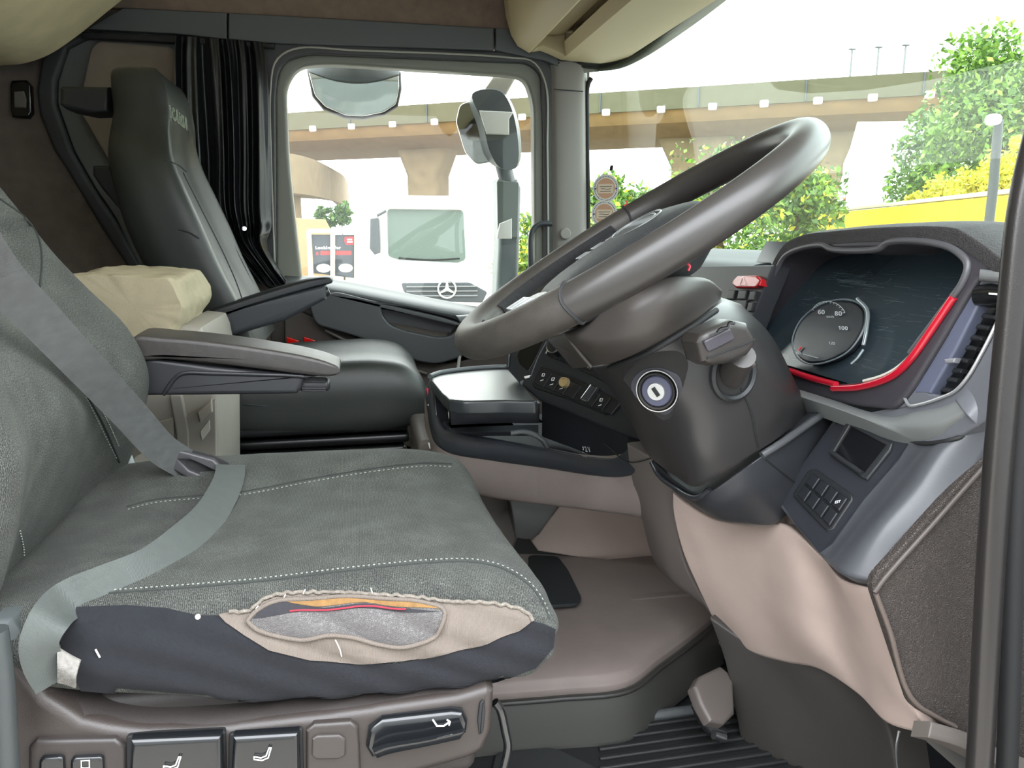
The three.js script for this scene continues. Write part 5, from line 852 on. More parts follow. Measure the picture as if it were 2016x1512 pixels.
// ------------------------------------------------------------------ steering column
{
  const t = thing('steering_column', 'charcoal steering column shroud with ignition lock and stalk', 'steering column', V3(0.55, 0.5, 0.68));
  const lower = [
    // left edge to the right edge, rows from top to bottom; z bulges toward the door
    [[1164, 722, .60], [1210, 712, .72], [1290, 676, .80], [1370, 632, .80], [1425, 596, .74], [1462, 600, .62]],
    [[1192, 755, .60], [1240, 745, .73], [1320, 715, .80], [1420, 675, .80], [1490, 650, .75], [1520, 660, .62]],
    [[1225, 805, .60], [1262, 800, .72], [1345, 775, .80], [1440, 745, .80], [1530, 725, .76], [1562, 740, .62]],
    [[1252, 850, .60], [1290, 850, .71], [1365, 835, .79], [1450, 815, .795], [1545, 790, .76], [1590, 800, .64]],
    [[1270, 888, .60], [1312, 905, .70], [1375, 895, .78], [1450, 880, .785], [1520, 855, .76], [1590, 815, .66]],
    [[1284, 906, .60], [1330, 940, .68], [1376, 962, .75], [1440, 925, .775], [1510, 880, .76], [1592, 822, .66]]].map((r) => r.map(([x, y, z]) => q(x, y, 'z', z)));
  const lo0 = patch(lower, { nu: 50, nv: 50, back: [0.03, 0.0, -0.12], rim: 0.012 });
  const dishPoly = [[1222, 750], [1250, 712], [1318, 675], [1352, 679], [1367, 706], [1359, 752], [1332, 812], [1312, 832], [1280, 812], [1236, 786]];
  const dishFloor = planeOf(at(lo0, 1250, 765, -0.008), at(lo0, 1345, 700, -0.028), at(lo0, 1310, 812, -0.012));
  const lo = carve(lo0, slab(dishPoly.map(([x, y]) => q(x, y, dishFloor).addScaledVector(dishFloor.n, 0.08)), shiftPlane(dishFloor, 0.08), 0.08, { bevel: 0, round: 0.02 }));
  part(t, 'lower_shroud', lo, plastic(0x2e2d2d, 0.36));
  const up = [
    [[1150, 640, .69], [1180, 610, .75], [1240, 570, .80], [1320, 545, .82], [1385, 545, .78], [1425, 570, .66]],
    [[1125, 648, .70], [1170, 640, .76], [1250, 610, .82], [1330, 585, .83], [1390, 565, .78], [1424, 576, .66]],
    [[1112, 656, .70], [1170, 672, .77], [1260, 650, .82], [1340, 615, .82], [1395, 585, .77], [1422, 582, .66]],
    [[1138, 690, .69], [1190, 698, .76], [1265, 674, .81], [1345, 632, .81], [1400, 596, .76], [1421, 588, .66]],
    [[1164, 722, .68], [1215, 712, .74], [1280, 684, .80], [1360, 640, .80], [1405, 606, .75], [1421, 592, .66]]].map((r) => r.map(([x, y, z]) => q(x, y, 'z', z)));
  const uc = patch(up, { nu: 50, nv: 40, back: [0.0, -0.02, -0.10], rim: 0.008 });
  part(t, 'upper_cowl', uc, plastic(0x3f3b38, 0.46));
  part(t, 'cowl_edge', bar([[1111, 655], [1137, 689], [1164, 722]].map(([x, y]) => q(x, y, 'z', 0.695)), 0.003, { n: 14 }), plastic(0x4a4642, 0.4));
  part(t, 'cowl_gap', bar(traceFine(lo, [[1200, 724], [1270, 697], [1350, 652], [1410, 612]], 0.001, 20), 0.004, { n: 40, seg: 8 }), M.rubber);
  // recessed lock plate
  const dish = slab([[1240, 752], [1262, 726], [1300, 722], [1340, 740], [1346, 770], [1328, 806], [1310, 820], [1284, 806], [1246, 780]], shiftPlane(dishFloor, 0.0015), 0.004, { bevel: 0.001, round: 0.015 });
  part(t, 'lock_plate', dish, plastic(0x4a4b52, 0.4), 'grey plate round the ignition lock');
  const c = hit(dish, 1296, 768), ax = c.n.clone().lerp(CAM.clone().sub(c.p).normalize(), 0.3).normalize();
  const ig = part(t, 'ignition_lock', latheAt([[0, -0.012], [0.030, -0.012], [0.030, 0.006], [0.027, 0.009], [0.024, 0.009], [0.021, 0.005], [0.014, 0.005], [0.013, 0.007], [0, 0.007]], c.p, ax, 40, 0.5), M.gloss, 'round black ignition lock');
  part(ig, 'lock_ring', latheAt([[0.0295, 0.006], [0.031, 0.006], [0.031, 0.0075], [0.0295, 0.0075], [0.0295, 0.006]], c.p, ax, 40), M.chrome, 'thin bright ring');
  part(ig, 'lock_face', latheAt([[0, 0.009], [0.021, 0.009], [0.0225, 0.0075], [0.0225, 0.006], [0, 0.006]], c.p, ax, 32), mat(0x4b4d60, 0.35));
  const cyl = part(ig, 'key_cylinder', latheAt([[0, 0.0115], [0.0125, 0.0115], [0.0135, 0.010], [0.0135, 0.007], [0, 0.007]], c.p, ax, 32), mat(0xc9cbca, 0.35, { metalness: 0.8 }), 'silver key cylinder');
  part(cyl, 'key_slot', orient(rbox(0.0145, 0.006, 0.002, 0.0008), c.p.clone().addScaledVector(ax, 0.012), ax, q(1302, 775, 'z', 0.8).sub(q(1290, 763, 'z', 0.8))), M.rubber);
  // stalk in its collar
  const h = hit(lo, 1443, 735), hx = h.n.clone();
  part(t, 'stalk_collar', latheAt([[0.0, -0.006], [0.040, -0.006], [0.040, 0.004], [0.036, 0.007], [0.032, 0.004], [0.030, -0.004], [0, -0.004]], h.p, hx, 36), M.darker);
  const a = h.p.clone().addScaledVector(hx, -0.002), b = q(1462, 700, 'z', h.p.z + 0.045), e = q(1440, 672, 'z', h.p.z + 0.06);
  const lever = part(t, 'stalk', bar([a, a.clone().lerp(b, 0.6), b], (k) => 0.021 - 0.003 * k, { n: 14, seg: 16 }), plastic(0x3a3735, 0.4));
  const zS = h.p.z + 0.085;
  const hp = planeOf(q(1385, 705, 'z', zS), q(1485, 690, 'z', zS - 0.02), q(1440, 640, 'z', zS - 0.012));
  const hg = slab([[1378, 676], [1384, 658], [1396, 650], [1444, 630], [1476, 636], [1490, 662], [1492, 680], [1476, 702], [1440, 717], [1404, 722], [1388, 714]], hp, 0.045, { bevel: 0.011, round: 0.012, segs: 4 });
  part(lever, 'stalk_head', hg, plastic(0x312e2c, 0.35));
  part(lever, 'rocker', slab([[1386, 672], [1438, 646], [1448, 668], [1396, 694]], shiftPlane(hp, 0.003), 0.008, { bevel: 0.002, round: 0.004 }), plastic(0x3d3a40, 0.33));
  part(lever, 'groove', bar([[1392, 706], [1432, 690], [1470, 676], [1486, 668]].map(([x, y]) => q(x, y, shiftPlane(hp, 0.0005))), 0.0012, { n: 20, seg: 6 }), M.rubber);
  part(lever, 'clips', bar([[1412, 655], [1418, 648], [1432, 644], [1436, 636], [1446, 636]].map(([x, y]) => q(x, y, 'z', zS + 0.004)), 0.0022, { n: 16, seg: 6 }), M.gloss);
  part(lever, 'stalk_sleeve', bar([q(1450, 722, 'z', zS - 0.05), q(1476, 706, 'z', zS - 0.05)], 0.012, { seg: 14 }), mat(0x8a7f78, 0.4, { metalness: 0.4 }));
  // seam down the shroud
  part(t, 'seam', bar(traceFine(lo, [[1458, 765], [1478, 810], [1488, 860], [1493, 880]], 0.0006, 20), 0.0018, { n: 30, seg: 6 }), M.rubber);
  // skirt below
  const sk = [
    [[1284, 908, .57], [1330, 948, .64], [1385, 972, .72], [1450, 932, .755], [1510, 890, .755], [1595, 822, .70], [1650, 790, .66]],
    [[1300, 940, .56], [1345, 975, .63], [1398, 1000, .71], [1460, 975, .745], [1525, 945, .74], [1605, 870, .69], [1655, 822, .66]],
    [[1330, 970, .55], [1370, 1000, .61], [1415, 1024, .68], [1470, 1032, .70], [1532, 1030, .70], [1610, 920, .68], [1660, 850, .66]]].map((r) => r.map(([x, y, z]) => q(x, y, 'z', z)));
  const sg = patch(sk, { nu: 50, nv: 20, back: [0.04, 0.0, -0.06], rim: 0.006 });
  part(t, 'skirt', sg, plastic(0x2e3034, 0.42));
  part(t, 'skirt_lip', bar([[1282, 905], [1300, 928], [1335, 955], [1378, 972], [1400, 962]].map(([x, y]) => at(sg, x, y + 4, 0.004)), 0.0045, { n: 40, seg: 8 }), plastic(0x2e3034, 0.25));
  part(t, 'skirt_ridge', bar(traceFine(sg, [[1500, 898], [1560, 855], [1640, 800]], 0.002, 20), 0.006, { n: 30, seg: 8 }), plastic(0x4e5052, 0.4));
  part(t, 'seam', bar(traceFine(sg, [[1508, 905], [1540, 930], [1565, 950]], 0.0006, 20), 0.0012, { n: 20, seg: 6 }), M.rubber);
}
// ------------------------------------------------------------------ steering wheel
{
  const s = 0.955, C = V3(0.407 * s, 1 + (0.992 - 1) * s, 1.75 + (0.64 - 1.75) * s), R = 0.283 * s, r = 0.0255, tl = 0.550, rl = 0.075;
  const u = V3(Math.cos(tl), Math.sin(tl), 0), n0 = V3(-Math.sin(tl), Math.cos(tl), 0), v = V3(0, 0, 1).multiplyScalar(Math.cos(rl)).addScaledVector(n0, Math.sin(rl)), n = new THREE.Vector3().crossVectors(v, u).normalize(); if (n.y < 0) n.negate();
  const P = (a, b, h = 0) => C.clone().addScaledVector(u, a).addScaledVector(v, b).addScaledVector(n, h);   // along, across, up from the wheel plane
  const t = thing('steering_wheel', 'large steering wheel with worn black leather cover over the rim', 'steering wheel', P(0, 0, -0.05));
  const arc = (a0, a1, k = 40) => { const l = []; for (let i = 0; i <= k; i++) { const a = (a0 + (a1 - a0) * i / k) * Math.PI / 180; l.push(P(R * Math.cos(a), R * Math.sin(a))); } return l; };
  const rimMat = worn(0x2d2c2c, 0.10, 0.42, T.grain, 0.00015, {}, 0.15), coverMat = worn(0x3b3834, 0.16, 0.42, T.leatherFine, 0.00012, {}, 0.12);
  // rim: smooth cover on the upper part, worn leather round the lower part, joints between
  part(t, 'rim_cover', bar(arc(-68, 126, 150), r, { seg: 32, straight: true }), mat(0x312f2d, 0.36), 'smooth charcoal rim cover');
  part(t, 'rim_leather', bar(arc(126, 292, 130), r * 0.985, { seg: 32, straight: true }), coverMat, 'scuffed leather rim sleeve');
  for (const a of [126, 292]) { const q0 = a * Math.PI / 180, l = []; const rd = u.clone().multiplyScalar(Math.cos(q0)).addScaledVector(v, Math.sin(q0)); for (let i = 0; i < 24; i++) { const b = i / 24 * TAU; l.push(P(R * Math.cos(q0 + 0.008 * Math.sin(b * 3)), R * Math.sin(q0 + 0.008 * Math.sin(b * 3))).addScaledVector(rd, Math.cos(b) * (r + 0.0005)).addScaledVector(n, Math.sin(b) * (r + 0.0005))); } part(t, 'rim_joint', bar(l, 0.0022, { closed: true, n: 48, seg: 6 }), M.rubber); }
  // braided lacing along the inner side of the lower rim
  for (const [a0, a1] of [[150, 196], [218, 285]]) { const l = []; const N = Math.round((a1 - a0) * 1.1); for (let i = 0; i < N; i++) { const a = (a0 + (a1 - a0) * i / N) * Math.PI / 180, rd = u.clone().multiplyScalar(Math.cos(a)).addScaledVector(v, Math.sin(a)), p0 = C.clone().addScaledVector(rd, R - r * 0.96), tg = u.clone().multiplyScalar(-Math.sin(a)).addScaledVector(v, Math.cos(a)); l.push(bar([p0.clone().addScaledVector(n, 0.010).addScaledVector(tg, -0.003), p0.clone().addScaledVector(rd, -0.003), p0.clone().addScaledVector(n, -0.010).addScaledVector(tg, 0.003)], 0.0026, { n: 4, seg: 6 })); } part(t, 'lacing', join(l), mat(0x17181a, 0.7), 'black braided lacing'); }
  for (const [px, py] of [[1232, 438], [1327, 553]]) { const a = py < 500 ? 292 : 98, qq = a * Math.PI / 180, b = P(R * Math.cos(qq), R * Math.sin(qq), py < 500 ? r : -r * 0.9); part(t, 'loose_thread', bar([b, b.clone().add(V3(0.004, py < 500 ? 0.005 : -0.004, 0.003)), b.clone().add(V3(0.002, py < 500 ? 0.009 : -0.009, 0.004))], 0.0012, { n: 10, seg: 5 }), mat(0xc02a3a, 0.6), 'red thread'); }
  // hub pad: airbag cover, spokes and key clusters
  const HD = -0.024; const hubLoop = (k, h, sh = 0) => [[-0.165, 0], [-0.16, 0.06], [-0.11, 0.078], [-0.03, 0.095], [0.06, 0.11], [0.105, 0.08], [0.115, 0], [0.105, -0.08], [0.06, -0.11], [-0.03, -0.095], [-0.11, -0.078], [-0.16, -0.06]].map(([a, b]) => P(a * k * 0.93 + sh, b * k, h + HD));
  part(t, 'hub_back', loft([hubLoop(0.45, -0.06, 0.02), hubLoop(0.6, -0.05, 0.015), hubLoop(0.9, -0.03), hubLoop(0.97, -0.012)], { nl: 60, ns: 16, crease: 0.8 }), plastic(0x3a3b3d, 0.5));
  const pad = loft([hubLoop(0.97, -0.012), hubLoop(1.0, -0.002), hubLoop(0.99, 0.012), hubLoop(0.93, 0.024), hubLoop(0.75, 0.032), hubLoop(0.4, 0.037), hubLoop(0.05, 0.038)], { nl: 72, ns: 40, crease: 1.0 });
  part(t, 'airbag_pad', pad, mat(0x292c2e, 0.45, { bumpMap: T.leatherFine, bumpScale: 0.0006 }), 'grained airbag cover');
  // emblem relief on the pad
  const em = (k) => { const l = []; for (let i = 0; i < 48; i++) { const a = i / 48 * TAU; l.push(P(0.025 + 0.038 * k * Math.cos(a), -0.01 + 0.055 * k * Math.sin(a), 0.0365 + HD)); } return l; };
  part(t, 'emblem', join([bar(em(1), 0.0018, { closed: true, n: 60, seg: 6 }), bar(em(0.78), 0.0013, { closed: true, n: 60, seg: 6 }), ...[-0.026, -0.013, 0, 0.013, 0.026].map((b, i) => bar([P(0.015, b - 0.004, 0.0368 + HD), P(0.038, b, 0.0368 + HD), P(0.02, b + 0.004, 0.0368 + HD)], 0.0014, { n: 8, seg: 5 }))]), plastic(0x6c7070, 0.35), 'embossed oval emblem');
  for (const sgn of [-1, 1]) {
    const sp = [[0.02, 0.085], [0.03, 0.14], [0.03, 0.2], [0.02, R - 0.008]].map(([a, b]) => [a, b * sgn]);
    part(t, 'spoke', loft(sp.map(([a, b], i) => { const w = [0.055, 0.04, 0.032, 0.03][i], h = [0.012, 0.010, 0.009, 0.010][i]; return [[-w, 0], [-w * 0.8, h], [0, h * 1.1], [w * 0.8, h], [w, 0], [w * 0.8, -h], [0, -h * 1.1], [-w * 0.8, -h]].map(([x, y]) => P(a + x, b, y - 0.004 + [HD * 0.8, HD * 0.75, HD * 0.5, 0][i])); }), { nl: 32, ns: 16, crease: 0.8 }), plastic(0x303235, 0.4));
    const kc = P(-0.01, 0.135 * sgn, 0.012);
    const kg = part(t, 'key_cluster', loft([0, 1, 2].map((i) => [[-0.045, -0.022], [-0.02, -0.034], [0.03, -0.03], [0.05, 0], [0.03, 0.03], [-0.02, 0.034], [-0.045, 0.022], [-0.055, 0]].map(([a, b]) => P(-0.01 + a * [1, 0.97, 0.8][i], 0.135 * sgn + b * [1, 0.97, 0.8][i], [0.0, 0.012, 0.018][i] + HD * 0.75))), { nl: 32, ns: 8, crease: 0.8 }), mat(0x2a2c2e, 0.3));
    for (const [da, db] of [[-0.025, -0.012], [-0.025, 0.012], [0.005, -0.012], [0.005, 0.012], [0.03, 0]]) part(kg, 'key', orient(rbox(0.022, 0.018, 0.006, 0.002), P(-0.01 + da, 0.135 * sgn + db, 0.019 + HD * 0.75), n, u), mat(0x6f7378, 0.3));
  }
  // lower twin spoke and its key block, seen past the pad
  for (const sgn of [-1, 1]) part(t, 'lower_spoke', loft([[-0.14, 0.05], [-0.19, 0.062], [-R + 0.02, 0.07]].map(([a, b], i) => { const w = 0.02, h = 0.01; return [[-w, 0], [-w * 0.7, h], [0, h * 1.1], [w * 0.7, h], [w, 0], [w * 0.7, -h], [0, -h * 1.1], [-w * 0.7, -h]].map(([x, y]) => P(a, b * sgn + x, y - 0.004 + [HD, HD * 0.7, 0][i])); }), { nl: 32, ns: 12, crease: 0.8 }), plastic(0x2c2e31, 0.4));
  const blk = part(t, 'lower_keys', loft([0, 1, 2].map((i) => [[-0.215, -0.045], [-0.175, -0.07], [-0.15, -0.05], [-0.15, 0.05], [-0.175, 0.07], [-0.215, 0.045]].map(([a, b]) => P(a, b * [1, 0.98, 0.85][i], [-0.01, 0.012, 0.022][i] + HD * 0.8))), { nl: 40, ns: 10, crease: 0.8 }), mat(0x44484b, 0.25), 'glossy key block');
  for (const b of [-0.045, -0.015, 0.015, 0.045]) part(blk, 'key', orient(rbox(0.034, 0.024, 0.006, 0.002), P(-0.182, b, 0.024 + HD * 0.8), n, u), mat(0x8a9094, 0.25));
}
// ------------------------------------------------------------------ centre console
{
  const t = thing('centre_console', 'centre console with open tray and switch panel facing the driver', 'console', V3(0.4, 0.2, 0.1));
  const yR = 0.575;
  // rim line of the tray, near side from the rear corner to under the column; then the taupe flank below it
  const nz = [-0.13, -0.05, 0.06, 0.10, 0.16, 0.26, 0.35, 0.395, 0.44];
  const rowOf = (l, dz = 0, dx = 0, dy = 0) => l.map(([x, y], i) => q(x, y, 'z', nz[i] + dz).add(V3(dx, dy, 0)));
  const r1 = [[846, 744], [850, 780], [874, 842], [900, 853], [970, 866], [1080, 886], [1165, 902], [1208, 902], [1242, 876]], r2 = [[841, 760], [845, 800], [864, 852], [892, 868], [968, 882], [1080, 902], [1165, 918], [1214, 920], [1256, 900]], r3 = [[840, 800], [846, 838], [860, 872], [886, 888], [966, 902], [1080, 918], [1165, 931], [1218, 934], [1262, 926]];
  part(t, 'tray_rim', patch([rowOf(r1, -0.02, 0.006, -0.02), rowOf(r1, -0.006, 0.002), rowOf(r2, 0.006), rowOf(r3, 0.006), rowOf(r3, 0.0, 0, -0.006)], { nu: 60, nv: 24, back: [0.015, -0.005, -0.02], rim: 0.003 }), plastic(0x2c2f34, 0.45, 0.0003));
  const f1 = [[840, 850], [848, 888], [862, 910], [890, 928], [966, 946], [1080, 962], [1165, 975], [1230, 984], [1296, 990]], f2 = [[846, 900], [856, 930], [872, 945], [902, 960], [972, 978], [1080, 992], [1165, 1002], [1240, 1012], [1322, 1030]];
  part(t, 'flank', patch([rowOf(r3, -0.002, 0, 0.004), rowOf(f1, 0.004), rowOf(f2, -0.006), rowOf(f2, -0.03, 0.004, -0.004), rowOf(f2, -0.2, 0.02, 0.0)], { nu: 60, nv: 30, back: [0.0, 0.02, -0.05], rim: 0.003 }), M.taupeDark);
  // tray floor, raised table behind, its front wall
  part(t, 'tray_floor', slab([V3(0.17, 0.5, -0.28), ...rowOf(r2, -0.035, 0.012).slice(1, 8).map((p) => V3(p.x, 0.5, p.z)), V3(0.62, 0.5, 0.3), V3(0.62, 0.5, -0.28)], planeY(0.50), 0.02, { bevel: 0.002, round: 0 }), plastic(0x2c2f34, 0.85, 0.0003));
  const top = [[766, 742], [852, 742], [935, 735], [1003, 737], [1034, 770], [1056, 788], [1010, 789], [900, 790], [882, 786], [868, 770]];
  const tt = [[846, 744], [870, 736], [950, 727], [1002, 726], [1030, 757], [1060, 789], [985, 788], [915, 790], [886, 787], [872, 775]];
  const tg = slab(tt.map(([x, y]) => q(x, y, 'y', 0.665)), planeY(0.665), 0.03, { bevel: 0.006, round: 0.012 });
  part(t, 'table', tg, mat(0x2e3234, 0.32, { clearcoat: 0.3, clearcoatRoughness: 0.25 }), 'glossy dark table top');
  part(t, 'table_edge', bar(tt.slice(0, 5).map(([x, y]) => q(x, y - 3, 'y', 0.668)), 0.006, { n: 40 }), plastic(0x53575a, 0.35));
  part(t, 'table_wall', patch([[[884, 792], [920, 794], [985, 794], [1064, 794]].map(([x, y], i) => q(x, y, 'z', [0.0, 0.01, 0.01, 0.02][i])), [[888, 838], [920, 836], [985, 834], [1062, 834]].map(([x, y], i) => q(x, y, 'z', [0.0, 0.01, 0.01, 0.02][i]))], { nu: 16, nv: 6, back: [0, 0, -0.03], rim: 0.004 }), mat(0x3d3f44, 0.35));
  part(t, 'tray_lid', patch([[[890, 842], [960, 838], [1060, 836]].map(([x, y]) => q(x, y, 'z', 0.03)), [[900, 850], [960, 850], [1060, 850]].map(([x, y]) => q(x, y, 'z', 0.06))], { nu: 10, nv: 4, back: [0, -0.01, 0], rim: 0.002 }), plastic(0x2c2f34, 0.8));
  part(t, 'cup_holder', bar([[1005, 853], [1030, 850], [1052, 856], [1070, 868], [1078, 882]].map(([x, y]) => q(x, y, 'z', 0.22)), 0.006, { n: 30 }), plastic(0x4c4f50, 0.4), 'grey cup holder arm');
  part(t, 'console_body', slab([V3(0.13, 0.0, -0.03), V3(0.13, 0.50, -0.03), V3(0.5, 0.50, 0.1), V3(0.42, 0.3, 0.1), V3(0.36, 0.16, -0.03)].map((p) => V3(p.x, p.y, -0.06)), planeZ(-0.06), 0.3, { bevel: 0.01, round: 0.02 }), M.brown);
  part(t, 'vent_box', patch([[[1000, 970], [1060, 980], [1106, 990]].map(([x, y]) => q(x, y, 'z', 0.12)), [[1010, 1020], [1060, 1026], [1080, 1026]].map(([x, y]) => q(x, y, 'z', 0.12)), [[1015, 1060], [1045, 1062], [1062, 1052]].map(([x, y]) => q(x, y, 'z', 0.10))], { nu: 14, nv: 10, back: [0.02, 0, -0.2], rim: 0.006 }), plastic(0x4b4c4b, 0.5), 'grey duct box under the console');
  // socket label
  const wall = patch([[[1066, 790], [1130, 800], [1200, 822], [1240, 850]].map(([x, y], i) => q(x, y, 'z', [0.03, 0.12, 0.25, 0.34][i])), [[1066, 860], [1120, 880], [1190, 905], [1235, 900]].map(([x, y], i) => q(x, y, 'z', [0.03, 0.12, 0.25, 0.34][i]))], { nu: 14, nv: 8, back: [0.03, 0, -0.02], rim: 0.003 });
  part(t, 'tray_back', wall, plastic(0x2c2f34, 0.45, 0.0003));
  { const cv = document.createElement('canvas'); cv.width = 256; cv.height = 192; const c = cv.getContext('2d'); c.fillStyle = '#000'; c.fillRect(0, 0, 256, 192); c.fillStyle = '#fff'; c.font = 'bold 104px sans-serif'; c.fillText('12 V', 18, 104); c.font = 'bold 38px sans-serif'; c.fillText('MAX. 10A', 30, 164); part(t, 'socket_label', print4(wall, [[1143, 874], [1162, 876], [1160, 892], [1141, 890]], 0.001, 3, 3), mat(0xdfe3e4, 0.6, { alphaMap: new THREE.CanvasTexture(cv), transparent: true }), 'white voltage lettering'); }
  // rear face with red and pale marks
  part(t, 'rear_face', patch([[[836, 765], [844, 752], [852, 748]].map(([x, y], i) => q(x, y, 'z', [-0.30, -0.15, -0.03][i])), [[834, 820], [846, 840], [862, 860]].map(([x, y], i) => q(x, y, 'z', [-0.30, -0.12, 0.03][i])), [[838, 900], [850, 920], [866, 935]].map(([x, y], i) => q(x, y, 'z', [-0.30, -0.12, 0.03][i]))], { nu: 10, nv: 14, back: [0.03, 0, -0.01], rim: 0.004 }), mat(0x222427, 0.25, { clearcoat: 0.5 }));
  part(t, 'red_mark', bar([q(841, 764, 'z', -0.10), q(846, 790, 'z', -0.09)], 0.004, { seg: 8 }), mat(0xb0324a, 0.4), 'small red mark');
  for (const [x, y, x2, y2] of [[851, 765, 859, 792], [843, 796, 855, 822], [847, 818, 853, 834], [844, 872, 848, 884]]) part(t, 'pale_mark', bar([q(x, y, 'z', -0.06), q(x2, y2, 'z', -0.05)], 0.0022, { seg: 6 }), M.white, 'short pale mark');
  // switch panel towards the driver
  const sp = planeOf(q(1005, 745, 'z', 0.06), q(1235, 850, 'z', 0.40), q(1100, 640, 'z', 0.12));
  const pan = slab([[998, 728], [1002, 692], [1030, 640], [1300, 640], [1300, 880], [1230, 858], [1120, 812], [1060, 788], [1022, 755]], sp, 0.05, { bevel: 0.006, round: 0.01 });
  const panel = part(t, 'switch_panel', pan, mat(0x25282c, 0.42));
  part(panel, 'rim_highlight_bead', bar([[1000, 724], [1003, 696], [1014, 672]].map(([x, y]) => q(x, y, shiftPlane(sp, 0.003))), 0.004, { n: 12 }), mat(0x25282c, 0.3));  // panel-coloured bead added where a highlight runs along the edge
  part(panel, 'phone_pocket', slab([[1018, 700], [1034, 668], [1072, 668], [1052, 710], [1040, 732], [1022, 716]], shiftPlane(sp, 0.002), 0.004, { bevel: 0.001, round: 0.004 }), mat(0x0d0f12, 0.15, { clearcoat: 0.8 }));
  part(panel, 'pocket_clip', slab([[1031, 741], [1043, 738], [1040, 743], [1033, 745]], shiftPlane(sp, 0.005), 0.004, { bevel: 0.001, round: 0 }), M.white, 'bright pocket clip');
  part(panel, 'divider', bar([[1076, 672], [1060, 702], [1045, 740]].map(([x, y]) => q(x, y, shiftPlane(sp, 0.001))), 0.0015, { n: 10, seg: 6 }), plastic(0x55595c, 0.4));
  // climate row
  part(panel, 'climate_strip', slab([[1074, 698], [1096, 660], [1240, 730], [1225, 770], [1115, 714], [1085, 704]], shiftPlane(sp, 0.005), 0.008, { bevel: 0.002, round: 0.004 }), mat(0x1b1d20, 0.35));
  const dc = q(1104, 686, shiftPlane(sp, 0.004)), dx = sp.n.clone().lerp(CAM.clone().sub(dc).normalize(), 0.2).normalize();
  const dial = part(panel, 'rotary_knob', latheAt([[0, 0.030], [0.016, 0.030], [0.0175, 0.028], [0.019, 0.0], [0, 0]], dc, dx, 36, 0.5), mat(0x17191b, 0.4), 'black rotary knob');
  part(dial, 'knob_ring', latheAt([[0.0165, 0.029], [0.0185, 0.028], [0.0185, 0.031], [0.0165, 0.0315], [0.0165, 0.029]], dc, dx, 36), M.chrome, 'chrome knob ring');
  part(panel, 'marker_bar', bar([[1090, 666], [1074, 696]].map(([x, y]) => q(x, y, shiftPlane(sp, 0.006))), 0.002, { seg: 6 }), M.steel);
  const sym = (k, l, w = 0.0009) => part(k, 'symbol', join(l.map((s) => bar(s.map(([x, y]) => q(x, y, shiftPlane(sp, 0.0105))), w, { seg: 5, straight: true }))), M.white);
  for (const [x, y] of [[1125, 709], [1141, 714], [1157, 719]]) { const k = part(panel, 'climate_key', slab([[x - 7, y - 9], [x + 7, y - 6], [x + 4, y + 10], [x - 10, y + 6]], shiftPlane(sp, 0.009), 0.006, { bevel: 0.001, round: 0.002 }), mat(0x1f2124, 0.35)); sym(k, [[[x - 3, y - 3], [x + 1, y + 2]], [[x + 1, y - 4], [x + 4, y - 6]], [[x, y + 4], [x + 4, y]]], 0.0008); }
  // lower switch row
  part(panel, 'switch_row', slab([[1046, 755], [1064, 719], [1074, 722], [1150, 752], [1220, 790], [1206, 815], [1190, 816], [1120, 786], [1052, 764]], shiftPlane(sp, 0.005), 0.008, { bevel: 0.002, round: 0.004 }), mat(0x191b1e, 0.35));
  for (let i = 0; i < 8; i++) {
    const a = i / 8, b = (i + 0.93) / 8, T0 = [mix(1070, 1222, a), mix(726, 794, a)], T1 = [mix(1070, 1222, b), mix(726, 794, b)], B0 = [mix(1052, 1204, a), mix(757, 820, a) - 3], B1 = [mix(1052, 1204, b), mix(757, 820, b) - 3];
    const k = part(panel, 'switch_key', slab([T0, T1, B1, B0], shiftPlane(sp, 0.009), 0.008, { bevel: 0.0018, round: 0.002 }), mat(0x1e2023, 0.3));
    const m = [(T0[0] + B1[0]) / 2, (T0[1] + B1[1]) / 2];
    if ([0, 1, 2, 6].includes(i)) { sym(k, [[[m[0] - 2, m[1] - 8], [m[0] + 3, m[1] - 8], [m[0] + 1, m[1] - 3], [m[0] - 3, m[1] - 3], [m[0] - 2, m[1] - 8]], [[m[0] - 6, m[1] + 6], [m[0], m[1] + 4]]], 0.0008); }
  }
  const kc = q(1114, 754, shiftPlane(sp, 0.009)); part(panel, 'valve_knob', latheAt([[0, 0.008], [0.006, 0.008], [0.0075, 0.012], [0.0105, 0.012], [0.0115, 0.0], [0, 0]], kc, dx, 28, 0.5), mat(0xa8946c, 0.4, { metalness: 0.3 }), 'tan ring knob');
  part(panel, 'rocker_switch', slab([[1163, 758], [1176, 762], [1156, 790], [1144, 786]], shiftPlane(sp, 0.014), 0.01, { bevel: 0.002, round: 0.003 }), mat(0x34373a, 0.25)); part(panel, 'rocker_edge', bar([[1163, 757], [1143, 785], [1154, 790]].map(([x, y]) => q(x, y, shiftPlane(sp, 0.016))), 0.0014, { n: 16, seg: 6, straight: true }), M.chrome, 'bright rocker edge');
  part(panel, 'seam', bar([[1190, 905 - 30], [1240, 910], [1290, 900]].map(([x, y]) => q(x, y, shiftPlane(sp, 0.001))), 0.0012, { n: 10, seg: 5 }), M.rubber);
}
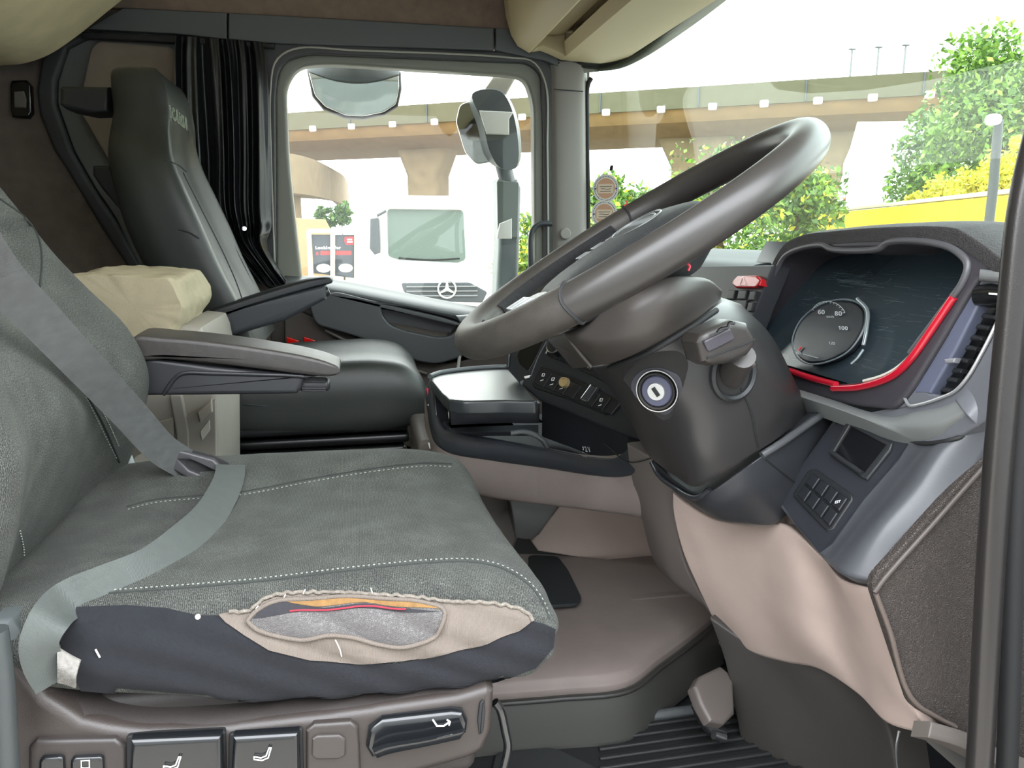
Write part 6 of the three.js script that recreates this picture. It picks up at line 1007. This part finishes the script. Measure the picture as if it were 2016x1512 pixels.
// ------------------------------------------------------------------ cabinet between the seats and the covered box on it
{
  const t = thing('bunk_cabinet', 'pale grey locker cabinet standing between the two seats', 'cabinet', V3(-0.42, 0, 0.0));
  const mt = worn(0x9a958c, 0.03, 0.5, T.grain, 0.0001, {}, 0.5);
  const z1 = 0.03;
  const side = slab([[180, 690], [300, 664], [352, 640], [395, 645], [405, 668], [428, 780], [432, 1060], [180, 1060]], planeZ(z1), 0.34, { bevel: 0.015, round: 0.02 });
  part(t, 'carcass', side, mt); part(t, 'plinth', box(-0.62, -0.31, 0, 0.3, -0.3, 0.02, 0.01), mt);
  part(t, 'front_strip', slab([[332, 778], [358, 776], [372, 850], [376, 1040], [352, 1040], [346, 850]], planeZ(z1 + 0.012), 0.014, { bevel: 0.004, round: 0.008 }), mat(0x98938b, 0.5), 'grey vertical strip');
  const dr = slab([[364, 822], [400, 800], [424, 786], [428, 1040], [376, 1040]], planeZ(z1 + 0.01), 0.012, { bevel: 0.004, round: 0.006 });
  const dd = part(t, 'locker_door', dr, mt); part(dd, 'latch', slab([[388, 812], [416, 786], [418, 812], [394, 832]], planeZ(z1 + 0.022), 0.014, { bevel: 0.004, round: 0.006 }), mat(0xa39c92, 0.5), 'grey latch flap');
  part(dd, 'finger_scoop', slab([[394, 850], [412, 826], [414, 846], [398, 868]], planeZ(z1 + 0.013), 0.004, { bevel: 0.001, round: 0.004 }), mat(0xcfccc0, 0.6));
  part(t, 'locker_door', slab([[230, 850], [342, 822], [346, 1040], [230, 1040]], planeZ(z1 + 0.008), 0.01, { bevel: 0.003, round: 0.006 }), mt);
  part(t, 'side_pocket', slab([[262, 902], [292, 884], [300, 930], [280, 965]], planeZ(z1 + 0.012), 0.006, { bevel: 0.002, round: 0.006 }), mat(0xcac6ba, 0.6));
  part(t, 'pale_strut', bar([[248, 900], [266, 945], [290, 985]].map(([x, y]) => q(x, y, 'z', 0.2)), 0.012, { n: 14 }), mat(0xaab3b2, 0.45), 'pale grey strut');
  // cloth covered box
  const L = []; for (const [z, s, dy] of [[0.06, 0.93, 0], [0.045, 0.985, 0], [0.0, 1, 0], [-0.12, 1, 0.004], [-0.24, 1, 0.002], [-0.262, 0.95, 0]]) L.push([[110, 560], [170, 537], [250, 540], [335, 546], [350, 552], [362, 580], [365, 605], [352, 640], [344, 664], [300, 672], [200, 676], [110, 680]].map(([x, y], i) => { const p = q(x, y, 'z', 0.04), c = q(235, 608, 'z', 0.04); return V3(c.x + (p.x - c.x) * s + 0.004 * Math.sin(i * 2 + z * 40), c.y + (p.y - c.y) * s + dy, z); }));
  single('covered_box', ripple(loft(L, { nl: 110, ns: 50, crease: 1.6 }), 0.010, 16), worn(0xa89e84, 0.04, 0.85, T.felt, 0.0008, {}, 0.2), 'box under a creased beige cloth cover on the cabinet', 'box');
}
// ------------------------------------------------------------------ driver seat
const driver = thing('driver_seat', 'driver seat with torn dark cover over grey leather cushion', 'seat', V3(-0.1, 0, 0.65));
let cushG, backG;
{
  const zc = 0.637, hw = 0.285;
  // stations: x, top y, near bottom y, far bottom y, width factor
  const S = [[-0.47, 0.565, 0.50, 0.48, 0.90], [-0.45, 0.592, 0.498, 0.47, 0.97], [-0.38, 0.603, 0.512, 0.47, 1], [-0.30, 0.606, 0.492, 0.46, 1], [-0.15, 0.606, 0.460, 0.45, 1], [0.0, 0.604, 0.446, 0.44, 1], [0.09, 0.600, 0.444, 0.44, 1.0], [0.145, 0.592, 0.447, 0.45, 0.998], [0.188, 0.577, 0.454, 0.46, 0.99], [0.206, 0.556, 0.472, 0.47, 0.965], [0.216, 0.530, 0.488, 0.49, 0.91]];
  const loops = S.map(([x, yt, yb, yf, k]) => { const w = hw * k, h = yt - yb; return [[-0.75 * w, yt + 0.014], [-0.45 * w, yt - 0.004], [0, yt - 0.012], [0.45 * w, yt - 0.010], [0.72 * w, yt - 0.006], [0.88 * w, yt - h * 0.10], [0.975 * w, yt - h * 0.34], [1.0 * w, yt - h * 0.62], [0.965 * w, yb + h * 0.06], [0.85 * w, yb - 0.004], [0.3 * w, yb - 0.01], [-0.3 * w, yf - 0.01], [-0.85 * w, yf], [-0.97 * w, yf + 0.02], [-1.0 * w, yf + 0.06], [-0.97 * w, yt - 0.02], [-0.88 * w, yt + 0.008]].map(([z, y]) => V3(x + smooth(-0.1, 0.2, x) * 0.022 * (z / hw - 0.1), y, zc + z)); });
  cushG = loft(loops, { nl: 110, ns: 100, crease: 1.6 });
  // soft creases of the stretched side cover
  { const p = cushG.attributes.position, nn = cushG.attributes.normal; for (let i = 0; i < p.count; i++) { const x = p.getX(i), y = p.getY(i), z = p.getZ(i); const side = smooth(zc + 0.2, zc + 0.27, z) * smooth(0.6, 0.55, y); const w = side * (0.0022 * Math.sin((x * 1.0 + (y - 0.5) * 2.2) * 70 + 2 * Math.sin(x * 9)) + 0.002 * fbm(x * 14, y * 18, 3)) + 0.0012 * fbm(x * 20, z * 20, 7); p.setXYZ(i, x + nn.getX(i) * w, y + nn.getY(i) * w, z + nn.getZ(i) * w); } cushG = fin(cushG, 1.6); }
  part(driver, 'cushion_cover', cushG, seatFabric);
  // navy stretch side of the cover
  const navy = worn(0x14161c, 0.12, 0.9, T.twill, 0.0004, { sheen: 0.05, sheenColor: new THREE.Color(0x6a7080) }, 0.2);
  part(driver, 'side_cover', sheet(cushG, [[108, 1215], [150, 1196], [250, 1192], [330, 1198], [390, 1212], [432, 1212], [500, 1262], [620, 1300], [780, 1306], [900, 1282], [1000, 1245], [1046, 1222], [1070, 1228], [1092, 1238], [1088, 1275], [1054, 1314], [980, 1342], [900, 1362], [700, 1382], [560, 1386], [420, 1378], [300, 1370], [160, 1358], [130, 1300]], 0.0016, { levels: 4, thick: 0.003 }), navy, 'navy stretch side panel');
  // the tear: pale knitted backing, leather beneath, torn lips, foam
  const cream = worn(0x6b625a, 0.05, 0.9, T.knit, 0.0005, {}, 0.1);
  const tearOut = [[430, 1211], [450, 1206], [490, 1203], [520, 1184], [560, 1172], [640, 1170], [740, 1172], [830, 1180], [870, 1184], [940, 1186], [1000, 1196], [1030, 1206], [1047, 1221], [1020, 1240], [960, 1264], [880, 1285], [790, 1300], [700, 1304], [610, 1298], [530, 1278], [480, 1250], [444, 1226]];
  part(driver, 'torn_backing', sheet(cushG, tearOut, 0.004, { levels: 4, thick: 0.004 }), cream, 'cream knitted backing laid bare by the tear');
  const hole = [[488, 1224], [500, 1208], [540, 1188], [620, 1180], [740, 1178], [830, 1188], [872, 1204], [868, 1230], [850, 1255], [810, 1266], [740, 1264], [690, 1254], [640, 1250], [600, 1254], [540, 1250], [505, 1240]];
  part(driver, 'leather_bolster', sheet(cushG, hole, 0.0066, { levels: 4, thick: 0.004, smoothIt: true }), mat(0x5f5c5b, 0.45, { bumpMap: T.leatherFine, bumpScale: 0.0008 }), 'grey grained leather seen through the tear');
  part(driver, 'foam_strip', sheet(cushG, [[560, 1186], [590, 1179], [700, 1176], [800, 1180], [850, 1192], [866, 1201], [800, 1194], [720, 1188], [660, 1192], [620, 1194], [580, 1190]], 0.0078, { levels: 3, thick: 0.003 }), worn(0x7b5d37, 0.15, 0.95, T.felt, 0.001, {}, 0.05), 'tan foam showing along the tear');
  part(driver, 'torn_felt', sheet(cushG, [[500, 1216], [520, 1196], [560, 1184], [590, 1192], [640, 1196], [720, 1190], [800, 1196], [862, 1206], [800, 1203], [700, 1199], [600, 1205], [540, 1212]], 0.0074, { levels: 3, thick: 0.002 }), mat(0x2b2a2e, 0.95, { bumpMap: T.felt, bumpScale: 0.001 }));
  part(driver, 'tear_lip', bar(traceFine(cushG, [...hole.slice(0, 16), hole[0]], 0.0072, 80), 0.0026, { n: 120, seg: 8 }), cream);
  part(driver, 'tear_fringe', bar(traceFine(cushG, [[452, 1205], [492, 1202], [520, 1182], [560, 1171], [640, 1169], [740, 1171], [830, 1179], [870, 1183], [940, 1185], [1000, 1195], [1032, 1206], [1046, 1220]], 0.0052, 60).map((p, i) => p.add(V3(0, 0.0012 * Math.sin(i * 2.7), 0.001 * Math.cos(i * 3.9)))), 0.0024, { n: 150, seg: 7 }), worn(0x777067, 0.2, 0.95, T.felt, 0.002, {}, 0.02), 'frayed pale edge');
  part(driver, 'red_thread', bar(traceFine(cushG, [[570, 1206], [640, 1200], [740, 1196], [800, 1197]], 0.0088, 30), 0.0011, { n: 50, seg: 6 }), mat(0x8f2436, 0.7), 'dark red thread');
  { const l = []; for (const [x, y, dx, dy] of [[598, 1172, 4, -7], [734, 1170, -3, -9], [660, 1258, 14, 26], [560, 1180, 3, -6], [505, 1200, 5, -5]]) { const a = at(cushG, x, y, 0.006), b = at(cushG, x + dx * 0.6, y + dy * 0.4, 0.010), c = at(cushG, x + dx, y + dy, 0.007); l.push(bar([a, b, c], 0.0007, { n: 8, seg: 5 })); } part(driver, 'loose_threads', join(l), mat(0xe9e2d4, 0.9), 'loose pale threads'); }
  { const l = []; for (const [x, y, r] of [[390, 1215, 0.0032]]) l.push(new THREE.SphereGeometry(r, 10, 8).translate(...at(cushG, x, y, 0.002).toArray())); part(driver, 'lint', fin(l[0], 1), mat(0xe2ddd6, 0.9), 'white speck'); const a = at(cushG, 190, 1276, 0.003), b = at(cushG, 198, 1293, 0.003); part(driver, 'lint', bar([a, b], 0.001, { seg: 5 }), mat(0xe2ddd6, 0.9)); }
  // seams and stitching on top
  const seamM = mat(0x2e322f, 0.9), threadM = mat(0x8b918a, 0.9);
  const topNear = [[215, 1168], [330, 1160], [500, 1146], [700, 1122], [850, 1108], [930, 1107], [990, 1120], [1040, 1150], [1068, 1186], [1082, 1220]], topFar = [[250, 998], [300, 985], [480, 968], [600, 945], [740, 922], [840, 912], [890, 914]];
  part(driver, 'seam', bar(traceFine(cushG, topNear, 0.0004, 60), 0.0016, { n: 90, seg: 6 }), seamM);
  part(driver, 'seam', bar(traceFine(cushG, topFar, 0.0004, 50), 0.0016, { n: 80, seg: 6 }), seamM);
  part(driver, 'stitching', stitches(cushG, topNear.map(([x, y]) => [x, y - 5]), { n: 90 }), threadM);
  part(driver, 'stitching', stitches(cushG, topFar.map(([x, y]) => [x + 2, y + 6]), { n: 70 }), threadM);
  // backrest
  const gz = 0.40, guide = [[196, 1040], [232, 960], [262, 885], [284, 800], [289, 750], [278, 705], [240, 640], [170, 570], [110, 505], [60, 440], [0, 356], [-60, 270], [-110, 190]].map(([x, y]) => q(x, y, 'z', gz));
  const bo = 0.03, st = guide.map((p, i) => [p.x - bo, p.y, [0.25, 0.27, 0.282, 0.288, 0.29, 0.29, 0.287, 0.282, 0.275, 0.268, 0.25, 0.22, 0.19][i], [0.10, 0.13, 0.15, 0.16, 0.17, 0.17, 0.17, 0.165, 0.16, 0.155, 0.15, 0.15, 0.14][i], bo]);
  backG = backrest(st, 0.645, { nl: 90, ns: 80 });
  part(driver, 'backrest', backG, seatFabric);
  const bt = (pts, n) => stitches(backG, pts, { n });
  part(driver, 'stitching', bt([[168, 782], [190, 825], [212, 870], [230, 905]], 24), threadM); part(driver, 'stitching', bt([[196, 800], [216, 840], [234, 880]], 20), threadM);
  part(driver, 'stitching', bt([[38, 1045], [46, 1085], [44, 1130], [38, 1150]], 20), threadM);
  part(driver, 'seam', bar(traceFine(backG, [[0, 392], [50, 430], [75, 468], [82, 510], [78, 565]], 0.0004, 30), 0.0018, { n: 40, seg: 6 }), seamM);
  part(driver, 'seam', bar(traceFine(backG, [[165, 770], [200, 830], [235, 910]], 0.0004, 30), 0.0018, { n: 40, seg: 6 }), seamM);
  // armrest on the inner side
  const ap = planeZ(0.335), ag = slab([[262, 704], [300, 706], [420, 722], [560, 734], [630, 740], [598, 748], [594, 764], [584, 776], [440, 778], [262, 780]], ap, 0.06, { bevel: 0.008, round: 0.01 });
  const arm = part(driver, 'armrest', ag, plastic(0x303134, 0.42));
  part(arm, 'relief', bar(traceFine(ag, [[322, 776], [345, 744], [360, 735], [420, 735], [560, 739], [598, 741]], 0.0005, 30), 0.004, { n: 50, seg: 8 }), plastic(0x2b2c2f, 0.4));
  const pt = [[262, 664], [330, 664], [420, 672], [520, 686], [600, 700], [650, 714], [668, 724]], pb = [[262, 706], [330, 708], [420, 716], [520, 728], [600, 738], [650, 741], [668, 734]];
  const ring = [...pt, ...pb.slice().reverse()];
  part(arm, 'pad', loft([[0.345, 0.55], [0.342, 0.9], [0.33, 1], [0.29, 1], [0.25, 1], [0.243, 0.8], [0.24, 0.4]].map(([z, s]) => ring.map(([x, y], i) => { const p = q(x, y, 'z', 0.34), o = ring[ring.length - 1 - i], m = q((x + o[0]) / 2, (y + o[1]) / 2, 'z', 0.34); return V3(m.x + (p.x - m.x) * s, m.y + (p.y - m.y) * s + (z < 0.3 && i < 7 ? 0.002 : 0), z); })), { nl: 80, ns: 24, crease: 1.2 }), worn(0x3f3c3a, 0.12, 0.38, T.leatherFine, 0.0001, {}, 0.1), 'scuffed dark armrest pad');
  { const a = q(592, 757, 'z', 0.305), b = q(650, 757, 'z', 0.305), l = []; for (let i = 0; i < 16; i++) { const th = i / 16 * TAU; l.push(bar([a.clone().add(V3(0.003, Math.sin(th) * 0.0125, Math.cos(th) * 0.0125)), b.clone().add(V3(-0.008, Math.sin(th) * 0.0125, Math.cos(th) * 0.0125))], 0.0018, { seg: 6 })); } const k = part(arm, 'adjuster_knob', bar([a, a.clone().lerp(b, 0.5), b.clone().lerp(a, 0.12), b], (t) => (t > 0.9 ? 0.013 - (t - 0.9) * 0.05 : 0.0125), { n: 20, seg: 24 }), plastic(0x303133, 0.35), 'ribbed adjuster knob'); part(k, 'ribs', join(l), plastic(0x3a3b3d, 0.35)); }
  // base with control panel
  const bpz = planeZ(0.925);
  const bg = slab([[-60, 1250], [20, 1300], [90, 1375], [160, 1420], [260, 1440], [420, 1436], [700, 1402], [900, 1372], [960, 1354], [974, 1362], [970, 1440], [955, 1478], [930, 1495], [880, 1510], [700, 1560], [-60, 1600]], bpz, 0.05, { bevel: 0.012, round: 0.03, segs: 4 });
  part(driver, 'seat_side', bg, worn(0x38322f, 0.05, 0.42, T.grain, 0.0002, {}, 0.3));
  part(driver, 'seat_pan', box(-0.46, 0.13, 0.30, 0.475, 0.38, 0.885, 0.02), plastic(0x332f2d, 0.55, 0.0003));
  part(driver, 'pedestal', box(-0.36, 0.06, 0.0, 0.32, 0.42, 0.84, 0.03), M.black);
  const ledge = [[20, 1290], [90, 1365], [160, 1412], [260, 1432], [420, 1428], [700, 1396], [900, 1366], [962, 1350]]; const le = ledge.map(([x, y]) => q(x, y, 'z', 0.918));
  part(driver, 'ledge', patch([le, le.map((p) => V3(p.x, p.y + 0.004, p.z - 0.02)), le.map((p) => V3(p.x, p.y + 0.005, p.z - 0.09))], { nu: 40, nv: 8, back: [0, -0.03, 0], rim: 0.005 }), worn(0x332e2c, 0.08, 0.6, T.grain, 0.0003, {}, 0.3));
  const f = (d) => shiftPlane(bpz, d);
  const glossy = mat(0x17191b, 0.22, { clearcoat: 0.4 }), slot = M.rubber;
  // two rocker switches in a frame
  part(driver, 'switch_frame', slab([[54, 1475], [70, 1460], [225, 1456], [246, 1472], [250, 1560], [54, 1560]], f(0.008), 0.02, { bevel: 0.005, round: 0.012 }), plastic(0x342f2d, 0.42));
  for (const [a, b] of [[76, 128], [138, 206]]) { const k = slab([[a, 1494], [b - 4, 1490], [b, 1560], [a - 2, 1560]], f(0.014), 0.012, { bevel: 0.003, round: 0.006 }), m = part(driver, 'rocker_switch', k, glossy); if (a > 100) part(m, 'symbol', bar([[160, 1498], [176, 1497], [176, 1512], [160, 1512]].map(([x, y]) => q(x, y, f(0.0155))), 0.0009, { closed: true, n: 30, seg: 5, straight: true }), M.white); }
  // paddles with seat symbols
  const seatSym = (m, x, y, s) => part(m, 'symbol', join([[[x - 18, y + 10], [x - 4, y + 12], [x + 6, y + 8], [x + 12, y - 8], [x + 16, y - 8], [x + 10, y + 12], [x - 2, y + 17], [x - 18, y + 15], [x - 18, y + 10]]].map((l) => bar(l.map(([a, b]) => q(x + (a - x) * s, y + (b - y) * s, f(0.0235))), 0.0008, { seg: 5, straight: true }))), M.white, 'white seat symbol');
  for (const [a, b, sx, sy] of [[248, 444, 340, 1498], [450, 596, 518, 1480]]) { part(driver, 'paddle_slot', slab([[a, 1450 - (a - 248) * 0.02], [b, 1440 - (a - 248) * 0.03], [b + 2, 1560], [a - 2, 1560]], f(0.004), 0.01, { bevel: 0.002, round: 0.004 }), slot); const k = slab([[a + 8, 1460 - (a - 248) * 0.03], [b - 8, 1450 - (a - 248) * 0.03], [b - 4, 1560], [a + 2, 1560]], f(0.020), 0.02, { bevel: 0.007, round: 0.01 }), m = part(driver, 'lever_paddle', k, glossy, 'glossy black seat lever'); seatSym(m, sx, sy, 1); }
  part(driver, 'paddle_frame', slab([[602, 1440], [618, 1428], [690, 1422], [706, 1434], [712, 1560], [602, 1560]], f(0.008), 0.02, { bevel: 0.005, round: 0.012 }), plastic(0x36312e, 0.42));
  part(driver, 'blank_button', slab([[614, 1456], [624, 1450], [668, 1448], [680, 1456], [680, 1488], [668, 1496], [622, 1497], [613, 1488]], f(0.012), 0.012, { bevel: 0.003, round: 0.005 }), plastic(0x3a3532, 0.42));
  { const k = slab([[720, 1475], [726, 1440], [752, 1420], [890, 1402], [912, 1404], [922, 1424], [920, 1446], [896, 1462], [750, 1492], [732, 1496]], f(0.012), 0.025, { bevel: 0.008, round: 0.012 }), m = part(driver, 'slide_handle', k, glossy, 'long glossy black slide handle'); part(m, 'grip', patch([[[732, 1474], [760, 1466], [840, 1452], [912, 1436]].map(([x, y]) => q(x, y, f(0.013))), [[736, 1482], [762, 1472], [842, 1458], [916, 1440]].map(([x, y]) => q(x, y, f(0.034))), [[742, 1494], [764, 1486], [842, 1470], [906, 1456]].map(([x, y]) => q(x, y, f(0.03)))], { nu: 20, nv: 8, back: [0, -0.006, -0.012], rim: 0.003 }), glossy);
    part(m, 'symbol', join([[[852, 1417], [860, 1429], [874, 1429], [884, 1422]], [[880, 1417], [886, 1421], [884, 1428]]].map((l) => bar(l.map(([x, y]) => q(x, y, f(0.0135))), 0.0011, { seg: 5, straight: true }))), M.white, 'white seat symbol'); }
  part(driver, 'end_slot', slab([[944, 1385], [952, 1378], [956, 1400], [952, 1440], [944, 1450], [940, 1420]], f(0.003), 0.006, { bevel: 0.0015, round: 0.004 }), M.black);
  part(driver, 'front_handle', bar([[974, 1382], [984, 1395], [995, 1440], [1000, 1470], [992, 1512], [985, 1540]].map(([x, y]) => q(x, y, 'z', 0.86)), 0.006, { n: 40, seg: 10 }), mat(0x1d1f20, 0.15, { clearcoat: 0.8 }), 'shiny black wire handle');
  part(driver, 'side_post', bar([[-10, 1240], [2, 1330], [8, 1420], [14, 1530]].map(([x, y]) => q(x, y, 'z', 0.97)), 0.012, { n: 14 }), plastic(0x383c3c, 0.5));
  part(driver, 'rear_bracket', slab([[-20, 1225], [20, 1220], [38, 1245], [40, 1290], [60, 1310], [70, 1340], [68, 1368], [20, 1400], [-20, 1400]], planeZ(0.915), 0.04, { bevel: 0.008, round: 0.01 }), plastic(0x525757, 0.45));
}
// ------------------------------------------------------------------ driver belt, tongue and buckle
{
  const t = thing('driver_belt', 'grey belt webbing hanging across the driver seat with black tongue', 'seat belt', q(110, 1350, 'z', 0.93));
  const web = worn(0x5b5d5c, 0.12, 0.7, T.twill, 0.0004, {}, 0.08), webPlain = mat(0x414445, 0.7, { bumpMap: T.twill, bumpScale: 0.0004 });
  const A = [[-60, 460], [0, 545], [90, 640], [180, 735], [260, 820], [320, 885], [368, 915]].map(([x, y], i) => { const h = hit(backG, x, y); const base = q(x, y, 'z', [0.86, 0.80, 0.72, 0.64, 0.56, 0.50, 0.46][i]); return h && h.p.distanceTo(CAM) < base.distanceTo(CAM) + 0.004 ? h.p.clone().addScaledVector(h.n, 0.006) : base; });
  const side = (a, b) => { const d = b.clone().sub(a), v = CAM.clone().sub(a).normalize(); return new THREE.Vector3().crossVectors(d, v).normalize(); };
  const acr = (L, tw = 0) => L.map((p, i) => side(L[Math.max(0, i - 1)], L[Math.min(L.length - 1, i + 1)]).lerp(V3(0, 0, 1), tw).normalize());
  part(t, 'shoulder_webbing', ribbon(A, acr(A), 0.05, 0.0024, { n: 70 }), web);
  const B = [[456, 930], [455, 945], [450, 965], [434, 1000], [412, 1035], [362, 1085], [290, 1130], [205, 1165], [140, 1190], [100, 1215], [78, 1250], [82, 1300], [108, 1345]].map(([x, y], i) => { const h = hit(cushG, x, y); return !h ? q(x, y, 'z', 0.42) : h.p.clone().addScaledVector(h.n, i < 6 ? 0.014 : 0.008); });
  B[9] = q(96, 1222, 'z', 0.945); B[10] = q(78, 1262, 'z', 0.955); B[11] = q(84, 1305, 'z', 0.95); B[12] = q(106, 1345, 'z', 0.94);
  const ab = B.map((p, i) => side(B[Math.max(0, i - 1)], B[Math.min(B.length - 1, i + 1)]));
  part(t, 'lap_webbing', ribbon(B, ab, (t) => mix(0.046, 0.036, smooth(0.62, 0.85, t)), 0.0024, { n: 140 }), worn(0x4a4f4c, 0.05, 0.65, T.twill, 0.0004, {}, 0.1));
  part(t, 'tongue_loop', ribbon([[372, 905], [395, 912], [420, 920], [440, 932], [446, 950], [436, 958]].map(([x, y], i) => q(x, y, 'z', 0.47 - 0.003 * i)), [V3(0.3, 0.9, 0.1), V3(0.3, 0.9, 0.1)], 0.038, 0.0024, { n: 40 }), mat(0x2a2b2c, 0.7, { bumpMap: T.twill, bumpScale: 0.0003 }));
  const tp = planeZ(0.478); part(t, 'tongue', slab([[328, 900], [345, 887], [365, 890], [420, 905], [446, 932], [450, 950], [440, 960], [418, 958], [380, 948], [340, 925]], tp, 0.014, { bevel: 0.004, round: 0.006, holes: [{ pts: [[350, 905], [372, 906], [425, 920], [430, 938], [412, 942], [372, 926]].map(([x, y]) => q(x, y, tp)), round: 0.004 }] }), plastic(0x444345, 0.4), 'black belt tongue');
  part(t, 'guide_pin', bar([[432, 968], [440, 966], [446, 960]].map(([x, y]) => q(x, y, 'z', 0.50)), 0.003, { n: 10, seg: 8 }), M.chrome, 'bright guide pin');
  part(t, 'frayed_label', patch([[[112, 1276], [135, 1290], [158, 1302]].map(([x, y]) => q(x, y, 'z', 0.945)), [[112, 1310], [130, 1320], [150, 1330]].map(([x, y]) => q(x, y, 'z', 0.955)), [[112, 1345], [132, 1350], [148, 1356]].map(([x, y]) => q(x, y, 'z', 0.945))], { nu: 10, nv: 10, back: [0, 0, -0.003], rim: 0.001 }), worn(0x7a7772, 0.25, 0.8, T.felt, 0.001, {}, 0.03), 'frayed pale label at the belt end');
}
{
  const b = thing('belt_buckle', 'black belt buckle with red release button beside cushion', 'buckle', q(350, 960, 'z', 0.34));
  part(b, 'buckle_body', slab([[308, 975], [332, 935], [345, 935], [400, 958], [398, 985], [320, 985]], planeZ(0.36), 0.03, { bevel: 0.006, round: 0.006 }), mat(0x1a1b1d, 0.45));
  part(b, 'release_button', slab([[336, 940], [338, 930], [346, 930], [350, 946], [344, 950]], planeZ(0.366), 0.016, { bevel: 0.003, round: 0.004 }), mat(0xd23b40, 0.4), 'red release button');
  part(b, 'bezel', bar([[338, 942], [360, 954], [380, 960]].map(([x, y]) => q(x, y, 'z', 0.372)), 0.0025, { n: 12, seg: 6 }), mat(0xbcbcbc, 0.4));
  part(b, 'stalk', bar([q(318, 985, 'z', 0.35), V3(q(318, 985, 'z', 0.35).x, 0.36, 0.35)], 0.016), M.black);
}
// ------------------------------------------------------------------ grab rail on the driver door pillar
{
  const t = thing('grab_rail', 'long black grab rail beside the dash end', 'grab rail', q(1930, 1512, 'z', 1.1));
  const a = q(1950, 1512, 'z', 1.08), b = q(2018, 400, 'z', 1.08);
  part(t, 'rail', bar([q(1918, 1650, 'z', 1.085), q(1930, 1480, 'z', 1.085), q(1958, 1000, 'z', 1.085), q(1990, 640, 'z', 1.085), q(2016, 400, 'z', 1.085), q(2050, 250, 'z', 1.085)], 0.0145, { n: 60, seg: 20 }), plastic(0x232120, 0.28));
  part(t, 'backing_strip', bar([q(1975, 1650, 'z', 1.06), q(1984, 1480, 'z', 1.06), q(1998, 1000, 'z', 1.06), q(2022, 640, 'z', 1.06), q(2046, 400, 'z', 1.06)], 0.012, { n: 40, seg: 10 }), M.rubber);
}
renderer.render(scene, camera);
